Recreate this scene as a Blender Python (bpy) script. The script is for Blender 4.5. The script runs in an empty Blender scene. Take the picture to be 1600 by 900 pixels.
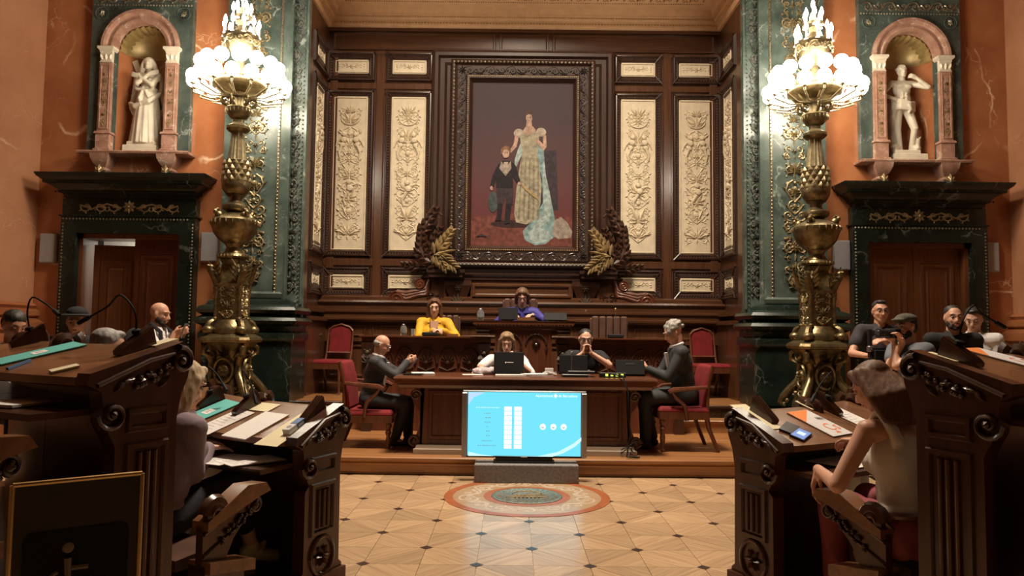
import bpy, math, random
from mathutils import Vector, Matrix, noise
from math import sin, cos, pi, radians as R, sqrt, atan2

# ------------------------------------------------------------------ camera, world, lights, exposure
SC = bpy.context.scene
COL = SC.collection
EYE, FPX, PITCH, ROLL = 1.45, 1140.0, R(3.514), R(0.65)
_F = Vector((0, cos(PITCH), sin(PITCH))); _U = Vector((0, -sin(PITCH), cos(PITCH))); _R = Vector((1, 0, 0))
RR = _R*cos(ROLL) + _U*sin(ROLL); UU = _U*cos(ROLL) - _R*sin(ROLL)
cam = bpy.data.cameras.new('camera'); camo = bpy.data.objects.new('camera', cam); COL.objects.link(camo)
cam.sensor_width = 36; cam.lens = FPX/1600*36; cam.clip_start = 0.05; cam.clip_end = 100
mw = Matrix((RR, UU, -_F)).transposed().to_4x4(); mw.translation = Vector((0, 0, EYE)); camo.matrix_world = mw
SC.camera = camo
def P(px, py, Y):
    "metric point that a line of sight meets at depth Y (used to read dimensions off the photograph)"
    d = _F + RR*((px-800)/FPX) + UU*((450-py)/FPX); d *= Y/d.y
    return Vector((d.x, Y, EYE+d.z))
AX = 0.153            # x of the hall's axis
YC = 6.585            # centre of the seating arcs
CEN = Vector((AX, YC, 0))

W = bpy.data.worlds.new('world'); SC.world = W; W.use_nodes = True
W.node_tree.nodes['Background'].inputs[0].default_value = (1.0, 0.78, 0.6, 1); W.node_tree.nodes['Background'].inputs[1].default_value = 0.02
def area(name, loc, target, size, power, col=(1, .83, .64), spread=pi):
    l = bpy.data.lights.new(name, 'AREA'); l.shape = 'DISK'; l.size = size; l.energy = power; l.color = col; l.spread = spread
    o = bpy.data.objects.new(name, l); COL.objects.link(o); o.location = loc
    o.rotation_euler = (Vector(target)-Vector(loc)).to_track_quat('-Z', 'Y').to_euler(); return o
def point(name, loc, power, rad=.3, col=(1, .84, .66)):
    l = bpy.data.lights.new(name, 'POINT'); l.energy = power; l.color = col; l.shadow_soft_size = rad
    o = bpy.data.objects.new(name, l); COL.objects.link(o); o.location = loc; return o
area('ceiling_light_hall', (AX, 7.0, 9.2), (AX, 6.6, 0), 1.6, 300, spread=R(105))
area('ceiling_light_dais', (AX, 6.4, 9.4), (AX, 10.4, 1.4), 1.2, 350, spread=R(120))
SC.view_settings.view_transform = 'Standard'; SC.view_settings.look = 'None'; SC.view_settings.gamma = 1
SC.view_settings.exposure = 0.0; SC.view_settings.use_curve_mapping = False
LAMP_POWER = 170

# ------------------------------------------------------------------ materials
MATS = {}
def mk(name):
    m = bpy.data.materials.new(name); m.use_nodes = True; nt = m.node_tree
    return m, nt, nt.nodes['Principled BSDF'], nt.nodes.new, nt.links.new
def ramp(N, stops):
    r = N('ShaderNodeValToRGB'); e = r.color_ramp.elements
    e[0].position, e[0].color = stops[0][0], (*stops[0][1], 1); e[1].position, e[1].color = stops[-1][0], (*stops[-1][1], 1)
    for p, c in stops[1:-1]:
        x = e.new(p); x.color = (*c, 1)
    return r
def plain(name, c, rough=.5, metal=0.0, var=.12, scale=9, bump=0, bscale=60, rnd=0, **kw):
    m, nt, b, N, L = mk(name)
    tc = N('ShaderNodeTexCoord'); n = N('ShaderNodeTexNoise'); n.inputs['Scale'].default_value = scale; n.inputs['Detail'].default_value = 4
    L(tc.outputs['Object'], n.inputs['Vector'])
    r = ramp(N, [(.3, tuple(x*(1-var) for x in c)), (.7, tuple(min(1, x*(1+var)) for x in c))]); L(n.outputs['Fac'], r.inputs[0])
    out = r.outputs[0]
    if rnd:
        oi = N('ShaderNodeObjectInfo'); mp = N('ShaderNodeMapRange'); mp.inputs['To Min'].default_value = 1-rnd; mp.inputs['To Max'].default_value = 1+rnd
        L(oi.outputs['Random'], mp.inputs['Value']); hs = N('ShaderNodeHueSaturation'); L(mp.outputs[0], hs.inputs['Value']); L(out, hs.inputs['Color']); out = hs.outputs[0]
    L(out, b.inputs['Base Color']); b.inputs['Roughness'].default_value = rough; b.inputs['Metallic'].default_value = metal
    if bump:
        n2 = N('ShaderNodeTexNoise'); n2.inputs['Scale'].default_value = bscale; n2.inputs['Detail'].default_value = 5; L(tc.outputs['Object'], n2.inputs['Vector'])
        bp = N('ShaderNodeBump'); bp.inputs['Strength'].default_value = bump; bp.inputs['Distance'].default_value = .01
        L(n2.outputs['Fac'], bp.inputs['Height']); L(bp.outputs[0], b.inputs['Normal'])
    for k, v in kw.items(): b.inputs[k.replace('_', ' ')].default_value = v
    MATS[name] = m; return m
def wood(name, c1, c2, rough=.3, axis=2, scale=1.0, coat=.3, rnd=0, bump=.15):
    m, nt, b, N, L = mk(name)
    tc = N('ShaderNodeTexCoord'); mp = N('ShaderNodeMapping'); s = [9*scale]*3; s[axis] = .55*scale; mp.inputs['Scale'].default_value = s
    L(tc.outputs['Object'], mp.inputs['Vector'])
    n = N('ShaderNodeTexNoise'); n.inputs['Scale'].default_value = 2.2; n.inputs['Detail'].default_value = 8; n.inputs['Roughness'].default_value = .62; n.inputs['Distortion'].default_value = .35
    L(mp.outputs[0], n.inputs['Vector'])
    r = ramp(N, [(.28, c1), (.5, tuple((a+d)/2 for a, d in zip(c1, c2))), (.72, c2)]); L(n.outputs['Fac'], r.inputs[0])
    out = r.outputs[0]
    if rnd:
        oi = N('ShaderNodeObjectInfo'); q = N('ShaderNodeMapRange'); q.inputs['To Min'].default_value = 1-rnd; q.inputs['To Max'].default_value = 1+rnd
        L(oi.outputs['Random'], q.inputs['Value']); hs = N('ShaderNodeHueSaturation'); L(q.outputs[0], hs.inputs['Value']); L(out, hs.inputs['Color']); out = hs.outputs[0]
        ad = N('ShaderNodeVectorMath'); ad.operation = 'ADD'; sc = N('ShaderNodeVectorMath'); sc.operation = 'SCALE'; sc.inputs[3].default_value = 37
        cx = N('ShaderNodeCombineXYZ'); L(oi.outputs['Random'], cx.inputs[0]); L(oi.outputs['Random'], cx.inputs[1]); L(cx.outputs[0], sc.inputs[0])
        L(tc.outputs['Object'], ad.inputs[0]); L(sc.outputs[0], ad.inputs[1]); L(ad.outputs[0], mp.inputs['Vector'])
    L(out, b.inputs['Base Color']); b.inputs['Roughness'].default_value = rough; b.inputs['Coat Weight'].default_value = coat; b.inputs['Coat Roughness'].default_value = .2
    bp = N('ShaderNodeBump'); bp.inputs['Strength'].default_value = bump; bp.inputs['Distance'].default_value = .003; L(n.outputs['Fac'], bp.inputs['Height']); L(bp.outputs[0], b.inputs['Normal'])
    MATS[name] = m; return m
def marble(name, c1, c2, vein, scale=1.0, width=.018, rough=.22, amount=.8, spots=None):
    m, nt, b, N, L = mk(name)
    tc = N('ShaderNodeTexCoord'); g = N('ShaderNodeNewGeometry')
    n = N('ShaderNodeTexNoise'); n.inputs['Scale'].default_value = 1.3*scale; n.inputs['Detail'].default_value = 9; n.inputs['Roughness'].default_value = .6; L(g.outputs['Position'], n.inputs['Vector'])
    r = ramp(N, [(.3, c1), (.7, c2)]); L(n.outputs['Fac'], r.inputs[0]); out = r.outputs[0]
    for sc_, w_, am in ((.62, width, amount), (1.7, width*.75, amount*.75)):
        d = N('ShaderNodeTexNoise'); d.inputs['Scale'].default_value = 1.4*scale*sc_; d.inputs['Detail'].default_value = 6; L(g.outputs['Position'], d.inputs['Vector'])
        mx = N('ShaderNodeVectorMath'); mx.operation = 'MULTIPLY_ADD'; L(d.outputs['Color'], mx.inputs[0]); mx.inputs[1].default_value = (1.1, 1.1, 1.1); L(g.outputs['Position'], mx.inputs[2])
        v = N('ShaderNodeTexVoronoi'); v.feature = 'DISTANCE_TO_EDGE'; v.inputs['Scale'].default_value = 1.05*scale*sc_; L(mx.outputs[0], v.inputs['Vector'])
        rr = N('ShaderNodeMapRange'); rr.inputs['From Max'].default_value = w_; rr.inputs['To Min'].default_value = 1; rr.inputs['To Max'].default_value = 0; L(v.outputs['Distance'], rr.inputs['Value'])
        k = N('ShaderNodeTexNoise'); k.inputs['Scale'].default_value = 1.9*scale; k.inputs['Detail'].default_value = 3; L(g.outputs['Position'], k.inputs['Vector'])
        kr = N('ShaderNodeMapRange'); kr.inputs['From Min'].default_value = .5; kr.inputs['From Max'].default_value = .64; kr.inputs['To Max'].default_value = am; L(k.outputs['Fac'], kr.inputs['Value'])
        mu = N('ShaderNodeMath'); mu.operation = 'MULTIPLY'; L(rr.outputs[0], mu.inputs[0]); L(kr.outputs[0], mu.inputs[1])
        mix = N('ShaderNodeMix'); mix.data_type = 'RGBA'; L(mu.outputs[0], mix.inputs[0]); L(out, mix.inputs[6]); mix.inputs[7].default_value = (*vein, 1); out = mix.outputs[2]
    L(out, b.inputs['Base Color']); b.inputs['Roughness'].default_value = rough
    MATS[name] = m; return m
def glow(name, c, s):
    m, nt, b, N, L = mk(name); b.inputs['Base Color'].default_value = (.02, .02, .02, 1); b.inputs['Emission Color'].default_value = (*c, 1); b.inputs['Emission Strength'].default_value = s
    MATS[name] = m; return m
wood('w_wall', (.042, .0155, .007), (.118, .048, .021)); wood('w_wallx', (.042, .0155, .007), (.118, .048, .021), axis=0)
wood('w_dark', (.018, .007, .004), (.05, .019, .01), rough=.4); wood('w_carve', (.022, .008, .004), (.06, .022, .011), rough=.38, scale=2)
wood('w_desk', (.06, .02, .009), (.17, .058, .024), rough=.27, axis=0); wood('w_deskz', (.055, .016, .008), (.15, .045, .02), rough=.3)
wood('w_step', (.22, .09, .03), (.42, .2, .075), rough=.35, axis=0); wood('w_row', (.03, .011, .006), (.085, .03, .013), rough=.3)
wood('w_rowtop', (.11, .045, .018), (.24, .11, .045), rough=.3, axis=0); wood('w_chair', (.07, .022, .01), (.17, .06, .026), rough=.3)
wood('w_door', (.1, .032, .012), (.2, .075, .028), rough=.35); wood('w_parq', (.33, .205, .115), (.53, .37, .22), rough=.27, axis=0, rnd=.16, scale=1.6, coat=.15, bump=.05)
wood('w_pale', (.3, .24, .18), (.45, .37, .29), rough=.4, axis=0)
marble('m_red', (.29, .095, .038), (.47, .195, .085), (.78, .56, .38), scale=.9, width=.016, amount=1.0)
marble('m_red2', (.36, .16, .085), (.5, .25, .14), (.8, .55, .38), scale=.7, width=.01, amount=.5)
marble('m_green', (.03, .045, .038), (.1, .13, .11), (.42, .46, .42), scale=2.6, width=.035, amount=.6)
marble('m_black', (.004, .009, .007), (.016, .026, .02), (.3, .34, .31), scale=1.8, width=.02, amount=.4)
marble('m_arch', (.3, .15, .1), (.5, .3, .22), (.8, .7, .6), scale=5, width=.06, amount=.6)
plain('cream', (.62, .53, .38), .55, bump=.3, var=.1); plain('statue', (.7, .63, .5), .45, var=.1, scale=5)
plain('cove', (.62, .38, .2), .6, var=.08); plain('gilt', (.5, .3, .1), .35, .75, var=.25, scale=14)
plain('bronze', (.2, .155, .08), .36, .85, var=.35, scale=22, bump=.25, bscale=45); plain('bronze2', (.33, .27, .155), .42, .8, var=.3, scale=20)
plain('pewter', (.3, .27, .2), .35, .8, var=.4, scale=30); plain('gold_wood', (.33, .24, .12), .4, .35, var=.4, scale=12)
plain('shell', (.42, .3, .12), .4, .3, var=.2); plain('speaker_grey', (.3, .29, .3), .6, var=.04)
plain('velvet', (.17, .005, .008), .85, var=.25); plain('leather', (.1, .05, .035), .4, var=.2); plain('brass', (.7, .5, .22), .3, .9, var=.1)
plain('black', (.012, .012, .014), .35, var=.1); plain('blackmatt', (.008, .008, .009), .7, var=.1, Specular_IOR_Level=.25); plain('metal', (.35, .34, .36), .3, .9, var=.05)
plain('stone', (.2, .18, .17), .9, var=.25, scale=40, bump=.6, bscale=120); plain('paper', (.78, .76, .74), .7, var=.03); plain('cardcream', (.75, .68, .45), .7, var=.04)
plain('teal', (.12, .5, .47), .6, var=.04); plain('orange', (.85, .25, .05), .6, var=.03); plain('coral', (.75, .2, .09), .6); plain('blue', (.06, .15, .32), .5, var=.05)
plain('skin', (.56, .3, .2), .5, var=.07, Subsurface_Weight=.05); plain('skin2', (.6, .36, .26), .5, var=.06, Subsurface_Weight=.05); plain('skin3', (.45, .23, .14), .5, var=.07)
plain('lips', (.4, .1, .08), .45); plain('eyewhite', (.36, .3, .27), .3, var=.02); plain('red_inlay', (.3, .09, .035), .35, var=.15)
def streaks(name, c1, c2, rough=.45):
    return wood(name, c1, c2, rough=rough+.12, scale=3, coat=0, bump=.6)
streaks('h_black', (.006, .005, .004), (.022, .017, .014)); streaks('h_brown', (.045, .021, .01), (.16, .08, .038)); streaks('h_blond', (.33, .24, .14), (.66, .53, .36))
streaks('h_red', (.07, .025, .012), (.16, .065, .03)); streaks('h_tank', (.06, .024, .009), (.19, .08, .03)); streaks('h_mid', (.07, .04, .022), (.24, .15, .085)); streaks('h_grey', (.12, .11, .1), (.42, .4, .37)); streaks('h_dblond', (.12, .07, .035), (.32, .2, .1))
plain('beard', (.02, .012, .008), .8); plain('mustard', (.6, .33, .01), .7, var=.08); plain('suit', (.028, .028, .032), .75, var=.12); plain('suit2', (.022, .024, .026), .75, var=.15)
plain('blueshirt', (.035, .03, .22), .7); plain('white', (.68, .66, .66), .75, var=.04); plain('lilac', (.25, .19, .22), .75, var=.06); plain('tank', (.62, .57, .48), .8, var=.04)
plain('tee', (.009, .009, .01), .85); plain('polo', (.03, .024, .03), .85); plain('greytee', (.12, .13, .15), .85); plain('blueden', (.2, .27, .33), .85)
plain('pink', (.24, .045, .055), .8, var=.15); plain('cap', (.07, .065, .045), .9); plain('darkcloth', (.012, .012, .015), .9); plain('print', (.45, .38, .4), .8, var=.5, scale=60)
glow('globe', (1, .88, .7), 34); glow('flame', (1, .9, .75), 34); glow('screenwhite', (1, 1, 1), 1.15); glow('screencyan', (.17, .8, 1.0), 1.0)
glow('ledgreen', (.75, .95, .1), 1.3); glow('lcd', (.6, .72, 1), 1.2); glow('phoneglow', (.25, .42, .9), .7); glow('lobby', (.75, .78, .62), .55)

# ------------------------------------------------------------------ mesh builder
class MB:
    def __init__(s): s.v = []; s.f = []
    def add(s, vs, fs):
        o = len(s.v); s.v.extend(vs); s.f.extend([tuple(i+o for i in f) for f in fs]); return s
    def box(s, x0, x1, y0, y1, z0, z1):
        return s.add([(x, y, z) for z in (z0, z1) for x, y in ((x0, y0), (x1, y0), (x1, y1), (x0, y1))],
                     [(3, 2, 1, 0), (4, 5, 6, 7), (0, 1, 5, 4), (1, 2, 6, 5), (2, 3, 7, 6), (3, 0, 4, 7)])
    def cbox(s, c, sx, sy, sz, M=None):
        c = Vector(c); M = M or Matrix.Identity(3)
        vs = [tuple(c + M @ Vector((x*sx/2, y*sy/2, z*sz/2))) for z in (-1, 1) for x, y in ((-1, -1), (1, -1), (1, 1), (-1, 1))]
        return s.add(vs, [(3, 2, 1, 0), (4, 5, 6, 7), (0, 1, 5, 4), (1, 2, 6, 5), (2, 3, 7, 6), (3, 0, 4, 7)])
    def loft(s, rings, cap=True, close=True):
        n = len(rings[0]); o = len(s.v)
        for r in rings: s.v.extend([tuple(p) for p in r])
        for k in range(len(rings)-1):
            for i in range(n if close else n-1):
                j = (i+1) % n; a = o+k*n
                s.f.append((a+i, a+j, a+n+j, a+n+i))
        if cap:
            s.f.append(tuple(o+i for i in range(n-1, -1, -1))); s.f.append(tuple(o+(len(rings)-1)*n+i for i in range(n)))
        return s
    def mould(s, x0, x1, y0, y1, prof, sides=1, back=0):
        "stacked moulding: prof is (outward, z); grows at the front (y0), and the sides"
        return s.loft([[(x0-o*sides, y0-o, z), (x1+o*sides, y0-o, z), (x1+o*sides, y1+o*back, z), (x0-o*sides, y1+o*back, z)] for o, z in prof])
    def frame(s, cx, cz, w, h, y, prof):
        "picture frame in the xz plane: prof is (inset from outer edge, how far it stands out)"
        r = []
        for i, d in prof:
            a, b = w/2-i, h/2-i; r.append([(cx-a, y-d, cz-b), (cx+a, y-d, cz-b), (cx+a, y-d, cz+b), (cx-a, y-d, cz+b)])
        return s.loft(r, cap=False)
    def tube(s, pts, rad, n=8, cap=True, flat=1.0):
        pts = [Vector(p) for p in pts]; m = len(pts)
        if not hasattr(rad, '__len__'): rad = [rad]*m
        rings = []; ref = None
        for i, p in enumerate(pts):
            t = (pts[min(i+1, m-1)]-pts[max(i-1, 0)])
            if t.length < 1e-9: t = Vector((0, 0, 1))
            t.normalize()
            if ref is None: ref = t.cross(Vector((0, 0, 1)) if abs(t.z) < .9 else Vector((1, 0, 0)))
            a = (ref - t*ref.dot(t)); a = a.normalized() if a.length > 1e-6 else t.orthogonal().normalized(); ref = a
            b = t.cross(a)
            rings.append([p + (a*cos(2*pi*k/n)*flat + b*sin(2*pi*k/n))*rad[i] for k in range(n)])
        return s.loft(rings, cap)
    def lathe(s, prof, c=(0, 0), n=24, star=None):
        "prof (radius, z) around a vertical axis; star(k, r, z) may flute it"
        rings = []
        for r, z in prof:
            rings.append([(c[0]+cos(2*pi*k/n)*(star(k, r, z) if star else r), c[1]+sin(2*pi*k/n)*(star(k, r, z) if star else r), z) for k in range(n)])
        return s.loft(rings)
    def prism(s, pts, y0, y1, M=None, c=(0, 0, 0)):
        "outline (x,z) extruded along y"
        r = [[(x, y0, z) for x, z in pts], [(x, y1, z) for x, z in pts]]
        if M is not None: r = [[tuple(Vector(c) + M @ Vector(p)) for p in q] for q in r]
        return s.loft(r)
    def ell(s, c, r, n=12, m=8, M=None):
        c = Vector(c)
        if not hasattr(r, '__len__'): r = (r, r, r)
        vs = []; M = M or Matrix.Identity(3)
        for j in range(1, m):
            t = pi*j/m
            for i in range(n):
                a = 2*pi*i/n; vs.append(tuple(c + M @ Vector((r[0]*sin(t)*cos(a), r[1]*sin(t)*sin(a), r[2]*cos(t)))))
        top = len(vs); vs.append(tuple(c+M @ Vector((0, 0, r[2])))); vs.append(tuple(c-M @ Vector((0, 0, r[2]))))
        fs = []
        for j in range(m-2):
            for i in range(n):
                k = (i+1) % n; fs.append((j*n+i, (j+1)*n+i, (j+1)*n+k, j*n+k))
        for i in range(n):
            k = (i+1) % n; fs.append((top, i, k)); fs.append((top+1, (m-2)*n+k, (m-2)*n+i))
        return s.add(vs, fs)
    def cap(s, p0, r0, p1, r1, n=12):
        p0, p1 = Vector(p0), Vector(p1); d = p1-p0
        if d.length < 1e-6: return s.ell(p0, max(r0, r1))
        t = d.normalized(); a = t.orthogonal().normalized(); b = t.cross(a); rings = []
        for k in (1, 2, 3): th = pi/2*(1-k/3.0); rings.append((p0 - t*r0*sin(th), r0*cos(th)))
        for k in (0, 1, 2): th = pi/2*k/3.0; rings.append((p1 + t*r1*sin(th), r1*cos(th)))
        vs = [p0-t*r0]
        for c, r in rings: vs += [c + (a*cos(2*pi*i/n)+b*sin(2*pi*i/n))*max(r, 1e-4) for i in range(n)]
        vs.append(p1+t*r1); e = len(vs)-1; fs = []
        for i in range(n): fs.append((0, 1+(i+1) % n, 1+i))
        for k in range(len(rings)-1):
            for i in range(n): j = (i+1) % n; a0 = 1+k*n; fs.append((a0+i, a0+j, a0+n+j, a0+n+i))
        a0 = 1+(len(rings)-1)*n
        for i in range(n): fs.append((e, a0+i, a0+(i+1) % n))
        return s.add([tuple(v) for v in vs], fs)
    def xf(s, M):
        s.v = [tuple(M @ Vector(p)) for p in s.v]; return s
    def mesh(s, name, smooth=35):
        m = bpy.data.meshes.new(name); m.from_pydata([tuple(p) for p in s.v], [], s.f); m.update()
        if smooth:
            m.shade_smooth(); m.set_sharp_from_angle(angle=R(smooth))
        return m
    def build(s, name, mat, parent=None, smooth=35, loc=None):
        return link(name, s.mesh(name, smooth), mat, parent, loc)
def link(name, me, mat, parent=None, loc=None, rot=None):
    if mat is not None and not me.materials: me.materials.append(MATS[mat] if isinstance(mat, str) else mat)
    o = bpy.data.objects.new(name, me); COL.objects.link(o)
    if parent: o.parent = parent
    if loc is not None: o.location = loc
    if rot is not None: o.rotation_euler = rot
    return o
def thing(name, label, cat, loc=(0, 0, 0), rz=0, group=None):
    o = bpy.data.objects.new(name, None); COL.objects.link(o); o.location = loc; o.rotation_euler = (0, 0, rz)
    return tag(o, label, cat, group)
def tag(o, label, cat=None, group=None, kind=None):
    if label: o['label'] = label
    if cat: o['category'] = cat
    if group: o['group'] = group
    if kind: o['kind'] = kind
    return o
def struct(o): o['kind'] = 'structure'; return o
def copy_tree(o, parent=None, mirror=None):
    c = o.copy(); COL.objects.link(c); c.parent = parent
    for ch in list(KIDS(o)): copy_tree(ch, c)
    return c
def KIDS(o): return [x for x in COL.objects if x.parent == o]
def bevelled(o, w=.004, seg=1):
    b = o.modifiers.new('bevel', 'BEVEL'); b.width = w; b.segments = seg; b.limit_method = 'ANGLE'; b.angle_limit = R(40); return o

class Orn(MB):
    "low relief ornament: everything goes through mp(u, v, height)"
    def __init__(s, mp=None):
        super().__init__(); s.mp = mp or (lambda u, v, w: (u, -w, v))
    def leaf(s, u, v, ang, ln, wd, ht=.02):
        du, dv = cos(ang), sin(ang); q = lambda a, b, h: s.mp(u+du*a-dv*b, v+dv*a+du*b, h)
        s.add([q(0, 0, .0), q(ln*.45, wd/2, 0), q(ln, 0, ht*.3), q(ln*.45, -wd/2, 0), q(ln*.45, 0, ht), q(ln*.8, 0, ht*.8), q(ln*.75, wd*.3, ht*.1), q(ln*.75, -wd*.3, ht*.1)],
              [(0, 4, 1), (1, 4, 5, 6), (6, 5, 2), (0, 3, 4), (3, 7, 5, 4), (7, 2, 5)])
    def dot(s, u, v, r, ht=None, n=6):
        ht = ht or r; b = [s.mp(u+cos(2*pi*k/n)*r, v+sin(2*pi*k/n)*r, 0) for k in range(n)]; c = [s.mp(u+cos(2*pi*k/n)*r*.7, v+sin(2*pi*k/n)*r*.7, ht*.7) for k in range(n)]
        s.add(b+c+[s.mp(u, v, ht)], [(k, (k+1) % n, n+(k+1) % n, n+k) for k in range(n)]+[(n+k, n+(k+1) % n, 2*n) for k in range(n)])
    def rib(s, pts, rad, ht=None):
        "raised line; rad per point"
        m = len(pts); rad = rad if hasattr(rad, '__len__') else [rad]*m; vs = []; fs = []
        for i, (u, v) in enumerate(pts):
            a, b = pts[max(i-1, 0)], pts[min(i+1, m-1)]; tx, ty = b[0]-a[0], b[1]-a[1]; l = sqrt(tx*tx+ty*ty) or 1; nx, ny = -ty/l, tx/l; r = rad[i]; h = (ht or r*1.3)
            vs += [s.mp(u+nx*r, v+ny*r, 0), s.mp(u+nx*r*.6, v+ny*r*.6, h*.8), s.mp(u, v, h), s.mp(u-nx*r*.6, v-ny*r*.6, h*.8), s.mp(u-nx*r, v-ny*r, 0)]
        for i in range(m-1):
            for k in range(4): a = i*5+k; fs.append((a, a+5, a+6, a+1))
        s.add(vs, fs)
    def scroll(s, u, v, size, start, hand=1, turns=1.4, r=.006, leaves=3, ht=None):
        "a spiral ending at its eye (u,v) whose tail leaves in the direction start"
        N = int(10*turns)+4; pts = []
        for i in range(N+1):
            t = i/N; a = start + hand*2*pi*turns*t; q = size*(1-t)**1.15+size*.06; pts.append((u+cos(a)*q, v+sin(a)*q))
        s.rib(pts, [r*(1-.45*i/N) for i in range(N+1)], ht); s.dot(u, v, r*1.5, (ht or r)*1.5)
        for k in range(leaves):
            i = int(N*.07+k*N*.13); p = pts[i]; a = start+hand*2*pi*turns*i/N
            s.leaf(p[0], p[1], a+hand*.5, size*.55, size*.28, r*2)
    def rosette(s, u, v, r, n=8, ht=.01):
        for k in range(n): s.leaf(u, v, 2*pi*k/n, r, r*.55, ht)
        s.dot(u, v, r*.28, ht*1.4)
    def palm(s, u, v, ang, size, n=7, ht=.015):
        for k in range(n):
            t = (k/(n-1)-.5)*2; s.leaf(u, v, ang+t*1.25, size*(1-.35*abs(t)), size*.22, ht)
    def both(s, fn):
        "draw mirrored left and right"
        mp = s.mp; fn(); s.mp = lambda u, v, w: mp(-u, v, w); fn(); s.mp = mp
def candelabra(o, w, h, r=.006, step=None, seed=0, ht=None):
    "symmetrical grotesque running up a panel w x h centred at 0,0"
    rn = random.Random(seed); n = max(2, int(h/(step or w*1.0))); dv = h/n
    for k in range(n):
        v = -h/2+dv*(k+.5); kind = (k+seed) % 4
        def half():
            q = w*.42
            if kind == 0:
                o.scroll(q*.55, v+dv*.12, q*.42, -pi/2, 1, 1.3, r); o.scroll(q*.6, v-dv*.28, q*.33, pi/2, -1, 1.2, r*.9)
            elif kind == 1:
                o.rib([(0, v-dv*.4), (q*.35, v-dv*.25), (q*.75, v), (q*.55, v+dv*.25), (q*.15, v+dv*.36)], r); o.leaf(q*.7, v, .7, q*.45, q*.25, r*2.5); o.scroll(q*.35, v, q*.28, pi, 1, 1.1, r*.8, 2)
            elif kind == 2:
                o.palm(0, v-dv*.35, pi/2-.55, q*.95, 5, r*2.6); o.scroll(q*.62, v+dv*.24, q*.3, -pi/2, 1, 1.2, r*.9)
            else:
                o.scroll(q*.5, v-dv*.05, q*.45, pi/2, -1, 1.4, r); o.leaf(q*.3, v+dv*.2, 1.0, q*.6, q*.22, r*2.4)
                o.dot(q*.85, v+dv*.3, r*1.6); o.dot(q*.85, v-dv*.35, r*1.3)
        o.both(half)
        if kind == 1: o.dot(0, v+dv*.05, w*.11, r*3.2, 8); o.dot(0, v+dv*.26, w*.065, r*3.4, 8)
        elif kind == 0: o.rosette(0, v, w*.13, 6, r*2.2)
        elif kind == 3: o.rosette(0, v, w*.17, 8, r*2.4)
        else: o.palm(0, v-dv*.3, pi/2, w*.3, 5, r*3)
        o.leaf(0, v-dv*.48, pi/2, dv*.3, w*.1, r*2)
def frieze(o, w, h, r=.005, n=None, seed=0):
    "running scroll along a strip centred at 0,0"
    n = n or max(2, int(w/(h*1.1))); du = w/n
    for k in range(n):
        u = -w/2+du*(k+.5); s = 1 if k % 2 else -1
        o.scroll(u, s*h*.04, h*.36, pi if s > 0 else 0, s, 1.35, r); o.leaf(u+du*.4, -s*h*.2, s*.8, h*.4, h*.2, r*2)
        o.rib([(u-du*.5, -s*h*.25), (u-du*.2, -s*h*.38), (u+du*.1, -s*h*.36), (u+du*.5, s*h*.25)], r)
def beads(o, pts, r, ht=None, n=6):
    for u, v in pts: o.dot(u, v, r, ht, n)
def rect_beads(o, w, h, step, r, ht=None):
    nx, nz = max(1, round(w/step)), max(1, round(h/step))
    beads(o, [(-w/2+w*i/nx, s*h/2) for i in range(nx+1) for s in (-1, 1)]+[(s*w/2, -h/2+h*i/nz) for i in range(1, nz) for s in (-1, 1)], r, ht)
# ------------------------------------------------------------------ floor
fl = struct(MB().box(-9, 9, -6, 12.2, -.3, -.012).build('floor', 'w_parq', smooth=0))
S = .71; HX = S/2
def tri_mesh(dx0, dy0, dx1, dy1, ang):
    pass
tm = {}
for q in range(4):          # four wedges of one square lozenge, grain along the outer side
    a0 = q*pi/2; g = .0025
    m = MB(); c = (g*cos(a0+pi/4)*1.4, g*sin(a0+pi/4)*1.4)
    p = [(0, 0), (HX*cos(a0), HX*sin(a0)), (HX*cos(a0+pi/2), HX*sin(a0+pi/2))]
    cx, cy = sum(x for x, y in p)/3, sum(y for x, y in p)/3
    p = [(cx+(x-cx)*.987, cy+(y-cy)*.987) for x, y in p]
    rz = a0+pi*3/4
    M = Matrix.Rotation(-rz, 3, 'Z')
    v = [tuple(M @ Vector((x-cx, y-cy, z))) for z in (-.012, 0) for x, y in p]
    m.add(v, [(2, 1, 0), (3, 4, 5), (0, 1, 4, 3), (1, 2, 5, 4), (2, 0, 3, 5)])
    me = m.mesh('parquet_piece', 0); me.materials.append(MATS['w_parq']); tm[q] = (me, cx, cy, rz)
X0, Y0 = .153, 4.30
plain('m_carved', (.085, .09, .075), .65, 0, var=.4, scale=20)
nd = MB().box(-.03, .03, -.03, .03, -.01, .0022).mesh('parquet_key', 0); nd.materials.append(MATS['w_dark'])
for i in range(-5, 6):
    for j in range(-8, 11):
        nx, ny = X0+S*(i+(j % 2)*.5), Y0+j*S/2
        if abs(Vector((nx-AX, ny-YC)).length) < 2.75 and ny < 7.5:
            o = link('parquet_key', nd, None, fl, (nx, ny, 0)); o.rotation_euler = (0, 0, pi/4)
        cx0, cy0 = nx, ny+HX       # lozenge centre
        for q in range(4):
            me, cx, cy, rz = tm[q]; x, y = cx0+cx, cy0+cy
            if Vector((x-AX, y-YC)).length < 2.62 and y < 7.42:
                link('parquet_piece', me, None, fl, (x, y, 0), (0, 0, rz))
def ring(name, r0, r1, z0, z1, mat, n=72, c=(AX, YC), parent=fl):
    vs = []; fs = []
    for k in range(n):
        a = 2*pi*k/n
        for r, z in ((r0, z0), (r0, z1), (r1, z1), (r1, z0)): vs.append((c[0]+r*cos(a), c[1]+r*sin(a), z))
    for k in range(n):
        b = ((k+1) % n)*4; a = k*4
        for e in range(4): fs.append((a+e, a+(e+1) % 4, b+(e+1) % 4, b+e))
    return MB().add(vs, fs).build(name, mat, parent)
ring('border_inlay', 2.47, 2.62, -.01, .003, 'red_inlay')
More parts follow.
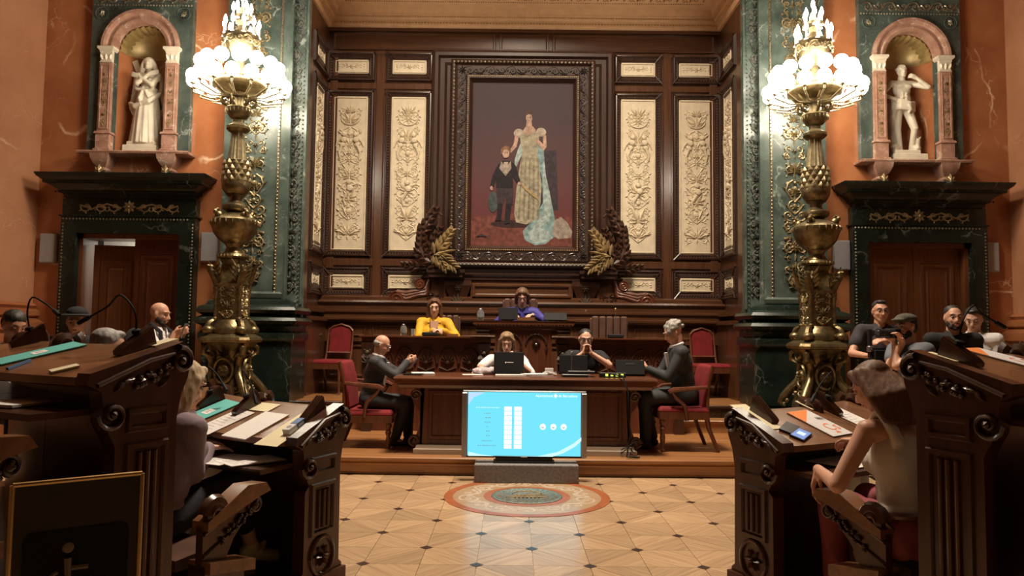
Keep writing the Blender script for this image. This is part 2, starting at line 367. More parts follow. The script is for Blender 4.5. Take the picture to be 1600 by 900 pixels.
ring('medallion_ring', .655, .735, -.01, .004, 'red_inlay'); ring('medallion_field', .385, .655, -.01, .0025, 'w_parq'); ring('medallion_ring', .315, .385, -.01, .004, 'red_inlay')
def medal(u, v, w): return (AX+(.52+v)*cos(u), YC+(.52+v)*sin(u), .0025+w*.15)
o = Orn(lambda u, v, w: (AX+(.52+v)*cos(u/.52), YC+(.52+v)*sin(u/.52), .0028+w*.12))
frieze(o, 2*pi*.52, .22, .012, 14)
o.build('marquetry_leaves', plain('marq', (.42, .33, .25), .4), fl)
pl = MB().lathe([(.0, -.01), (.315, -.01), (.315, .008), (.305, .012), (.285, .012), (.28, .009), (0, .009)], (AX, YC), 48).build('bronze_plaque', 'pewter', fl)
o = Orn(lambda u, v, w: (AX+u, YC+v, .009+w))
for rr_, n, d in ((.29, 40, .006), (.25, 34, .007), (.2, 28, .006)): beads(o, [(rr_*cos(2*pi*k/n), rr_*sin(2*pi*k/n)) for k in range(n)], d, .006, 5)
for k in range(-3, 4): o.rib([(k*.035, -.1), (k*.035, -.02 if k < 0 else -.04)], .007)
for k in range(0, 4): o.rib([(k*.035+.01, .02), (k*.035+.01, .1)], .007)
o.rib([(-.17, -.06), (.17, -.06)], .006); o.rib([(-.12, .0), (.16, .02)], .006); o.rib([(.13*cos(t/8*pi), .06+.1*sin(t/8*pi)) for t in range(9)], .006)
o.build('plaque_relief', 'gold_wood', fl)

# ------------------------------------------------------------------ platform and steps
pf = struct(MB().build('trim_1', 'w_step')) if 0 else None
def platform():
    n = 24; pts = []; R0 = 9.0; cy = 7.48+R0       # gently bowed front
    xs = [AX-3.15+6.3*i/n for i in range(n+1)]
    fy = [cy-sqrt(R0*R0-(x-AX)**2) if abs(x-AX) < R0 else 0 for x in xs]
    fy = [7.48+(y-7.48)*.12 for y in fy]
    prof = [(.0, 0), (.0, .02), (.018, .03), (.018, .1), (.03, .115), (.02, .13), (.045, .15), (.05, .172), (.04, .184)]
    rings = []
    for o_, z in prof: rings.append([(x, y-o_+.02, z) for x, y in zip(xs, fy)]+[(xs[-1], 12, z), (xs[0], 12, z)])
    return MB().loft(rings)
pf = struct(platform().build('trim_1', 'w_step')); Z1 = .184
for k in range(-3, 4):      # boards of the platform floor
    x = AX+k*.9
    for j in range(3):
        y0 = 7.66+j*.62
        bevelled(MB().box(x-.448, x+.448, y0, y0+.615, Z1-.01, Z1+.004).build('floor_board', 'w_step', pf, 0), .002)
Z2A, Z2 = .35, .52
st = struct(MB().mould(AX-4.2, AX+4.2, 9.5, 9.9, [(0, Z1), (0, Z2A-.04), (.02, Z2A-.035), (.03, Z2A-.01), (.02, Z2A)]).build('trim_2', 'w_step'))
s2 = struct(MB().mould(AX-3.4, AX+3.4, 9.8, 12, [(0, Z1), (0, Z2-.05), (.025, Z2-.04), (.035, Z2-.012), (.025, Z2)], 0).build('trim_3', 'w_dark'))
MB().box(AX-3.4, AX+3.4, 9.77, 9.85, Z2-.004, Z2+.006).build('nosing', 'w_step', s2, 0)
o = Orn(lambda u, v, w: (AX+u, 9.8-w, (Z2A+Z2)/2-.02+v)); beads(o, [(-3.2+i*.08, s*.018) for i in range(81) for s in (-1, 1)], .02, .012, 4); o.build('carved_band', 'w_dark', s2)
for k in range(-4, 5): bevelled(MB().box(AX+k*.76-.378, AX+k*.76+.378, 9.86, 11.4, Z2-.01, Z2+.004).build('floor_board', 'w_step', s2, 0), .002)

# ------------------------------------------------------------------ main walls
YW = 9.85
zc = lambda px, py, Y=YW: P(px, py, Y).z
NX, DX = 5.25, 5.31
def z_pair(py_left, Y=YW): return P(210, py_left, Y).z
nz0, nz1, nzs = z_pair(241), z_pair(35), z_pair(80)     # sill, top of the opening, springing
NR = .36; NW = NR
dz = z_pair(367); DW = .69
for s, side in ((-1, 'left'), (1, 'right')):
    w = MB(); ax = AX
    def bx(a, b, z0, z1, y0=YW, y1=YW+.35):
        x0, x1 = sorted((ax+s*a, ax+s*b)); w.box(x0, x1, y0, y1, z0, z1)
    # arched hole: fan of boxes above the springing line
    bx(3.9, DX-DW, 0, nz0); bx(DX+DW, 7.0, 0, nz0); bx(DX-DW, DX+DW, dz, nz0)
    bx(3.9, NX-NR, nz0, 8.6); bx(NX+NR, 7.0, nz0, 8.6); bx(NX-NR, NX+NR, nzs+NR, 8.6)
    n = 12
    for k in range(n):
        t0, t1 = pi*k/n, pi*(k+1)/n; xa, xb = NX+NR*cos(t1), NX+NR*cos(t0)
        zb = [nzs+NR*sin(t1), nzs+NR*sin(t0)]
        pts = [(ax+s*xa, zb[0]), (ax+s*xb, zb[1]), (ax+s*xb, nzs+NR), (ax+s*xa, nzs+NR)]
        if s < 0: pts = pts[::-1]
        w.prism(pts, YW, YW+.35)
    wall = struct(w.build('wall_'+side, 'm_red', smooth=0))
    # near pier with base mouldings
    x0, x1 = sorted((AX+s*6.62, AX+s*9))
    pb = z_pair(440 if s < 0 else 452)
    pc = MB().box(x0, x1, 8.9, YW+.3, 0, 8.6).build('pier', 'm_red2', wall, 0)
    zb = 1.62
    bm = MB().mould(x0, x1, 8.9, YW, [(.0, zb+.16), (.02, zb+.15), (.06, zb+.12), (.03, zb+.08), (.1, zb+.05), (.1, zb-.01), (.05, zb-.04), (.16, zb-.1), (.16, zb-.2), (.12, zb-.22), (.12, .1)][::-1])
    bm.build('pier_base', 'm_red', wall)
    sp = MB()
    for px in ((75, 327) if s < 0 else (1315, 1548)):
        c = P(px, (388 if px != 327 else 386) if s < 0 else (399 if px < 1400 else 402), YW-.05)
        t = thing('wall_speaker', {75: 'grey flat wall loudspeaker between the near orange pier and the open door', 327: 'grey wall loudspeaker half hidden behind the bronze torchere beside the open door',
            1315: 'grey wall loudspeaker half hidden behind the torchere beside the closed door', 1548: 'grey flat wall loudspeaker beyond the closed door near the orange pier'}[px], 'speaker', (c.x, YW, c.z), 0, 'flat wall loudspeakers')
        bevelled(MB().box(-.115, .115, -.06, 0, -.2, .2).build('cabinet', 'speaker_grey', t, 0), .008); MB().box(-.1, .1, -.066, -.058, -.185, .185).build('grille', 'speaker_grey', t, 0)

    # ---------------- door surround
    dcx = AX+s*DX
    d = struct(thing('door_1' if s < 0 else 'door_2', None, None, (0, 0, 0)))
    sw = .21; yb = YW
    a, b = dcx-DW, dcx+DW
    m = MB().box(a-sw, a, yb-.14, yb+.1, 0, dz).box(b, b+sw, yb-.14, yb+.1, 0, dz).box(a-sw, b+sw, yb-.14, yb+.1, dz, dz+.22)
    m.mould(a-sw, b+sw, yb-.12, yb, [(0, dz+.22), (.03, dz+.225), (.03, dz+.245), (0, dz+.25), (0, dz+.47)])
    m.build('marble_surround', 'm_black', d, 0)
    # raised inner band with a bead
    o = Orn(lambda u, v, w: (dcx+u, yb-.14-w, v)); hw = DW+sw-.03
    beads(o, [(e*hw, .1+i*.045) for i in range(int((dz+.1)/.045)) for e in (-1, 1)]+[(-hw+i*.045, dz+.19) for i in range(int(2*hw/.045))], .015, .014, 4)
    o.build('bead_moulding', 'pewter', d)
    # cavetto cornice
    zc0 = dz+.47
    prof = [(0, zc0), (.02, zc0+.005), (.02, zc0+.05), (.07, zc0+.07), (.07, zc0+.1), (.1, zc0+.13), (.16, zc0+.17), (.2, zc0+.175), (.2, zc0+.21), (.25, zc0+.25), (.27, zc0+.285), (.27, zc0+.3), (0, zc0+.31)]
    MB().mould(a-sw+.05, b+sw-.05, yb-.14, yb, prof).build('cornice', 'm_black', d, 20)
    o = Orn(lambda u, v, w: (dcx+u, yb-.2-w, zc0+.075+v)); beads(o, [(-.95+i*.05, 0) for i in range(39)], .016, .014, 4); o.build('egg_moulding', 'm_black', d)
    o = Orn(lambda u, v, w: (dcx+u, yb-.12-w, dz+.36+v)); o.rosette(0, 0, .09, 8, .03); o.both(lambda: (frieze_half(o)))if False else None
    def fh(o=o):
        for k in range(3): o.scroll(.2+k*.19, 0, .075, pi if k % 2 else 0, 1 if k % 2 else -1, 1.3, .01, 3); o.leaf(.12+k*.19, -.03, .5, .1, .05, .03)
        o.rib([(.1, -.02), (.3, .04), (.5, -.03), (.66, .02)], .012)
    o.both(fh); o.build('gilt_frieze', 'gold_wood', d)
    # reveal + leaves
    MB().box(a, a+.05, yb-.05, yb+.3, 0, dz).box(b-.05, b, yb-.05, yb+.3, 0, dz).box(a, b, yb-.05, yb+.3, dz-.06, dz).build('door_frame', 'w_door', d, 0)
    def leaf_door(w_, h_):
        m = MB().box(0, w_, 0, .045, 0, h_)
        for z0, z1 in ((.15, h_*.42), (h_*.5, h_-.2)):
            cz, hh = (z0+z1)/2, z1-z0
            m.frame(w_/2, cz, w_-.16, hh, 0, [(0, 0), (.015, .022), (.05, .022), (.065, .004)])
            m.frame(w_/2, cz, w_-.34, hh-.2, 0, [(0, 0), (.02, .02), (.04, .006)])
            m.box(w_/2-(w_-.42)/2, w_/2+(w_-.42)/2, -.008, 0, cz-(hh-.28)/2, cz+(hh-.28)/2)
        return m
    lw = DW-.055
    if s > 0:
        for k in (0, 1):
            L_ = leaf_door(lw-.004, dz-.07).build('door_leaf', 'w_door', d, 0); L_.location = (a+.055+k*(lw+.004), yb+.06, .01)
            MB().ell((0, -.04, 0), (.025, .02, .025)).build('door_knob', 'brass', L_, loc=((.05 if k else lw-.05), 0, 1.05))
    else:
        L_ = leaf_door(lw-.004, dz-.07).build('door_leaf', 'w_deskz', d, 0); L_.location = (a+.055+lw+.004, yb+.06, .01)
        MB().ell((0, -.04, 0), (.025, .02, .025)).build('door_knob', 'brass', L_, loc=(.05, 0, 1.05))
        L_ = leaf_door(lw-.06, dz-.14).build('door_leaf', 'w_door', d, 0); L_.location = (a+.12, yb+.1, .01); L_.rotation_euler = (0, 0, R(14))
        MB().ell((0, -.04, 0), (.025, .02, .025)).build('door_knob', 'brass', L_, loc=(lw-.12, 0, 1.05))
        MB().box(a-.6, b+.8, yb+1.6, yb+1.65, 0, 3.4).build('lobby_wall', 'white', wall, 0)
        area('lobby_light', (dcx, yb+.95, 3.1), (dcx, yb+1.6, 1.6), .5, 30, (1, .95, .75))
    MB().box(a-.9, b+.9, yb+.4, yb+3, -.29, -.005).build('lobby_floor', 'w_step', fl, 0)

    # ---------------- statue niche
    nc = AX+s*NX; Z0, ZS = nz0, nzs
    t = struct(thing('trim_4' if s < 0 else 'trim_5', None, None, (nc, YW, 0)))
    g = MB(); zt = z_pair(2); pw = .69
    def gb(x0, x1, z0, z1): g.box(x0, x1, -.1, 0, z0, z1)
    gb(-pw, -NR, Z0, ZS); gb(NR, pw, Z0, ZS); gb(-pw, -NR-.0, ZS, zt+.3); gb(NR, pw, ZS, zt+.3); gb(-NR, NR, ZS+NR, zt+.3)
    for k in range(n):
        t0, t1 = pi*k/n, pi*(k+1)/n; xa, xb = NR*cos(t1), NR*cos(t0)
        g.prism([(xa, ZS+NR*sin(t1)), (xb, ZS+NR*sin(t0)), (xb, ZS+NR), (xa, ZS+NR)], -.1, 0)
    g.build('green_backing', 'm_green', t, 0)
    o = Orn(lambda u, v, w: (u, -.1-w, zt+.0+v)); frieze(o, 1.3, .15, .012, 8); beads(o, [(-.66+i*.04, -.1-.05*cos(i/33*2*pi*1)**2*0) for i in range(34)], .016, .014, 4)
    o.build('carved_entablature', 'pewter', t)
    for e in (-1, 1):
        c = MB()
        for rr_ in ((.085, .012), (.06, .006)):
            c.tube([(e*.56+rr_[0]*cos(2*pi*k/20), -.105, zt-.22+rr_[0]*sin(2*pi*k/20)) for k in range(21)], rr_[1], 6)
        c.build('roundel', 'm_green', t)
        o = Orn(lambda u, v, w: (e*.56+u, -.1-w, zt-.22+v)); o.rosette(0, 0, .05, 8, .02); o.build('rosette', 'pewter', t)
    # arch archivolt
    rings = []
    for dr, dy in ((-.005, -.02), (0, -.12), (.03, -.14), (.05, -.14), (.06, -.13), (.09, -.13), (.1, -.15), (.13, -.17), (.165, -.17), (.17, -.1)):
        rings.append((dr-.008 if dr <= 0 else dr, dy))
    ar = MB(); N_ = 32; grid = []
    for k in range(N_+1):
        th = pi*k/N_; grid.append([((NR+dr)*cos(th), dy, ZS+(NR+dr)*sin(th)) for dr, dy in rings])
    ar.loft(grid, cap=False, close=False); ar.build('arch', 'm_arch', t, 25)
    # shell half dome and round back
    sh = MB(); nf = 13; G = []
    for j in range(9):
        ph = pi/2*j/8.0            # 0 at rim (front), pi/2 at back
        pass
    rows = []
    K = nf*4
    for j in range(10):
        q = j/9; row = []
        for k in range(K+1):
            th = pi*k/K; rib = 1-.06*abs(sin(th*nf))*(.2+q)
            # fan radiates from the bottom-back hub to the rim
            rr_ = NR*q*rib
            depth = .02+NR*.95*sqrt(max(0, 1-(rr_/NR)**2)) if q < 1 else .0
            row.append((rr_*cos(th), depth, ZS+rr_*sin(th)))
        rows.append(row)
    sh.loft(rows, cap=False, close=False); sh.build('shell_vault', 'shell', t, 25)
    bk = MB(); rows = []
    for z in (Z0, ZS): rows.append([(NR*cos(pi*k/20), NR*.97*sin(pi*k/20), z) for k in range(21)])
    bk.loft(rows, cap=False, close=False); bk.box(-NR, NR, 0, NR, Z0-.02, Z0); bk.build('niche_back', 'm_red', t, 40)
    # pilasters
    for e in (-1, 1):
        p = MB(); cx = e*(NR+.085); pedh = .27
        p.box(cx-.08, cx+.08, -.16, -.05, Z0+pedh, ZS-.22).mould(cx-.09, cx+.09, -.17, -.05, [(0, Z0), (.02, Z0+.01), (.02, Z0+.03), (0, Z0+.04), (0, Z0+pedh-.04), (.02, Z0+pedh-.03), (.01, Z0+pedh)])
        p.frame(cx, (Z0+pedh+ZS-.22)/2, .13, ZS-.22-Z0-pedh-.06, -.16, [(0, 0), (.004, .008), (.014, .008), (.018, 0)])
        pp = p.build('pilaster', 'm_arch', t, 20)
        o = Orn(lambda u, v, w: (cx+u, -.16-w, (Z0+pedh+ZS-.22)/2+v)); candelabra(o, .1, ZS-.22-Z0-pedh-.12, .005, .12, 1); o.build('carved_strip', 'gold_wood', pp)
        c = MB().mould(cx-.075, cx+.075, -.155, -.05, [(0, ZS-.22), (.012, ZS-.215), (.0, ZS-.2), (.005, ZS-.06), (.035, ZS-.03), (.035, ZS-.0)])
        c.build('capital', 'statue', pp)
        o = Orn(lambda u, v, w: (cx+u, -.155-w, ZS-.12+v)); [o.leaf(q*.05, -.07, pi/2+q*-.25, .09, .05, .03) for q in (-1, 0, 1)]; [o.scroll(q*.06, .05, .03, pi/2, -q, 1, .008, 0) for q in (-1, 1)]; o.build('acanthus', 'statue', pp)
        b = MB().mould(cx-.1, cx+.1, -.2, -.0, [(-.1, Z0-.36), (-.06, Z0-.35), (-.05, Z0-.3), (-.02, Z0-.26), (-.05, Z0-.22), (-.01, Z0-.17), (.02, Z0-.1), (.03, Z0-.03)])
        bb = b.build('sill_bracket', 'm_arch', t, 20)
        o = Orn(lambda u, v, w: (cx+u, -.2-w+.02, Z0-.2+v)); o.palm(0, -.1, pi/2, .12, 5, .05); o.leaf(0, .0, -pi/2, .14, .08, .04); o.build('gilt_leaf', 'gold_wood', bb)
    MB().mould(-pw-.03, pw+.03, -.2, 0, [(0, Z0-.05), (.03, Z0-.04), (.04, Z0-.015), (.02, Z0)]).build('sill', 'm_arch', t, 20)

    # ---------------- green pilaster with bronze applique, carved reveal, plinth
    gi, go = 3.17, 4.05; yf = 9.68
    x0, x1 = sorted((AX+s*gi, AX+s*go))
    gp = MB().box(x0, x1, yf, YW+.3, 1.7, 8.6)
    gp.box(*sorted((AX+s*(gi-.19), AX+s*(gi+.36))), 9.78, 9.9, 1.5, 8.6).box(*sorted((AX+s*gi, AX+s*(gi+.36))), 9.9, 10.36, 1.5, 8.6)
    gp.box(*sorted((AX+s*(gi+.02), AX+s*(gi+.4))), YW, 12, 0, 1.7)
    wp = struct(gp.build('trim_6' if s < 0 else 'trim_7', 'm_green', smooth=0))
    m_ = MB()
    xc = AX+s*3.62
    m_.frame(xc, 5.2, .66, 6.6, yf, [(0, 0), (.006, .02), (.03, .02), (.036, 0)])
    m_.build('border_moulding', 'pewter', wp, 20)
    o = Orn(lambda u, v, w: (xc+u, yf-.02-w, 5.2+v)); beads(o, [(e*.315, -3.25+i*.05) for i in range(130) for e in (-1, 1)], .014, .014, 4); o.build('bead_string', 'bronze2', wp)
    o = Orn(lambda u, v, w: (xc+u, yf-w, 4.55+v)); candelabra(o, .38, 5.0, .014, .36, 2); candelabra(o, .3, 5.0, .011, .25, 1); o.build('bronze_applique', 'bronze2', wp)
    o = Orn(lambda u, v, w: (xc+u, yf-w, 7.6+v)); candelabra(o, .34, 1.0, .012, .3, 1); o.build('bronze_applique', 'bronze2', wp)
    # reveal carving (faces the hall axis)
    ym = (yf+10.36)/2
    o = Orn(lambda u, v, w: (AX+s*(gi-.03)+u, 9.77-w, 4.75+v)); candelabra(o, .2, 5.6, .01, .22, 3); candelabra(o, .15, 5.6, .008, .16, 1)
    beads(o, [(e*.115, -2.9+i*.06) for i in range(98) for e in (-1, 1)], .014, .012, 4); o.build('carved_reveal', 'm_carved', wp)
    MB().box(*sorted((AX+s*(gi-.012), AX+s*(gi+.02))), yf-.01, yf+.05, 1.8, 8.4).box(*sorted((AX+s*(gi-.2), AX+s*(gi-.17))), 9.76, 9.8, 1.8, 8.4).build('edge_roll', 'm_green', wp, 0)
    px0, px1 = sorted((AX+s*(gi-.16), AX+s*(go+.12)))
    pl_ = MB().mould(px0, px1, 9.48, YW+.3, [(.0, 0), (.0, 1.3), (.04, 1.34), (.04, 1.4), (.0, 1.44), (.0, 1.5), (.06, 1.53), (.09, 1.57), (.06, 1.61), (.0, 1.64), (.05, 1.67), (.07, 1.71), (.04, 1.75), (-.03, 1.78), (-.05, 1.83), (-.12, 1.86)])
    pl_.build('plinth', 'm_black', wp, 25)
    MB().box(px0+.1, px1-.1, 9.46, 9.49, .55, 1.2).build('plinth_panel', 'm_black', wp, 0)
    MB().mould(x0+.06, x1-.06, yf-.02, YW, [(0, 1.86), (.02, 1.88), (.03, 1.93), (.0, 1.96)]).build('panel_foot', 'm_green', wp, 20)

# rest of the hall, out of the frame but part of the room
struct(MB().box(-9.2, -9, -6, 12.2, 0, 8.6).build('wall_left_far', 'm_red2', smooth=0)); struct(MB().box(9, 9.2, -6, 12.2, 0, 8.6).build('wall_right_far', 'm_red2', smooth=0))
struct(MB().box(-9.2, 9.2, -6.2, -6, 0, 9.8).build('wall_behind', 'w_wall', smooth=0)); struct(MB().box(-9.2, 9.2, -6.2, 10.3, 9.8, 10).build('ceiling', 'cove', smooth=0))
struct(MB().box(AX-3.6, AX+3.6, YW-.1, YW+.3, 7.4, 9.8).build('wall_over_arch', 'm_green', smooth=0))
struct(MB().box(-9, 9, YW, YW+.2, 8.6, 9.8).build('wall_upper', 'm_red2', smooth=0))
# ------------------------------------------------------------------ alcove panelling
YB = 11.6; HWA = 3.17
wb = struct(MB().box(AX-HWA-.3, AX+HWA+.3, YB, YB+.2, 0, 7.4).build('wall_back', 'w_wall', smooth=0))
def wz(px, py, Y=YB): return P(px, py, Y).z
def wx(px, py, Y=YB): return P(px, py, Y).x-AX
def relief_panel(w, h, ww, wh, tall, seed):
    "a carved wooden frame around a cream relief, centred on its own origin, facing -y: returns list of (name, mesh)"
    g = (w-ww)/2
    f = MB().frame(0, 0, w, h, 0, [(0, 0), (.012, .045), (.03, .05), (.045, .03), (g*.55, .022), (g*.75, .034), (g, .01)])
    for sx in (-1, 1):
        for sz in (-1, 1): f.tube([(sx*w/2, -.05, sz*h/2), (sx*(w/2-g), -.03, sz*(h/2-(h-wh)/2))], .012, 5)
    fm = f.mesh('frame', 25)
    o = Orn(lambda u, v, q: (u, -.026-q, v)); q = g*.62
    W_, H_ = w-2*g*.5, h-(h-wh)*.5; n = max(2, round(W_/.045)); m_ = max(2, round(H_/.045))
    for i in range(n): x = -W_/2+W_*(i+.5)/n; [o.leaf(x-.02, e*H_/2, 0, .045, .04, .014) for e in (-1, 1)]
    for i in range(m_): z = -H_/2+H_*(i+.5)/m_; [o.leaf(e*W_/2, z-.02, pi/2, .045, .04, .014) for e in (-1, 1)]
    cm = o.mesh('carving', 25)
    s = MB().box(-ww/2, ww/2, -.02, 0, -wh/2, wh/2); s.frame(0, 0, ww-.02, wh-.02, -.02, [(0, 0), (.006, .012), (.016, .012), (.022, 0)])
    sm = s.mesh('slab', 25)
    o = Orn(lambda u, v, q: (u, -.02-q, v))
    if tall:
        candelabra(o, ww*.8, wh*.88, .0105, ww*.55, seed); candelabra(o, ww*.72, wh*.8, .009, ww*.38, seed+2)
        # two putti
        H = wh*.5
        for e in (-1, 1):
            def blob(u, v, r, hgt): o.dot(u*e, v, r, hgt, 8)
            blob(.09, H*.50, .045, .05); blob(.1, H*.50-.085, .06, .05); blob(.12, H*.50-.17, .05, .045)
            o.rib([(e*.14, H*.5-.06), (e*.2, H*.5-.13), (e*.22, H*.5-.2)], [.022, .018, .012]); o.rib([(e*.13, H*.5-.2), (e*.17, H*.5-.3), (e*.15, H*.5-.4)], [.03, .024, .014])
            o.rib([(e*.05, H*.5-.08), (e*.01, H*.5-.15)], [.018, .012])
        o.dot(.0, -H*.12, .05, .05, 8); o.dot(.02, -H*.12-.1, .065, .055, 8); o.rib([(.05, -H*.12-.05), (.15, -H*.12-.02), (.2, -H*.12-.05)], [.02, .016, .012]); o.rib([(0, -H*.12-.15), (-.08, -H*.12-.28), (-.05, -H*.12-.38)], [.035, .025, .015])
        o.rib([(.14*cos(pi*k/12), H*.66+.06+.1*sin(pi*k/12)*-1) for k in range(13)], .014)
        o.palm(0, -H*.8, pi/2, .2, 7, .03); o.palm(0, H*.78, pi/2, .14, 7, .03)
        o.both(lambda: (o.leaf(.02, -H*.78, .25, .2, .06, .03), o.leaf(.0, -H*.6, 1.15, .26, .06, .03)))
    else:
        o.rosette(0, 0, wh*.2, 6, .018); o.both(lambda: (o.scroll(ww*.14, 0, wh*.2, 0, 1, 1.2, .007, 2), o.scroll(ww*.26, 0, wh*.17, pi, -1, 1.2, .007, 2), o.leaf(ww*.05, 0, .3, ww*.12, wh*.14, .015), o.dot(ww*.37, wh*.16, .012), o.dot(ww*.37, -wh*.16, .012), o.leaf(ww*.32, 0, 0, ww*.08, wh*.2, .012)))
    om = o.mesh('relief', 30)
    fm.materials.append(MATS['w_dark']); cm.materials.append(MATS['w_carve']); sm.materials.append(MATS['cream']); om.materials.append(MATS['cream'])
    return (fm, cm, sm, om)
def put_panel(ms, loc, rz, parent):
    p = link('relief_panel', ms[2], None, parent, loc, (0, 0, rz))
    for n_, m_ in zip(('panel_frame', 'frame_carving', 'relief'), (ms[0], ms[1], ms[3])): link(n_, m_, None, p)
tz0, tz1 = wz(540, 401), wz(540, 142); tw = .75
wz0, wz1 = wz(546, 393), wz(546, 152.5)
cz_t = (tz0+tz1)/2; Ht = tz1-tz0; WHt = wz1-wz0
tall = [relief_panel(tw, Ht, .555, WHt, True, k) for k in (0, 1)]
u0, u1 = wz(546, 127), wz(546, 82); small = relief_panel(tw+.01, u1-u0, .55, .225, False, 0)
l0, l1 = wz(536, 462), wz(536, 418)
pxs = [abs(wx(546, 270)), abs(wx(637, 270))]
for s in (-1, 1):
    for k, x in enumerate(pxs):
        put_panel(tall[k], (AX+s*x, YB, cz_t), 0, wb); put_panel(small, (AX+s*x, YB, (u0+u1)/2), 0, wb); put_panel(small, (AX+s*x, YB, (l0+l1)/2), 0, wb)
# stiles and rails with raised edges
m = MB(); zs = [(u0, u1), (tz0, tz1), (l0, l1)]
mid = sum(pxs)/2
for s in (-1, 1):
    for x, w_ in ((mid, .13), (HWA-.1, .13)):
        m.box(AX+s*x-w_/2, AX+s*x+w_/2, YB-.028, YB, l0-.1, 6.0)
    m.box(*sorted((AX+s*1.42, AX+s*HWA)), YB-.025, YB, tz1+.03, u0-.03); m.box(*sorted((AX+s*1.42, AX+s*HWA)), YB-.025, YB, l1+.03, tz0-.03)
bevelled(m.build('stile', 'w_wall', wb, 0), .008)
# header
hz0, hz1 = wz(640, 77), wz(640, 55)
for a, b in ((-3.1, -.46), (-.4, .4), (.46, 3.1)):
    f = MB().frame(AX+(a+b)/2, (hz0+hz1)/2, b-a, hz1-hz0+.06, YB, [(0, 0), (.01, .03), (.03, .03), (.05, .004)]); f.box(AX+a+.03, AX+b-.03, YB-.01, YB, hz0, hz1); f.build('header_panel', 'w_wallx', wb, 20)
ztop = wz(600, 46)
MB().box(AX-HWA, AX+HWA, YB-.06, YB, ztop-.05, ztop).box(AX-HWA, AX+HWA, YB-.04, YB, hz0-.09, hz0-.05).build('cornice_rail', 'w_wallx', wb, 0)
# wood portal round the portrait
pcx = wx(816, 257); pz0, pz1 = wz(816, 419), wz(816, 98.5); pw_, ph_ = 2.31, pz1-pz0; pcz = (pz0+pz1)/2
MB().frame(AX+pcx, pcz+.0, pw_+.62, ph_+.34, YB, [(0, 0), (.0, .1), (.05, .13), (.1, .13), (.13, .08), (.2, .08), (.24, .05), (.3, .05)]).build('portal', 'w_dark', wb, 20)
# lower mouldings and wainscot
a, b = AX-HWA, AX+HWA
mz = lambda py: wz(560, py, 11.3)
r0 = mz(499)
m = MB().mould(a, b, 11.36, YB, [(0, r0-.04), (.03, r0-.03), (.06, r0), (.06, r0+.03), (.02, r0+.04), (.02, r0+.1), (.05, r0+.12), (.05, r0+.15), (.0, r0+.16), (.0, r0+.24), (.04, r0+.27), (.03, r0+.3), (-.05, r0+.31), (-.05, r0+.36), (-.1, r0+.38)], 0)
m.build('dado_cornice', 'w_wallx', wb, 20)
m = MB().box(a, b, 11.4, YB, Z2, r0-.04).mould(a, b, 11.38, YB, [(0, Z2), (.04, Z2+.01), (.04, Z2+.12), (0, Z2+.15)], 0)
m.box(a, b, 11.36, 11.4, r0-.34, r0-.29)
m.build('wainscot', 'w_wall', wb, 0)
for k in range(-4, 5):
    f = MB().frame(AX+k*.68, (Z2+.2+r0-.37)/2, .58, r0-.37-Z2-.24, 11.4, [(0, 0), (.01, .025), (.03, .025), (.045, .0)]); f.build('wainscot_panel', 'w_wall', wb, 20)
    f = MB().frame(AX+k*.68, r0-.17, .58, .18, 11.4, [(0, 0), (.01, .02), (.02, .02), (.03, .0)]); f.build('wainscot_panel', 'w_wall', wb, 20)
# side walls of the alcove
for s, side in ((-1, 'left'), (1, 'right')):
    w = struct(MB().box(*sorted((AX+s*HWA, AX+s*(HWA+.3))), 10.36, YB+.2, 0, 7.4).build('wall_alcove_'+side, 'w_wall', smooth=0))
    rz = -s*pi/2*-1 if False else (pi/2 if s < 0 else -pi/2)
    st_ = relief_panel(.8, Ht, .4, WHt, True, 3) if s < 0 else st_
    sm_ = relief_panel(.8, u1-u0, .4, .225, False, 0) if s < 0 else sm_
    for z, q in ((cz_t, st_), ((u0+u1)/2, sm_), ((l0+l1)/2, sm_)): put_panel(q, (AX+s*HWA, 11.08, z), rz, w)
    MB().box(*sorted((AX+s*(HWA-.03), AX+s*HWA)), 10.37, 10.6, 0, 6.0).build('stile', 'w_wall', w, 0)
    xs = sorted((AX+s*(HWA-.16), AX+s*HWA)); MB().box(*xs, 10.4, 11.4, r0-.03, r0+.03).box(*sorted((AX+s*(HWA-.12), AX+s*HWA)), 10.4, 11.4, r0+.1, r0+.16).box(*sorted((AX+s*(HWA-.12), AX+s*HWA)), 10.4, 11.4, Z2, r0-.03).build('dado_cornice', 'w_wall', w, 0)
# cove
zt = ztop
prof = [(0, zt), (.03, zt+.01), (.05, zt+.06), (.05, zt+.1), (.1, zt+.13), (.12, zt+.2), (.16, zt+.21), (.17, zt+.3), (.25, zt+.33), (.6, zt+.62), (1.0, zt+.75)]
G = []
for o_, z in prof: G.append([(AX-HWA+o_, 10.0, z), (AX-HWA+o_, YB-o_, z), (AX+HWA-o_, YB-o_, z), (AX+HWA-o_, 10.0, z)])
cv = struct(MB().loft(G, cap=False, close=False).box(AX-3.4, AX+3.4, 9.9, 11.8, zt+.74, zt+.8).build('ceiling_alcove', 'cove', smooth=15))
o = Orn(lambda u, v, w: (AX+u, YB-.27-v*.77+w*-.5, zt+.35+v*.64-w*.8)); 
for k in range(-13, 14): o.scroll(k*.21, .075+(.008 if k % 2 else -.008), .072, 0 if k % 2 else pi, 1 if k % 2 else -1, 1.3, .009, 4); o.leaf(k*.21+.1, .02, 1.3, .08, .04, .02); o.leaf(k*.21+.1, .16, -1.2, .08, .04, .02); o.dot(k*.21+.105, .09, .014)
beads(o, [(-2.85+i*.036, .0) for i in range(159)], .014, .014, 4); o.build('gilt_scrollwork', plain('gilt2', (.3, .15, .05), .45, .2, var=.3), cv)
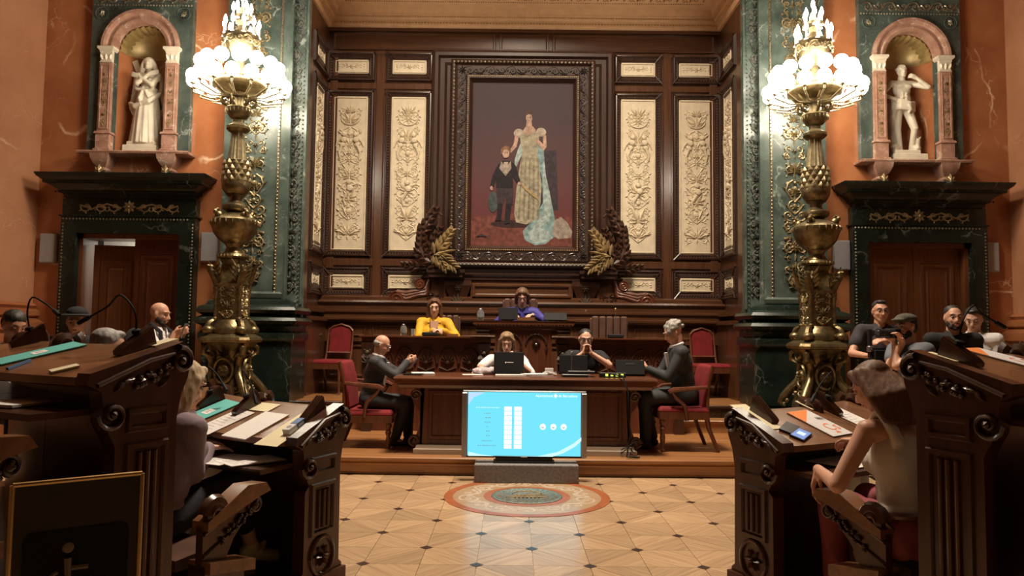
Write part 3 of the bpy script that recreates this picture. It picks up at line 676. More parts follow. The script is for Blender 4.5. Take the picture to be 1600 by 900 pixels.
o = Orn(lambda u, v, w: (AX+u, YB-.125-w, zt+.165+v)); beads(o, [(-3.0+i*.04, 0) for i in range(151)], .013, .012, 4); beads(o, [(-3.05+i*.05, -.1) for i in range(123)], .016, .012, 4); o.build('gilt_bead', 'gilt', cv)
for s in (-1, 1):
    o = Orn(lambda u, v, w: (AX+s*(HWA-.125-w), 10.8+u, zt+.165+v)); beads(o, [(-.75+i*.04, 0) for i in range(38)], .013, .012, 4); beads(o, [(-.75+i*.05, -.1) for i in range(30)], .016, .012, 4); o.build('gilt_bead', 'gilt', cv)

# ------------------------------------------------------------------ portrait
pt = thing('portrait_painting', 'huge portrait of a lady in pale gown and a boy, in a black carved frame', 'painting', (AX+pcx, YB-.05, pcz))
cw, ch = 1.63, wz(816, 131)-wz(816, 389); cz = (wz(816, 131)+wz(816, 389))/2-pcz
fi = (pw_-cw)/2; top = ph_/2-(cz+ch/2); 
fr = MB().frame(0, 0, pw_, ph_, 0, [(0, 0), (.0, .1), (.03, .13), (.06, .12), (.08, .08), (.11, .1), (.24, .085), (.26, .1), (.3, .1), (fi, .03), (fi+.03, .0)]); fr.build('frame', 'w_dark', pt, 25)
o = Orn(lambda u, v, w: (u, -.085-w, v))
hw, hh = pw_/2-.175, ph_/2-.175
for (lx, ly, hor) in ((0, hh, 1), (0, -hh, 1), (-hw, 0, 0), (hw, 0, 0)):
    mp0 = o.mp
    o.mp = (lambda u, v, w, lx=lx, ly=ly: (lx+u, -.09-w, ly+v)) if hor else (lambda u, v, w, lx=lx, ly=ly: (lx+v, -.09-w, ly-u))
    frieze(o, (2*hw-.1 if hor else 2*hh-.1), .15, .009, None); o.mp = mp0
for sx in (-1, 1):
    for sz in (-1, 1): o.rosette(sx*hw, sz*hh, .08, 8, .03)
o.build('leaf_carving', plain('ebony', (.03, .025, .022), .28, var=.4), pt)
o = Orn(lambda u, v, w: (u, -.1-w, v)); rect_beads(o, pw_-.09, ph_-.09, .062, .026, .04); o.build('egg_moulding', 'pewter', pt)
o = Orn(lambda u, v, w: (u, -.1-w, v)); rect_beads(o, pw_-.55, ph_-.55, .03, .012, .014); o.build('inner_bead', 'gold_wood', pt)
# canvas: ground shaded from deep plum to red floor
m, nt, b_, N, L = mk('canvas'); tc = N('ShaderNodeTexCoord'); sp = N('ShaderNodeSeparateXYZ'); L(tc.outputs['Generated'], sp.inputs[0])
nz = N('ShaderNodeTexNoise'); nz.inputs['Scale'].default_value = 5; nz.inputs['Detail'].default_value = 7; L(tc.outputs['Generated'], nz.inputs['Vector'])
ad = N('ShaderNodeMath'); ad.operation = 'MULTIPLY_ADD'; L(nz.outputs['Fac'], ad.inputs[0]); ad.inputs[1].default_value = .3; L(sp.outputs['Z'], ad.inputs[2])
r = ramp(N, [(.0, (.15, .035, .03)), (.26, (.16, .035, .03)), (.3, (.1, .024, .024)), (.55, (.085, .033, .036)), (.8, (.062, .033, .036)), (1, (.045, .03, .034))]); L(ad.outputs[0], r.inputs[0]); L(r.outputs[0], b_.inputs['Base Color']); b_.inputs['Roughness'].default_value = .6; b_.inputs['Specular IOR Level'].default_value = .25; MATS['canvas'] = m
MB().box(-cw/2, cw/2, -.02, 0, cz-ch/2, cz+ch/2).build('canvas', 'canvas', pt, 0)
PK = cw/160.0; ZK = ch/258.0
def cp(px, py): return ((px-815)*PK, cz+(260-py)*ZK)
layer = [0]
def paint(name, pts, mat):
    layer[0] += 1; y = -.0205-layer[0]*.0003
    return MB().add([(u, y, v) for u, v in (cp(*p) for p in pts)], [tuple(range(len(pts)))]).build(name, mat, pt, 0)
def blobpts(cx, cy, rx, ry, n=18, rot=0): return [(cx+rx*cos(2*pi*k/n)*cos(rot)-ry*sin(2*pi*k/n)*sin(rot), cy+rx*cos(2*pi*k/n)*sin(rot)+ry*sin(2*pi*k/n)*cos(rot)) for k in range(n)]
for nm, c in (('p_skin', (.55, .36, .27)), ('p_gown', (.42, .38, .27)), ('p_gown2', (.3, .26, .17)), ('p_train', (.26, .4, .4)), ('p_train2', (.42, .52, .5)), ('p_dark', (.02, .013, .017)), ('p_dark2', (.05, .035, .045)), ('p_hair', (.09, .05, .03)), ('p_hair2', (.25, .13, .06)), ('p_lace', (.5, .42, .33)), ('p_shawl', (.4, .33, .27)), ('p_hat', (.08, .1, .1)), ('p_red', (.2, .06, .045)), ('p_gold', (.45, .32, .14)), ('p_sh', (.05, .02, .02))):
    plain(nm, tuple(x*.62 for x in c), .6, var=.4, scale=16, Specular_IOR_Level=.25)
paint('painted_floor', [(735, 388), (735, 342), (800, 336), (895, 340), (895, 388)], 'p_red')
paint('painted_shadow', blobpts(800, 352, 34, 6), 'p_sh')
paint('painted_chair', [(838, 240), (868, 236), (872, 330), (845, 330)], 'p_dark2')
paint('painted_train', [(838, 225), (848, 232), (852, 275), (858, 300), (866, 340), (870, 368), (852, 382), (836, 384), (820, 376), (817, 362), (832, 345), (848, 318), (846, 280), (836, 245)], 'p_train')
paint('painted_train_fold', [(846, 236), (852, 275), (862, 320), (858, 345), (842, 358), (830, 362), (850, 330), (848, 285)], 'p_train2'); paint('painted_train_fold', [(824, 364), (842, 356), (856, 362), (864, 372), (850, 380), (832, 381)], 'p_train2')
paint('painted_shawl', [(866, 346), (876, 340), (886, 348), (894, 362), (892, 372), (872, 374), (862, 366)], 'p_shawl')
paint('painted_gown', [(815, 240), (810, 268), (806, 300), (803, 335), (806, 349), (822, 352), (836, 346), (844, 320), (846, 290), (841, 258), (837, 238)], 'p_gown')
for k in range(5): paint('painted_gown_fold', [(813+k*6.5, 250), (815+k*6.5, 250), (812+k*7.5, 345), (809+k*7.5, 345)], 'p_gown2')
paint('painted_bodice', [(810, 209), (818, 206), (832, 206), (842, 210), (840, 228), (838, 242), (826, 246), (815, 242), (812, 226)], 'p_gown')
paint('painted_train_hip', [(812, 226), (815, 242), (808, 258), (803, 270), (803, 252), (808, 236)], 'p_train2')
paint('painted_neckline', [(816, 206), (820, 200), (831, 200), (836, 206), (828, 214), (820, 213)], 'p_skin'); paint('painted_neck', [(821, 192), (829, 192), (830, 203), (820, 203)], 'p_skin')
paint('painted_sleeve', blobpts(809, 211, 8, 7), 'p_lace'); paint('painted_sleeve', blobpts(844, 209, 8, 7), 'p_lace')
paint('painted_arm', [(803, 214), (809, 216), (806, 232), (797, 242), (795, 238), (801, 228)], 'p_skin'); paint('painted_arm', [(846, 212), (852, 214), (853, 232), (848, 238), (834, 222), (838, 219), (848, 228)], 'p_skin')
paint('painted_face', blobpts(825, 187, 5.2, 7), 'p_skin'); paint('painted_hair', [(819, 186), (819, 180), (823, 177), (828, 177), (832, 181), (831, 188), (829, 182), (824, 181), (821, 183)], 'p_hair'); paint('painted_hair', blobpts(825, 176, 3.2, 3), 'p_hair')
for e in (-1, 1): paint('painted_eye', blobpts(825+e*2, 186.5, .8, .6, 8), 'p_hair')
paint('painted_mouth', blobpts(825, 191.5, 1.3, .5, 8), 'p_hair2')
paint('painted_hat', blobpts(770, 318, 8, 16), 'p_hat')
paint('painted_jacket', [(776, 262), (783, 254), (797, 254), (805, 262), (812, 285), (808, 290), (800, 278), (801, 298), (775, 298), (774, 284), (769, 298), (764, 296), (769, 276)], 'p_dark')
paint('painted_collar', [(782, 255), (790, 264), (797, 254), (798, 266), (789, 278), (779, 266)], 'p_shawl'); paint('painted_shirt', [(786, 256), (793, 256), (790, 273), (786, 273)], 'p_lace')
paint('painted_breeches', [(775, 297), (801, 297), (801, 322), (791, 322), (789, 306), (786, 322), (776, 320)], 'p_dark2')
paint('painted_stocking', [(777, 320), (785, 320), (783, 346), (773, 348), (776, 340)], 'p_dark'); paint('painted_stocking', [(790, 320), (799, 320), (796, 350), (788, 352)], 'p_dark')
paint('painted_boy_face', blobpts(789, 243, 5.5, 7), 'p_skin'); paint('painted_boy_hair', [(781, 245), (781, 236), (787, 231), (794, 232), (797, 238), (795, 243), (793, 237), (786, 237), (784, 242)], 'p_hair2')
for e in (-1, 1): paint('painted_eye', blobpts(789+e*2, 242, .8, .6, 8), 'p_hair')
paint('painted_hand', blobpts(767, 297, 2.4, 3.4), 'p_skin'); paint('painted_hand', blobpts(811, 289, 3, 2.4), 'p_skin')
paint('painted_branch', [(812, 288), (822, 295), (836, 306), (841, 314), (832, 309), (820, 299)], 'p_gold')
paint('painted_signature', [(742, 372), (752, 367), (763, 372), (752, 371)], 'p_dark2')

# ------------------------------------------------------------------ carved back of the presidency under the portrait
tz = wz(816, 423, 11.4)
bs = struct(thing('trim_8', None, None, (AX, 11.42, 0)))
MB().mould(-1.35, 1.35, 0, .18, [(0, tz-.16), (.03, tz-.15), (.03, tz-.1), (.07, tz-.07), (.07, tz-.03), (.1, tz), (0, tz+.01)]).build('shelf', 'w_dark', bs, 20)
for s in (-1, 1): MB().mould(*sorted((s*.95, s*1.42)), -.1, .18, [(0, tz-.13), (.03, tz-.12), (.03, tz-.07), (.06, tz-.05), (.06, tz)]).build('shelf_block', 'w_dark', bs, 20)
f = MB().box(-.8, .8, 0, .18, r0+.3, tz-.16); f.frame(0, (r0+.36+tz-.2)/2, 1.56, tz-.2-r0-.38, 0, [(0, 0), (.01, .03), (.04, .03), (.06, .0)]); f.build('back_panel', 'w_wallx', bs, 20)
for s in (-1, 1):
    z0, z1 = r0+.12, tz-.16
    c = MB().mould(*sorted((s*.84, s*1.16)), .0, .18, [(-.06, z0-.05), (0, z0), (-.03, z0+.05), (-.02, (z0+z1)/2), (.05, z1-.08), (.05, z1)]); cb = c.build('console', 'w_carve', bs, 20)
    o = Orn(lambda u, v, w: (s*1.0+u, -.0-w, (z0+z1)/2+v)); o.palm(0, -.12, pi/2, .18, 7, .06); o.both(lambda: (o.scroll(.07, .12, .06, 0, 1, 1.2, .014, 2), o.scroll(.08, -.14, .05, pi, -1, 1.2, .012, 2))); o.dot(0, -.2, .05, .07, 8); o.rosette(0, .14, .06, 6, .06); o.build('console_carving', 'pewter', cb)
    pb_ = MB().box(*sorted((s*1.18, s*1.6)), .02, .18, z0-.05, tz-.13); pb_.frame(s*1.39, (z0+tz-.1)/2, .4, tz-z0-.1, .02, [(0, 0), (.01, .02), (.03, .02), (.04, 0)]); pb_.build('side_block', 'w_wall', bs, 0)
    o = Orn(lambda u, v, w: (s*(1.36+u), .0-w, z0+.17+v)); rn = random.Random(4)
    for k in range(26): o.leaf(rn.uniform(-.13, .12), rn.uniform(-.1, .14), rn.uniform(0, 6.3), .07, .035, .03); 
    o.build('leaf_carving', 'w_carve', bs)
    # volute
    for nm, px_, py_, rd in (('big_volute', 619, 467, .125), ('small_volute', 656, 444, .085)):
        c_ = P(px_, py_, 11.38); cxv, czv = s*abs(c_.x-AX), c_.z; v = MB()
        v.lathe([(.001, -.0), (rd, 0), (rd, .05), (rd*.9, .075), (.001, .075)], n=28); v.xf(Matrix.Translation((cxv, .03, czv)) @ Matrix.Rotation(pi/2, 4, 'X'))
        pts = []
        for k in range(44): t = k/43; a_ = t*2*pi*2.1; q = rd*.93*(1-t)**.95+.004; pts.append((cxv+s*sin(a_)*q, -.045, czv+cos(a_)*q))
        v.tube(pts, [rd*.13*(1-.4*k/43) for k in range(44)], 7); v.ell((cxv, -.05, czv), rd*.16); v.build(nm, 'w_deskz', bs, 35)
        if rd > .1: big = (cxv, czv)
        else: sml = (cxv, czv)
    v = MB()
    for dz_ in (0, -.05, -.1):
        v.tube([(big[0], .0, big[1]+.12+dz_*.2), ((big[0]*.6+sml[0]*.4), .0, big[1]+.1+dz_), (sml[0]+s*.02, .0, sml[1]-.1+dz_*.7), (s*1.5, .0, sml[1]-.06+dz_), (s*1.45, .0, sml[1]+.08)], [.03, .035, .035, .035, .025], 8)
    v.box(*sorted((s*1.45, abs(big[0])*s)), 0.02, .16, big[1]-.14, big[1]+.1); v.build('volute_band', 'w_deskz', bs, 35)
    # acanthus crest beside the picture frame
    ac = MB(); 
    t_ = thing('acanthus_crest', 'carved acanthus crest with gilt leaf by the portrait frame, above %s' % ('the woman in mustard' if s < 0 else 'the empty leather chair'), 'carving', (AX, 11.3, tz+.0), 0, 'acanthus crests flanking the portrait')
    spine = [(s*1.1, 0, .08), (s*1.3, 0, .06), (s*1.5, 0, .14), (s*1.62, 0, .36), (s*1.56, 0, .6), (s*1.42, 0, .82), (s*1.32, 0, .9), (s*1.26, 0, .84)]
    MB().tube(spine, [.03, .05, .055, .055, .05, .045, .035, .02], 8).build('stem', 'w_carve', t_)
    o = Orn(lambda u, v, w: (s*u, -.02-w, v)); rn = random.Random(8)
    def frond(p0, p1, n, ln, side, wd=.07):
        for k in range(n):
            t = k/(n-1); x, z = p0[0]+(p1[0]-p0[0])*t, p0[1]+(p1[1]-p0[1])*t; a0 = atan2(p1[1]-p0[1], p1[0]-p0[0])
            for e in side: o.leaf(x, z, a0+e*(.75-.3*t), ln*(1-.35*t), wd, .06)
    frond((1.3, .05), (1.56, .2), 4, .18, (1, -1), .11); frond((1.56, .2), (1.57, .58), 5, .19, (1, -1), .12); frond((1.57, .55), (1.38, .9), 5, .18, (1, -1), .11); frond((1.48, .2), (1.3, .6), 5, .17, (1, -1), .09); frond((1.6, .02), (1.82, .06), 4, .14, (1, -1))
    o.build('dark_leaf', 'w_carve', t_)
    o = Orn(lambda u, v, w: (s*u, -.07-w, v)); frond((1.36, .22), (1.12, .56), 6, .2, (1, -1), .085); frond((1.34, .24), (1.08, .05), 6, .22, (1, -1), .07); frond((1.38, .22), (1.2, .02), 5, .16, (1, -1)); o.palm(1.3, .25, pi*.95, .28, 7, .06); o.build('gilt_leaf', 'gold_wood', t_)
# ------------------------------------------------------------------ torcheres
YL = 8.6; ZB = P(1275, 638, YL).z
def lz(py): return P(1275, py, YL).z-ZB
K = YL/FPX
def build_torchere(label, x):
    t = thing('torchere', label, 'floor lamp', (x, YL, ZB), 0, 'tall bronze torcheres either side of the dais')
    def prof(rows): return [(r*K, lz(y)) for y, r in rows]
    # foot
    b = MB(); zt, zm, z0 = lz(546), lz(575), 0
    def sq(hw, z, ch=.35): h = hw*K; c = h*(1-ch); return [(x_*1.0, y_*1.0, z) for x_, y_ in ((-c, -h), (c, -h), (h, -c), (h, c), (c, h), (-c, h), (-h, c), (-h, -c))]
    b.loft([sq(w_, lz(y)) for y, w_ in ((638, 34), (628, 32), (612, 27), (596, 23), (580, 20), (566, 21), (556, 26), (546, 34))])
    b.build('foot_body', 'bronze', t, 40)
    for k in range(4):
        a = pi/4+k*pi/2; e = Vector((cos(a), sin(a), 0)); pts = []
        for y, r in ((552, 30), (548, 36), (553, 43), (562, 42), (566, 35), (560, 33)): pts.append(e*r*K+Vector((0, 0, lz(y))))
        f = MB().tube(pts[::-1], [.012, .025, .035, .035, .03, .02], 8)
        pts = [e*r*K+Vector((0, 0, lz(y))) for y, r in ((562, 36), (572, 29), (584, 27), (598, 33), (612, 46), (624, 56), (632, 60), (636, 54), (630, 49), (624, 52))]
        f.tube(pts, [.035, .04, .045, .05, .055, .055, .05, .042, .03, .02], 8); f.ell(e*50*K+Vector((0, 0, lz(629))), .04)
        f.build('scroll_foot', 'bronze', t, 50)
        a2 = k*pi/2-pi/2; e2 = Vector((cos(a2), sin(a2), 0)); tn = Vector((-sin(a2), cos(a2), 0))
        def mp(u, v, w, e2=e2, tn=tn):
            z = lz(588)+v; h = 22*K+.02+abs(v)*.12; return tuple(e2*(h+w)+tn*u+Vector((0, 0, z)))
        o = Orn(mp); o.rib([(.105*cos(2*pi*i/20), .14*sin(2*pi*i/20)) for i in range(21)], .02); o.dot(0, 0, .085, .05, 10); o.palm(0, .16, pi/2, .12, 5, .05); o.palm(0, -.16, -pi/2, .13, 5, .05)
        o.rosette(0, 0, .07, 6, .065); o.both(lambda: (o.scroll(.16, -.2, .07, pi/2, -1, 1.2, .018, 2), o.leaf(.1, .14, .6, .14, .06, .04)))
        o.build('cartouche', 'bronze', t, 40)
    m = MB().loft([sq(w_, lz(y), .3) for y, w_ in ((546, 33), (545, 38), (541, 40), (537, 38), (535, 34), (532, 30))]); m.build('foot_plate', 'bronze', t, 30)
    m = MB(); 
    for k in range(4):
        a = pi/4+k*pi/2; e = Vector((cos(a), sin(a), 0))
        m.ell(e*36*K+Vector((0, 0, lz(526))), (.07, .07, .055)); m.tube([e*r*K+Vector((0, 0, lz(y))) for y, r in ((534, 28), (522, 38), (515, 34), (510, 27))], [.03, .04, .035, .02], 6)
    m.lathe(prof([(534, 30), (528, 33), (520, 30), (514, 26), (510, 24)]), n=16); m.build('foot_collar', 'bronze', t, 50)
    # square shaft with corner colonnettes
    s = MB().loft([sq(w_, lz(y), .12) for y, w_ in ((512, 19), (462, 19), (455, 22), (446, 19), (432, 15), (424, 13), (417, 16))]); s.build('shaft', 'bronze', t, 30)
    for k in range(4):
        a = pi/4+k*pi/2; c = MB().lathe([(.028, lz(511)), (.036, lz(508)), (.02, lz(506)), (.024, lz(490)), (.02, lz(473)), (.034, lz(470)), (.03, lz(464)), (.04, lz(460))], (26*K*cos(a), 26*K*sin(a)), 8); c.build('colonnette', 'bronze', t, 40)
        a2 = k*pi/2-pi/2; e2 = Vector((cos(a2), sin(a2), 0)); tn = Vector((-sin(a2), cos(a2), 0))
        o = Orn(lambda u, v, w, e2=e2, tn=tn: tuple(e2*(19*K+w)+tn*u+Vector((0, 0, lz(485)+v)))); candelabra(o, .22, .36, .012, .12, k+1); o.rib([(-.1, .15), (-.06, .2), (0, .225), (.06, .2), (.1, .15)], .012); o.build('shaft_relief', 'bronze2', t, 30)
        # winged creatures at the shoulders
        e = Vector((cos(a), sin(a), 0)); w = MB().tube([e*r*K+Vector((0, 0, lz(y))) for y, r in ((462, 24), (452, 25), (442, 30), (434, 36), (428, 35), (427, 41))], [.03, .045, .045, .035, .03, .008], 7)
        w.ell(e*35*K+Vector((0, 0, lz(430))), (.04, .04, .035)); 
        for q in (-1, 1):
            tt = Vector((-sin(a), cos(a), 0))*q
            for i in range(4): p = e*(22+2*i)*K+Vector((0, 0, lz(450-6*i)))+tt*.03; w.tube([p, p+e*.03+tt*.07+Vector((0, 0, .05)), p+e*.02+tt*.1+Vector((0, 0, .11))], [.012, .018, .004], 5)
        w.build('winged_figure', 'bronze', t, 50)
    b = MB().lathe(prof([(417, 16), (415, 22), (412, 24), (408, 22), (406, 15), (398, 11), (392, 14)]), n=24); b.build('collar', 'bronze', t)
    o = Orn(lambda u, v, w: ((24*K+w)*cos(u), (24*K+w)*sin(u), lz(411.5)+v)); beads(o, [(2*pi*i/28, 0) for i in range(28)], .018*1.0, .02, 4); o.build('bead_ring', 'bronze2', t)
    bowl = MB().lathe(prof([(394, 11), (390, 17), (384, 24), (376, 30), (366, 34), (362, 35), (360, 36), (356, 36), (353, 33), (349, 24), (344, 15)]), n=32, star=lambda k, r, z: r*(1+.035*(k % 2)*(z < lz(366)))); bowl.build('urn_bowl', 'bronze', t, 30)
    o = Orn(lambda u, v, w: ((35.5*K+w)*cos(u), (35.5*K+w)*sin(u), lz(359)+v)); beads(o, [(2*pi*i/24, 0) for i in range(24)], .03, .02, 5); o.build('urn_studs', 'bronze2', t)
    for k in range(4):
        m = MB(); a = k*pi/2+.9; e = Vector((cos(a), sin(a), 0)); m.ell(e*27*K+Vector((0, 0, lz(350))), (.05, .05, .055)); m.ell(e*33*K+Vector((0, 0, lz(345))), (.028, .028, .03)); m.tube([e*20*K+Vector((0, 0, lz(352))), e*30*K+Vector((0, 0, lz(340))), e*36*K+Vector((0, 0, lz(343)))], [.02, .022, .008], 6)
        m.build('urn_mask', 'bronze', t, 50)
    MB().lathe(prof([(350, 13), (343, 11), (341, 15), (338, 19), (334, 20), (331, 19), (329, 13), (324, 9), (319, 10), (316, 15)]), n=24).build('neck_ring', 'bronze', t)
    kn = MB().lathe(prof([(318, 9), (314, 16), (306, 21), (298, 22), (288, 20), (276, 17.5), (266, 16), (262, 16.5), (260, 12)]), n=24); kk = kn.build('leaf_knop', 'bronze', t)
    def kr(v): 
        q = (v-lz(318))/(lz(262)-lz(318)); return K*(9+14*sin(min(1, q*1.9)*pi/2)*(1-.3*q))
    o = Orn(lambda u, v, w: ((kr(v)+w)*cos(u/.16), (kr(v)+w)*sin(u/.16), v)); rn = random.Random(3)
    for j in range(6):
        for i in range(12): o.leaf((i+.5*(j % 2))/12*2*pi*.16, lz(316)+j*.066, pi/2, .085, .07, .022)
    o.build('knop_leaves', 'bronze2', kk, 30)
    MB().lathe(prof([(262, 15), (255, 14), (245, 12.5), (232, 11), (222, 9.5), (218, 10)]), n=32, star=lambda k, r, z: r*(1-.09*(k % 2))).build('fluted_stem', 'bronze2', t, 20)
    MB().lathe(prof([(219, 9), (217, 14), (213, 18), (209, 18), (206, 13), (203, 9), (197, 9), (195, 13), (190, 17), (184, 19), (181, 20), (179, 19), (178, 12)]), n=28).build('stem_cup', 'bronze', t)
    o = Orn(lambda u, v, w: ((19*K+w)*cos(u), (19*K+w)*sin(u), lz(185)+v)); beads(o, [(2*pi*i/20, 0) for i in range(20)], .03, .022, 5); o.build('cup_studs', 'bronze2', t)['kind'] = 'stuff'
    MB().lathe(prof([(180, 9), (170, 8), (160, 9), (154, 14)]), n=16).build('bracket_core', 'bronze', t)
    for k in range(6):
        a = k*pi/3+.4; e = Vector((cos(a), sin(a), 0)); q = lambda r, y: e*r*K+Vector((0, 0, lz(y)))
        MB().tube([q(14, 178), q(24, 174), q(27, 167), q(23, 162), q(17, 165), q(17, 170), q(21, 170)], [.018, .022, .024, .022, .018, .014, .01], 6).tube([q(17, 163), q(24, 158), q(32, 153), q(34, 149)], [.018, .02, .018, .015], 6).build('scroll_bracket', 'bronze', t, 50)
    d = MB().lathe(prof([(156, 12), (153, 28), (150, 40), (147, 43), (144, 44.5), (141, 44.5), (139, 43), (138, 20), (136, 8)]), n=40); dd = d.build('gallery_dish', 'bronze', t)
    o = Orn(lambda u, v, w: ((44.5*K)*cos(u), (44.5*K)*sin(u), lz(141)+v)); 
    n = 40
    for i in range(n): a = 2*pi*i/n; p = Vector((44*K*cos(a), 44*K*sin(a), lz(139))); o.ell(p+Vector((0, 0, .02)), (.02, .02, .03), 6, 4)
    o.build('gallery_cresting', 'gilt', dd)
    # basket and candles above the globes
    MB().lathe(prof([(140, 7), (120, 6), (104, 7), (96, 14), (90, 19), (80, 24), (72, 27), (68, 28), (66, 27), (64, 14), (52, 6), (44, 8), (41, 16), (38, 17), (36, 8), (24, 3), (22, 3)]), n=24).build('upper_stem', 'bronze', t)
    o = Orn(lambda u, v, w: ((27*K+w)*cos(u/.2), (27*K+w)*sin(u/.2), lz(78)+v)); frieze(o, 2*pi*.2, .12, .012, 12); o.build('basket_tracery', 'bronze2', t)
    def arm(r0, y0, r1, y1, a, nm='arm'):
        e = Vector((cos(a), sin(a), 0)); q = lambda r, y: e*r+Vector((0, 0, lz(y)))
        return MB().tube([q(r0, y0), q((r0+r1)/2, y0+8), q(r1, y1+6), q(r1, y1)], .011, 6)
    gm = MB().ell((0, 0, 0), .083, 20, 14).mesh('globe', 60); gm.materials.append(MATS['globe'])
    cm = MB().lathe([(.03, -.1), (.03, -.085), (.012, -.08), (.04, -.07), (.035, -.055), (0, -.055)], n=10).mesh('cup', 40); cm.materials.append(MATS['bronze2'])
    # heights read at the front of each ring
    for n_, rr, yf_, off in ((14, .44, 94, 0.1), (16, .52, 117, .2)):
        z = P(1275, yf_, YL-rr).z-ZB
        for k in range(n_):
            a = 2*pi*k/n_+off; e = Vector((cos(a), sin(a), 0)); p = e*rr+Vector((0, 0, z))
            ar = MB().tube([e*.07+Vector((0, 0, z-.16)), e*(rr*.6)+Vector((0, 0, z-.2)), e*rr+Vector((0, 0, z-.14)), e*rr+Vector((0, 0, z-.09))], .011, 6).build('arm', 'bronze2', t)
            link('globe_shade', gm, None, ar, p); link('globe_cup', cm, None, ar, p)
    fm = MB().lathe([(.012, 0), (.022, .02), (.024, .045), (.015, .08), (.003, .11)], n=10).mesh('bulb', 60); fm.materials.append(MATS['flame'])
    km = MB().lathe([(.03, -.12), (.03, -.11), (.014, -.1), (.014, 0), (0, 0)], n=8).mesh('candle', 40); km.materials.append(MATS['paper'])
    def candle(r, y, a):
        e = Vector((cos(a), sin(a), 0)); z = lz(y); p = e*r+Vector((0, 0, z)); c = link('candle', km, None, t, p); link('flame_bulb', fm, None, c)
    for k in range(10): candle(.2, 54, 2*pi*k/10+.15)
    for k in range(6): candle(.1, 28, 2*pi*k/6+.3)
    candle(0, 12, 0)
    # stone pedestal it stands on
    p = tag(MB().mould(x-.42, x+.42, YL-.42, YL+.42, [(.06, 0), (.06, .12), (0, .16), (0, ZB-.12), (.05, ZB-.09), (.05, ZB-.045)]).build('lamp_pedestal', 'm_black', smooth=20), None, None)
    return t, p
tl, p_ = build_torchere('tall bronze torchere with glowing globes beside the half-open door', AX-3.45); tag(p_, 'dark marble block under the torchere by the half-open door', 'pedestal', 'torchere pedestals')
tr, p_ = build_torchere('tall bronze torchere with glowing globes beside the closed double door', AX+3.45); tag(p_, 'dark marble block under the torchere by the closed double door', 'pedestal', 'torchere pedestals')

# ------------------------------------------------------------------ table in front of the dais
DY = 7.6; TZ = 1.0-.012
t = thing('clerks_table', 'long polished wooden table on the platform behind the screen', 'table', (AX, DY+.42, Z1))
h = TZ-Z1
m = MB().mould(-1.36, 1.36, -.42, .42, [(-.09, h-.13), (-.05, h-.12), (-.03, h-.09), (-.03, h-.075), (.0, h-.07), (.0, h-.03), (.012, h-.02), (.0, h), (-.02, h)], 1, 1); m.build('table_top', 'w_desk', t, 20)
m = MB().box(-1.1, 1.1, -.3, -.24, .09, h-.12)
for a, b in ((-1.02, -.36), (-.3, .3), (.36, 1.02)): m.frame((a+b)/2, .4, b-a, .52, -.3, [(0, 0), (.01, .015), (.04, .015), (.05, 0)])
m.build('body', 'w_deskz', t, 20)
MB().mould(-1.16, 1.16, -.38, -.2, [(0, 0), (0, .05), (-.02, .06), (-.03, .09)], 1, 1).build('plinth_board', 'w_pale', t, 20)
for s in (-1, 1):
    e = MB(); pts = [(s*1.14, h-.13), (s*1.2, h-.2), (s*1.17, h-.3), (s*1.11, h-.38), (s*1.1, .3), (s*1.16, .14), (s*1.2, .09), (s*1.08, .09), (s*1.06, h-.13)]
    if s > 0: pts = pts[::-1]
    e.prism(pts, -.3, .3); q = e.build('bracket_end', 'w_deskz', t, 30)
    v = MB(); sp_ = []
    for k in range(28): tt = k/27; a_ = tt*2*pi*1.7; r_ = .055*(1-tt)+.006; sp_.append((s*1.15+cos(a_)*r_, -.3, h-.2+sin(a_)*r_))
    v.tube(sp_, .012, 6); v.tube([(s*1.16+cos(a_*.35)*.05, -.3, .13+sin(a_*.35)*.05) for a_ in range(18)], .016, 6); v.ell((s*1.16, -.3, .13), .025); v.build('carved_scroll', 'w_carve', q)

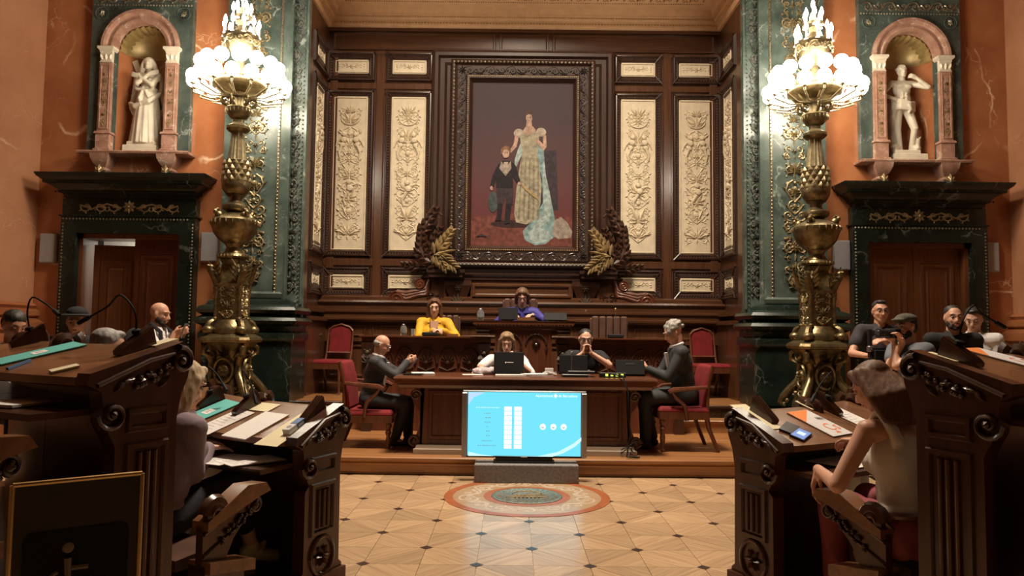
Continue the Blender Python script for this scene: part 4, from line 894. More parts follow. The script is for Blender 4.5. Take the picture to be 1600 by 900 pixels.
# dais with the presidency desks
dz0 = P(668, 525, 9.3).z; dzp = P(820, 501, 9.22).z
FL_S, FL_P = dz0-.74, dzp-.76
d = struct(thing('trim_9', None, None, (AX, 9.9, Z1)))
MB().box(-2.05, 2.05, -.4, 1.5, 0, FL_S-Z1).box(-.62, .62, -.4, 1.5, 0, FL_P-Z1).build('dais', 'w_dark', d, 0)
for s in (-1, 1):
    x0, x1 = sorted((s*.4, s*2.08)); nm = 'side desk of the presidency with carved palmette front, '
    t = thing('side_desk', nm+('under the woman in mustard' if s < 0 else 'before the empty leather chair'), 'desk', (AX, 9.3, Z1), 0, 'side desks of the presidency')
    h = dz0-Z1
    MB().mould(x0, x1, 0, .36, [(-.06, h-.09), (-.02, h-.08), (-.02, h-.02), (.01, h-.018), (.01, h)]).build('desk_top', 'w_desk', t, 20)
    MB().box(x0+.05, x1-.05, .08, .13, 0, h-.09).build('front_panel', 'w_deskz', t, 0)
    w_ = (x1-x0-.3)/5; cx0 = x0+.15
    o = Orn(lambda u, v, w: (u, .08-w, h-.25+v))
    for k in range(5):
        c = cx0+w_*(k+.5); o.rib([(c+w_*.48*cos(pi*i/10), -.1+.2*sin(pi*i/10)) for i in range(11)], .012); o.palm(c, -.09, pi/2, .15, 7, .03); o.dot(c, -.09, .035, .04); o.leaf(c+w_*.5, -.05, -pi/2, .1, .05, .03)
        o.rib([(c-w_*.4, -.15), (c, -.19), (c+w_*.4, -.15)], .012)
    o.build('palmette_carving', 'w_carve', t, 30)
    for x in (x0+.1, x1-.1):
        MB().mould(x-.06, x+.06, .0, .1, [(0, 0), (0, h-.3), (.02, h-.28), (.0, h-.24), (.02, h-.12), (.02, h-.09)]).build('carved_post', 'w_carve', t, 20)
        o = Orn(lambda u, v, w: (x+u, -.0-w, h-.3+v)); o.palm(0, -.05, pi/2, .12, 5, .04); o.dot(0, .09, .03, .04); o.dot(-.035, .12, .015); o.dot(.035, .12, .015); o.leaf(0, -.06, -pi/2, .2, .06, .03); o.build('post_carving', 'pewter', t)
t = thing('president_desk', 'raised central desk of the presidency with a dentilled edge and arched dark front', 'desk', (AX, 9.22, Z1)); h = dzp-Z1
MB().mould(-.64, .64, 0, .36, [(-.06, h-.12), (-.03, h-.1), (-.03, h-.07), (.0, h-.05), (.0, h-.015), (.01, h)]).build('desk_top', 'w_desk', t, 20)
o = Orn(lambda u, v, w: (u, .0-w, h-.058+v)); [o.box(-.61+i*.045, -.61+i*.045+.022, -.012, .02, h-.07, h-.05) for i in range(28)]; o.build('dentils', 'w_dark', t, 0)
MB().box(-.36, .36, .05, .1, 0, h-.1).box(-.6, .6, .1, .15, dz0-Z1+.03, h-.1).build('front_panel', 'w_deskz', t, 0)
o = Orn(lambda u, v, w: (u, .05-w, h-.3+v))
for k in (-.5, .5): o.rib([(k*.32+.13*cos(pi*i/10), .0+.13*sin(pi*i/10)) for i in range(11)], .014); o.palm(k*.32, .0, pi/2, .09, 7, .03); o.dot(k*.32, 0, .03, .04); o.leaf(k*.32+.13, .0, -pi/2, .12, .05, .03)
o.build('arch_carving', 'w_carve', t, 30)
for s in (-1, 1):
    MB().mould(*sorted((s*.45, s*.58)), .0, .1, [(0, dz0-Z1+.02), (.02, dz0-Z1+.04), (0, h-.16), (.03, h-.12)]).build('console', 'w_carve', t, 20)

# ------------------------------------------------------------------ screen on its block
sc = thing('stone_block', 'low grey granite-like block on the parquet carrying the screen', 'block', (AX+.0, 7.28, 0)); bx_ = P(822.5, 740, 7.15).x-AX
q = MB().box(bx_-.505, bx_+.505, -.15, .14, 0, .178).build('block', 'stone', sc, 0); bevelled(q, .01, 2)
tx = P(819, 664, 7.3).x; tvz0, tvz1 = P(820, 716, 7.22).z, P(820, 611, 7.22).z
tv = thing('screen_television', 'large flat television showing a cyan vote table with white columns', 'television', (tx, 7.24, .178))
zb, zt_ = tvz0-.178, tvz1-.178; hw = .612
bevelled(MB().box(-hw, hw, .0, .06, zb, zt_).build('casing', 'black', tv, 0), .008)
for s in (-1, 1): bevelled(MB().box(*sorted((s*(hw+.002), s*(hw-.052))), -.012, .03, zb+.005, zt_-.02).build('side_speaker', 'metal', tv, 0), .006)
sw_, x0 = .555, -.0
MB().box(-sw_, sw_, -.004, .0, zb+.02, zt_-.014).build('display', 'screencyan', tv, 0)
sx = lambda px: (px-819)/190*1.235; sz = lambda py: zb+(716-py)/105*(zt_-zb)
def scr(name, pts, mat='screenwhite', lay=1): return MB().add([(sx(a), -.004-.0008*lay, sz(b)) for a, b in pts], [tuple(range(len(pts)))]).build(name, mat, tv, 0)
glow('screenpale', (.62, 1.0, 1.0), 1.05); glow('screentext', (.3, .6, .72), .6); glow('screenlilac', (.55, .75, 1), 1.0)
scr('screen_curve', [(735, 707), (752, 711), (775, 713.5), (840, 713), (870, 706), (893, 693), (906, 682), (906, 688), (895, 698), (878, 708), (862, 713.6), (735, 713.6)], 'screenpale'); scr('screen_corner', [(734, 614), (760, 614), (742, 622), (734, 634)], 'screenlilac')
for c in (788.5, 803.5):
    for k in range(9): y = 636+k*7.4; scr('table_cell', [(c, y), (c+11.5, y), (c+11.5, y+6.6), (c, y+6.6)])
for c in (847, 863, 878.5):
    scr('round_mark', blobpts(c, 667, 4.6, 4.8, 16)); scr('round_mark_dot', [(c-2.5, 666.5), (c-1.2, 669), (c+1, 669.5), (c+2.6, 667), (c+.6, 668)], 'screentext', 2)
def text(body, size, mat, parent, M, name='lettering', align='LEFT', depth=.0005):
    cu = bpy.data.curves.new(name, 'FONT'); cu.body = body; cu.size = size; cu.align_x = align; cu.align_y = 'CENTER'; cu.extrude = depth; cu.resolution_u = 3
    o = bpy.data.objects.new(name, cu); COL.objects.link(o); bpy.context.view_layer.update()
    me = bpy.data.meshes.new_from_object(o); bpy.data.objects.remove(o)
    me.materials.clear(); me.materials.append(MATS[mat]); o = bpy.data.objects.new(name, me); COL.objects.link(o)
    o.parent = parent; o.matrix_local = M; return o
VERT = Matrix.Rotation(pi/2, 4, 'X')
def stext(b, px, py, size, mat='screenwhite', align='LEFT'): return text(b, size, mat, tv, Matrix.Translation((sx(px), -.0056, sz(py))) @ VERT, 'screen_text', align)
stext('Ajuntament', 862, 618.5, .036, align='RIGHT'); stext('de Barcelona', 870, 618.5, .036); scr('city_emblem', [(866, 614.8), (869, 618.5), (866, 622.2), (863, 618.5)])
q_w = [(746, 781, 637), (758, 768, 646), (760, 768, 653), (759, 768, 660), (762, 765, 667), (761, 767, 674), (761, 767, 681), (755, 771, 689), (749, 776, 696.5)]
for k, (xa, xb, y) in enumerate(q_w):      # rows too blurred to read in the photograph: broken strokes, no words
    x = xa; rn = random.Random(k)
    while x < xb: d_ = rn.uniform(1.2, 2.6); scr('blurred_row', [(x, y), (min(x+d_, xb), y), (min(x+d_, xb), y+1.4), (x, y+1.4)], 'screenpale' if k == 0 else 'screentext'); x += d_+rn.uniform(.8, 1.6)
MB().box(-.3, .3, -.03, .12, .0, .018).box(-.28, .28, .0, .05, .018, .05).box(-.1, .1, .01, .05, .03, zb+.02).build('stand', 'black', tv, 0)
MB().box(-.03, .03, -.006, 0, zb+.004, zb+.014).build('maker_plate', 'white', tv, 0)

# ------------------------------------------------------------------ chairs
def red_chair(label, loc, rz, arms=False, sh_=.46):
    t = thing('armchair' if arms else 'dining_chair', label, 'chair', loc, rz, 'red velvet armchairs at the table ends' if arms else 'red velvet side chairs in the alcove')
    w, d_, sh = (.3, .27, sh_) if arms else (.25, .23, .47)
    if not arms:
        pts = [(-.17, .62), (.17, .62), (.17, .93), (.13, .985), (.05, 1.0), (0, 1.01), (-.05, 1.0), (-.13, .985), (-.17, .93)]
        M = Matrix.Rotation(R(-8), 3, 'X')
        bk = MB().prism(pts[::-1], 0, .04, M, (0, d_-.06, -.0)); bk.build('backrest', 'velvet', t, 30)
        f = MB()
        for s in (-1, 1): f.tube([(s*.2, d_-.03, .46), (s*.2, d_+.02, .6), (s*.2, d_+.07, .93)], .017, 6)
        f.tube([(-.2, d_+.07, .93), (-.14, d_+.08, .99), (0, d_+.085, 1.03), (.14, d_+.08, .99), (.2, d_+.07, .93)], .019, 6); f.tube([(-.2, d_+.02, .6), (.2, d_+.02, .6)], .018, 6); f.build('back_frame', 'w_chair', t)
    else:
        bk = MB().loft([[(-.26, y0, z), (.26, y0, z), (.26, y0+.07, z), (-.26, y0+.07, z)] for z, y0 in ((.42, .2), (.7, .22), (.9, .27), (.93, .29))]); b_ = bk.build('backrest', 'velvet', t, 30); bevelled(b_, .02, 2)
        for s in (-1, 1):
            f = MB(); f.tube([(s*.275, .25, .3), (s*.275, .26, .7), (s*.275, .31, .93)], .018, 6)
            f.build('back_post', 'w_chair', t)
        for s in (-1, 1):
            a = MB().tube([(s*.285, .25, .7), (s*.3, .05, .68), (s*.3, -.12, .665), (s*.3, -.17, .64)], [.018, .025, .03, .024], 8); a.tube([(s*.3, -.13, .65), (s*.3, -.09, .58), (s*.3, -.0, .5), (s*.295, .02, .42), (s*.29, .03, .34)], [.02, .022, .022, .022, .022], 8); a.build('armrest', 'w_deskz', t)
    s_ = MB().box(-w, w, -d_, d_, sh-.1, sh-.02); s_.build('seat_rail', 'w_chair', t, 0)
    q = MB().ell((0, 0, sh-.02), (w*1.0, d_*1.0, .055), 20, 8); c = MB().loft([[(x*(w-i), y*(d_-i), z) for x, y in ((-1, -1), (1, -1), (1, 1), (-1, 1))] for i, z in ((.0, sh-.03), (.0, sh+.01), (.03, sh+.035))]); bevelled(c.build('seat', 'velvet', t, 0), .02, 2)
    for s in (-1, 1):
        if arms: MB().lathe([(.03, sh-.1), (.034, sh-.14), (.02, sh-.17), (.036, sh-.2), (.022, sh-.24), (.03, sh-.3), (.024, sh-.36), (.016, .04), (.026, .02), (.02, 0)], (s*(w-.04), -d_+.04), 10).build('leg', 'w_chair', t)
        else: MB().tube([(s*(w-.03), -d_+.03, sh-.06), (s*(w-.02), -d_+.01, .3), (s*(w-.03), -d_+.03, .1), (s*(w-.01), -d_+.0, .0)], [.026, .022, .014, .018], 8).build('leg', 'w_chair', t)
        MB().tube([(s*(w-.03), d_-.03, sh-.05), (s*(w-.03), d_-.0, .25), (s*(w-.03), d_+.1, .0)], [.03, .024, .02], 8).build('leg', 'w_deskz', t)
    return t
red_chair('red velvet side chair in the alcove, behind the balding man in grey suit', (P(518, 560, 10.9).x, 10.9, Z2), R(-12))
red_chair('red velvet side chair in the alcove, behind the wavy-haired man in dark suit', (P(1112, 560, 10.9).x, 10.9, Z2), R(14))
LCH = P(588, 640, 8.2).x; RCH = P(1052, 640, 8.2).x
red_chair('red velvet armchair turned to the table, holding the bald man in grey suit', (LCH-.05, 8.22, Z1+.004), R(90), True, .375)
red_chair('red velvet armchair turned to the table, holding the wavy-haired man in dark suit', (RCH+.06, 8.22, Z1+.004), R(-90), True, .45)
def leather_chair(label, loc, w, h, st=.45):
    t = thing('leather_chair', label, 'chair', loc, 0, 'leather chairs of the presidency')
    n = 5
    for k in range(n):
        a = -w/2+w*k/n; m = MB().loft([[(a+.003, 0, z), (a+w/n-.003, 0, z), (a+w/n-.003, .1, z), (a+.003, .1, z)] for z in (.35, h*.7, h)]); 
        bevelled(m.build('back_channel', 'leather', t, 0), .025, 3)
    bevelled(MB().box(-w/2-.02, w/2+.02, .08, .13, .3, h-.02).build('back_shell', 'leather', t, 0), .02, 2)
    bevelled(MB().box(-w/2, w/2, -.4, .05, st-.11, st).build('seat', 'leather', t, 0), .03, 2)
    for s in (-1, 1):
        bevelled(MB().box(s*(w/2+.07)-.03, s*(w/2+.07)+.03, -.38, .06, .45, .64).build('armrest', 'leather', t, 0), .03, 2)
        for y in (-.4, .06): MB().box(s*(w/2-.05)-.025, s*(w/2-.05)+.025, y-.025, y+.025, 0, st-.1).build('leg', 'w_dark', t, 0)
    return t
c = P(954, 500, 10.15); leather_chair('empty leather chair with padded channels behind the side desk', (c.x, 10.22, FL_S), .5, P(954, 494, 10.15).z-FL_S)
c = P(813, 480, 10.25); leather_chair('leather chair holding the person in blue shirt at the raised desk', (c.x, 10.3, FL_P), .46, P(813, 466, 10.25).z-FL_P, .345)
c = P(692, 500, 10.2); leather_chair('leather chair behind the woman in the mustard jacket', (c.x, 10.2, FL_S), .44, P(692, 492, 10.2).z-FL_S, .365)
# ------------------------------------------------------------------ curved desk rows
PH0 = 25.6
ROWS = {1: dict(rf=2.64, ru=3.05, zf=1.02, zu=.883, z0=0.0), 2: dict(rf=3.735, ru=4.19, zf=1.375, zu=1.265, z0=0.0)}
def RP(side, r, a, z, t=0.0):
    ph = R(PH0+a); return Vector((AX+side*r*sin(ph)-t*side*cos(ph), YC-r*cos(ph)-t*sin(ph), z))
def dir_r(side, a): ph = R(PH0+a); return Vector((side*sin(ph), -cos(ph), 0))
def dir_t(side, a): ph = R(PH0+a); return Vector((-side*cos(ph), -sin(ph), 0))   # towards the aisle
def zt_row(row, r): q = ROWS[row]; r0, z0, r1, z1 = q['rf']+.05, q['zf']-.005, q['ru']-.02, q['zu']+.004; return z0+(r-r0)/(r1-r0)*(z1-z0)
def relbuild(m, name, mat, par, smooth=35):
    L = par.matrix_world.translation if par.parent else par.location
    base = par
    while base.parent: base = base.parent
    m.xf(Matrix.Translation(-Vector(base.location))); return m.build(name, mat, par, smooth)
def arc(side, a0, a1, sec, n=10):
    "sweep a closed (r,z) section along an arc"
    return MB().loft([[RP(side, r, a0+(a1-a0)*i/n, z) for r, z in sec] for i in range(n+1)])
def row_unit(side, row, a0, a1, label, end):
    q = ROWS[row]; rf, ru, zf, zu, z0 = q['rf'], q['ru'], q['zf'], q['zu'], q['z0']; am = (a0+a1)/2
    t = thing('bench_desk', label, 'desk', RP(side, (rf+ru)/2, am, z0), 0, 'curved rows of council desks')
    g = .06
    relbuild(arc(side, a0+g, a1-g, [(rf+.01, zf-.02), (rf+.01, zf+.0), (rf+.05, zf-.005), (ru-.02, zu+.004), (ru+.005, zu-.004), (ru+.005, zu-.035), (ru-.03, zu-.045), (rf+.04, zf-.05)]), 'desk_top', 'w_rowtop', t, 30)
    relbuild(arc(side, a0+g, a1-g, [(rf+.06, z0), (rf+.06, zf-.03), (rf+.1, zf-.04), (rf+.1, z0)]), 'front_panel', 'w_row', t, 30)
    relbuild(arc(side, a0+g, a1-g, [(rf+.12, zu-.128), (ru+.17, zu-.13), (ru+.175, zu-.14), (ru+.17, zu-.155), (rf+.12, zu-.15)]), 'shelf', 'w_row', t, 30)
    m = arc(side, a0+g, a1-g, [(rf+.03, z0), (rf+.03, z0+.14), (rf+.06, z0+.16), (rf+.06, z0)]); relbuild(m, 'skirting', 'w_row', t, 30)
    nr = max(1, round((a1-a0)/7))
    for k in range(nr):
        b0, b1 = a0+(a1-a0)*(k+.12)/nr, a0+(a1-a0)*(k+.88)/nr
        relbuild(arc(side, b0, b1, [(rf+.045, zf-.2), (rf+.062, zf-.18), (rf+.062, z0+.24), (rf+.045, z0+.22)], 4), 'raised_panel', 'w_row', t, 0)
    # little volutes on the front edge between places
    for a in (a1-.8,):
        v = MB()
        for sgn in (1,):
            pts = []
            for k in range(18): tt = k/17; th = tt*2*pi*1.3+pi*.7; rr_ = .065*(1-.75*tt); pts.append(RP(side, rf+.045+rr_*cos(th), a, zf-.01+rr_*sin(th)))
            v.tube(pts, [.035]*17+[.02], 6); 
        relbuild(v, 'carved_volute', 'w_row', t)
    if end:
        th = .075
        poly = [(rf+.03, z0), (rf+.03, z0+.17), (rf+.055, z0+.19), (rf+.06, zf-.3), (rf+.04, zf-.2), (rf+.01, zf-.13), (rf-.002, zf-.06), (rf+.012, zf-.0), (rf+.04, zf+.022), (rf+.075, zf+.01), (ru+.0, zu+.012), (ru+.01, zu-.03), (ru-.05, zu-.06), (ru-.06, zu-.18), (ru-.1, zu-.25), (rf+.34, zu-.28), (rf+.34, z0+.19), (rf+.37, z0+.17), (rf+.37, z0)]
        m = MB().loft([[RP(side, r, a0, z, t_) for r, z in poly] for t_ in (-.0, th)])
        e = relbuild(m, 'end_panel', 'w_row', t, 30)
        rm = rf+.2
        def om(u, v, w): return tuple(RP(side, rm+u, a0, v, th+w))
        f = Orn(om)
        def fr(u0, u1, v0, v1, inner=True):
            for i, (ins, ht) in enumerate(((0, 0),)): pass
            prof = [(0, 0), (.006, .014), (.022, .014), (.03, .002)]; rings = []
            for ins, ht in prof: rings.append([om(u0+ins, v0+ins, ht), om(u1-ins, v0+ins, ht), om(u1-ins, v1-ins, ht), om(u0+ins, v1-ins, ht)])
            f.loft(rings, cap=False)
        H = zf-z0
        fr(-.1, .1, zf-.34, zf-.24); fr(-.1, .1, z0+.36, zf-.38)
        f.rib([(-.035, z0+.4), (-.035, zf-.42)], .012); f.rib([(.035, z0+.4), (.035, zf-.42)], .012); f.rib([(0, z0+.4), (0, zf-.42)], .014)
        f.rib([(.09*cos(2*pi*i/20), z0+.25+.1*sin(2*pi*i/20)) for i in range(21)], .013); f.rosette(0, z0+.25, .06, 6, .03)
        relbuild(f, 'panel_moulding', 'w_row', e, 30)
        f = Orn(om)
        f.scroll(-.14, zf-.06, .055, pi*.45, 1, 1.7, .016, 0, .03); f.scroll(ru-.09-rm, zu-.15, .06, 0, -1, 1.6, .014, 0, .025)
        rn = random.Random(5)
        for k in range(16): f.dot(-.1+k*.012+rn.uniform(-.01, .01), zf-.09-k*.0035+rn.uniform(-.03, .02), .014, .02, 6)
        for k in range(5): f.leaf(-.1+k*.05, zf-.12, -.4+rn.uniform(-.6, .6), .08, .035, .02)
        f.rib([(-.13, zf-.03), (.0, zf-.055), (ru-rm-.03, zu-.035)], .01)
        relbuild(f, 'carving', 'w_carve', e, 30)
        relbuild(MB().loft([[RP(side, r, a0, z, t_) for r, z in ((rf+.015, z0), (rf+.015, z0+.15), (rf+.39, z0+.15), (rf+.39, z0))] for t_ in (-.01, th+.02)]), 'foot_block', 'w_row', e, 0)
    return t
def bench(side, row, a0, a1, label, end):
    q = ROWS[row]; r0, r1 = q['ru']+.28, (3.66 if row == 1 else 4.85); z0 = q['z0'] if row == 1 else .36; zs = z0+.44
    t = thing('curved_bench', label, 'bench', RP(side, (r0+r1)/2, (a0+a1)/2, z0), 0, 'curved benches behind the desks')
    relbuild(arc(side, a0+.9, a1, [(r0+.05, zs-.07), (r0+.03, zs-.02), (r0+.06, zs), (r1, zs-.02), (r1, zs-.07)]), 'seat', 'leather', t)
    relbuild(arc(side, a0+.9, a1, [(r0+.1, z0), (r0+.1, zs-.07), (r0+.14, zs-.07), (r0+.14, z0)]), 'seat_front', 'w_row', t)
    if end:
        th = .1
        poly = [(r0+.1, z0), (r0+.1, zs-.08), (r0+.12, zs-.04), (r1, zs-.02), (r1, z0)]
        e = relbuild(MB().loft([[RP(side, r, a0-1.3, z, t_) for r, z in poly] for t_ in (-.06, .04)]), 'bench_end', 'w_row', t, 0)
        def om(u, v, w): return tuple(RP(side, (r0+r1)/2+u, a0-1.3, v, .04+w))
        f = Orn(om)
        for ins, ht in ((0, 0),): 
            hw = (r1-r0)/2-.08; rings = []
            for i2, h2 in ((0, 0), (.006, .014), (.02, .014), (.028, .0)): rings.append([om(-hw+i2, z0+.05+i2, h2), om(hw-i2, z0+.05+i2, h2), om(hw-i2, zs-.12-i2, h2), om(-hw+i2, zs-.14-i2, h2)])
            f.loft(rings, cap=False)
        f.scroll(-hw+.1, zs-.22, .06, 0, 1, 1.4, .013, 1); relbuild(f, 'panel_moulding', 'w_row', e, 0)
        # ledge moulding
        relbuild(MB().loft([[RP(side, r, a0-1.3, z, t_) for r, z in ((r0+.06, zs-.1), (r0+.06, zs-.05), (r1, zs-.0), (r1, zs-.05))] for t_ in (-.06, .07)]), 'ledge', 'w_rowtop', e, 0)
        # arm: sloping pad with scroll ends and carved fruit
        za, zb_ = zs+.27, zs+.15
        pad = MB().loft([[RP(side, r, a0-1.3, z+h, t_) for r, z, h in ((r0-.05, za, -.03), (r0-.02, za+.012, -.0), (r0+.1, za, .02), (r1, zb_, .02), (r1, zb_, -.02), (r0+.02, za, -.045))] for t_ in (-.045, -.02, .03, .05)])
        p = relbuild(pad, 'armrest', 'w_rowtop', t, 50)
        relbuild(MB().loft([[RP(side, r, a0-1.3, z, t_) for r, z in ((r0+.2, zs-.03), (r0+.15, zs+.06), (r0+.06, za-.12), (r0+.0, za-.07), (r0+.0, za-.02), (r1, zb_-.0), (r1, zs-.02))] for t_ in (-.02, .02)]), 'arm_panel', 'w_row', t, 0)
        f = Orn(lambda u, v, w: tuple(RP(side, r0+u, a0-1.3, za+v, .02+w))); rn = random.Random(9)
        for k in range(20): f.dot(.02+k*.011+rn.uniform(-.01, .01), -.07-k*.006+rn.uniform(-.035, .01), .013, .022, 6)
        f.scroll(.03, -.09, .05, 0, 1, 1.4, .014, 1); f.rib([(0, -.03), (r1-r0, zb_-za-.035)], .01); f.rib([(.1, -.15), (r1-r0, zb_-za-.13)], .008)
        relbuild(f, 'arm_carving', 'w_carve', t, 30)
        v = MB(); pts = []
        for k in range(22): tt = k/21; thh = tt*2*pi*1.5; rr_ = .06*(1-.8*tt); pts.append(RP(side, r1-.06+rr_*cos(thh), a0-1.3, zb_+.05+rr_*sin(thh), .02))
        v.tube(pts, [.03]*21+[.02], 7); relbuild(v, 'scroll', 'w_row', t)
    return t
NUN = ['nearest the aisle', 'second from the aisle', 'farthest round the curve']
for side, hall in ((-1, 'open-door side'), (1, 'closed-door side')):
    for row, rn_ in ((1, 'inner row'), (2, 'raised outer row')):
        for k in range(3):
            a0, a1 = k*14, k*14+14
            row_unit(side, row, a0, a1, f'dark wooden desk unit, {hall}, {rn_}, {NUN[k]}', k == 0)
            bench(side, row, a0, a1, f'curved bench seat, {hall}, {rn_}, {NUN[k]}', k == 0)
    # stepped floor carrying the outer row
    struct(arc(side, 0, 45, [(3.78, -.01), (3.78, .36), (6.2, .36), (6.2, -.01)], 16).build('trim_10' if side < 0 else 'trim_11', 'w_row', smooth=20))
    struct(arc(side, 0, 45, [(2.62, -.01), (2.62, .05), (3.76, .05), (3.76, -.01)], 16).build('trim_12' if side < 0 else 'trim_13', 'w_row', smooth=20))

def desk_hit(side, row, px, py, lift=0, shelf=False):
    "point of a desk's sloping top seen at a pixel"
    d = _F + RR*((px-800)/FPX) + UU*((450-py)/FPX); best = None; q = ROWS[row]
    for i in range(1600):
        k = 1.2+i*.004; p = Vector((d.x*k, d.y*k, EYE+d.z*k)); r = sqrt((p.x-AX)**2+(p.y-YC)**2); ex = q['zu']-.13 if shelf else zt_row(row, r)
        lo, hi = (q['ru']-.02, q['ru']+.08) if shelf else (q['rf']-.02, q['ru']+.0)
        pen = max(0, lo-r, r-hi)*1.0+abs(p.z-ex)
        if side*(p.x-AX) < 0: continue
        if best is None or pen < best[0]: best = (pen, p, min(max(r, lo), hi))
    p, r = best[1], best[2]; z = (ROWS[row]['zu']-.127 if shelf else zt_row(row, r))+lift+.0025
    a = math.degrees(atan2(side*(p.x-AX), -(p.y-YC)))-PH0
    a = min(40.5, max(.8, a))
    return RP(side, r, a, z), r, a
def desk_mat(side, row, p, a, turn=0, flat=False):
    q = ROWS[row]; u = -dir_r(side, a); sl = (q['zf']-q['zu']-.009)/(q['ru']-q['rf']-.07)*(0 if flat else 1)
    up = Vector((u.x, u.y, sl)).normalized(); x = Vector((0, 0, 1)).cross(u)*-1; x = u.cross(Vector((0, 0, 1))).normalized(); n = x.cross(up)
    M = Matrix((x, up, n)).transposed().to_4x4() @ Matrix.Rotation(R(turn), 4, 'Z'); M.translation = p; return M
def sheet(name, label, cat, w, h, side, row, px, py, turn=0, mat='paper', th=.003, group=None, shelf=False, lift=0, build=None):
    p, r, a = desk_hit(side, row, px, py, lift, shelf)
    o = thing(name, label, cat, p, 0, group); o.matrix_world = desk_mat(side, row, p, a, turn, shelf)
    MB().box(-w/2, w/2, -h/2, h/2, 0, th).build('cover' if mat not in ('paper', 'cardcream') else 'page', mat, o, 0)
    if build: build(o, th)
    return o
plain('inkgrey', (.32, .31, .33), .8)
def lines(n=9, w=.15, h=.24, mat='inkgrey'):
    def f(o, th):
        m = MB(); rn = random.Random(n)
        for k in range(n): y = h/2-h*k/n; m.box(-w/2, -w/2+w*rn.uniform(.6, 1), y-.003, y, th, th+.0004)
        m.build('printed_lines', mat, o, 0)
    return f
def teal_label(o, th):
    MB().box(-.05, .05, -.03, .03, th, th+.001).build('label', 'paper', o, 0); q = MB(); q.box(-.03, .03, .008, .011, th+.001, th+.0014).box(-.018, .012, -.002, .001, th+.001, th+.0014).box(-.018, .02, -.014, -.008, th+.001, th+.0014); q.build('blurred_print', 'inkgrey', o, 0)
def orange_folder(o, th):
    MB().add([(-.105, .148, th+.0006), (-.105, .02, th+.0006), (.105, .148, th+.0006)], [(0, 1, 2)]).build('orange_corner', 'orange', o, 0)
    text('Cs', .11, 'coral', o, Matrix.Translation((.03, -.06, th+.0006)), 'logo', 'CENTER', .0004)
    MB().add([(-.02, -.125, th+.0008), (.03, -.125, th+.0008), (.005, -.1, th+.0008)], [(0, 1, 2)]).build('logo_triangle', 'coral', o, 0)
def wedge(side, row, px, py, label, mic=None, first=[0]):
    p, r, a = desk_hit(side, row, px, py, 0)
    t = thing('document_wedge', label, 'desk fitting', p, 0, 'wooden wedge consoles on the desks'); t.matrix_world = desk_mat(side, row, p, a)
    L = .085; w_ = .028
    sec = [(-L, 0), (-L, .02), (-L+.015, .03), (L, .085), (L, 0)]
    m = MB().loft([[(x, y, z) for y, z in sec] for x in (-w_, w_)]); m.build('body', 'w_row', t, 30)
    m = MB(); 
    for x in (-.015, 0, .015): m.tube([(x, -L+.0, .022), (x, -L+.017, .033), (x, L, .088)], .004, 5)
    m.build('ribs', 'w_row', t)
    if mic:
        lx, ly, lzz = mic; m = MB(); pts = [(0, .02, .08), (0, .03, .17), (lx*.25, ly*.25+.03, .24), (lx*.6, ly*.6+.03, .26*.4+lzz*.6), (lx, ly, lzz)]
        # smooth
        sm = []
        for i in range(17):
            u = i/16*4; k = min(3, int(u)); f_ = u-k; P0, P1, P2, P3 = [Vector(pts[max(0, min(4, k+j))]) for j in (-1, 0, 1, 2)]
            sm.append(.5*((2*P1)+(P2-P0)*f_+(2*P0-5*P1+4*P2-P3)*f_*f_+(3*P1-P0-3*P2+P3)*f_**3))
        g = thing('gooseneck_microphone', label.replace('wooden wedge console', 'black gooseneck microphone'), 'microphone', p, 0, 'gooseneck microphones on the desks'); g.matrix_world = t.matrix_world.copy()
        MB().tube(sm, .0045, 6).build('gooseneck', 'blackmatt', g)
        MB().tube([sm[-2], sm[-1], sm[-1]+(sm[-1]-sm[-2]).normalized()*.05], [.008, .011, .01], 8).build('capsule', 'blackmatt', g)
        MB().lathe([(.02, .07), (.02, .085), (.008, .09)], (0, .02), 10).build('base', 'blackmatt', g)
    return t
wedge(-1, 1, 496, 652, 'wooden wedge console at the aisle end of the inner desk row, by the tissue box')
wedge(-1, 1, 386, 640, 'wooden wedge console beside the teal folder on the inner desk row', (.16, -.02, .1))
wedge(-1, 1, 330, 632, 'wooden wedge console near the blonde woman, on the inner desk row', (.18, .05, .12))
wedge(-1, 2, 212, 548, 'wooden wedge console at the aisle end of the raised row, before the bald man', (-.3, .0, .14))
wedge(-1, 2, 45, 538, 'wooden wedge console on the raised row near the dark-haired woman', (.25, .1, .15))
wedge(1, 1, 1193, 652, 'wooden wedge console at the aisle end of the desk by the two phones')
wedge(1, 1, 1293, 641, 'wooden wedge console between the orange folder and loose sheet', (-.24, .0, .1))
wedge(1, 2, 1500, 566, 'wooden wedge console at the aisle end of the raised row by the photographers', (.3, .05, .16))
sheet('folder', 'teal folder with white label lying on the inner desk row beside the blonde woman', 'folder', .24, .32, -1, 1, 326, 645, -4, 'teal', .006, 'teal folders', build=teal_label)
sheet('printed_sheet', 'printed sheet next to the teal folder on the inner desk row', 'paper', .2, .29, -1, 1, 350, 659, -6, 'paper', .002, 'loose papers', build=lines())
sheet('paper_stack', 'stack of white blank sheets on the inner desk near the tissue box', 'paper', .21, .3, -1, 1, 400, 666, -2, 'paper', .006, 'loose papers')
sheet('cream_pad', 'cream blotting sheet under the tissue box at the aisle end', 'paper', .16, .36, -1, 1, 452, 672, 0, 'cardcream', .002, 'loose papers')
sheet('cream_pad', 'pale sheet along the top edge by the recess of the inner desk row', 'paper', .2, .1, -1, 1, 412, 637, 0, 'cardcream', .002, 'loose papers')
sheet('folder', 'teal folder with white label on the raised outer desk row', 'folder', .24, .34, -1, 2, 62, 553, -10, 'teal', .006, 'teal folders', build=teal_label)
sheet('cream_pad', 'cream pad at the user edge of the raised outer desk', 'paper', .06, .1, -1, 2, 101, 578, -20, 'cardcream', .008, 'loose papers')
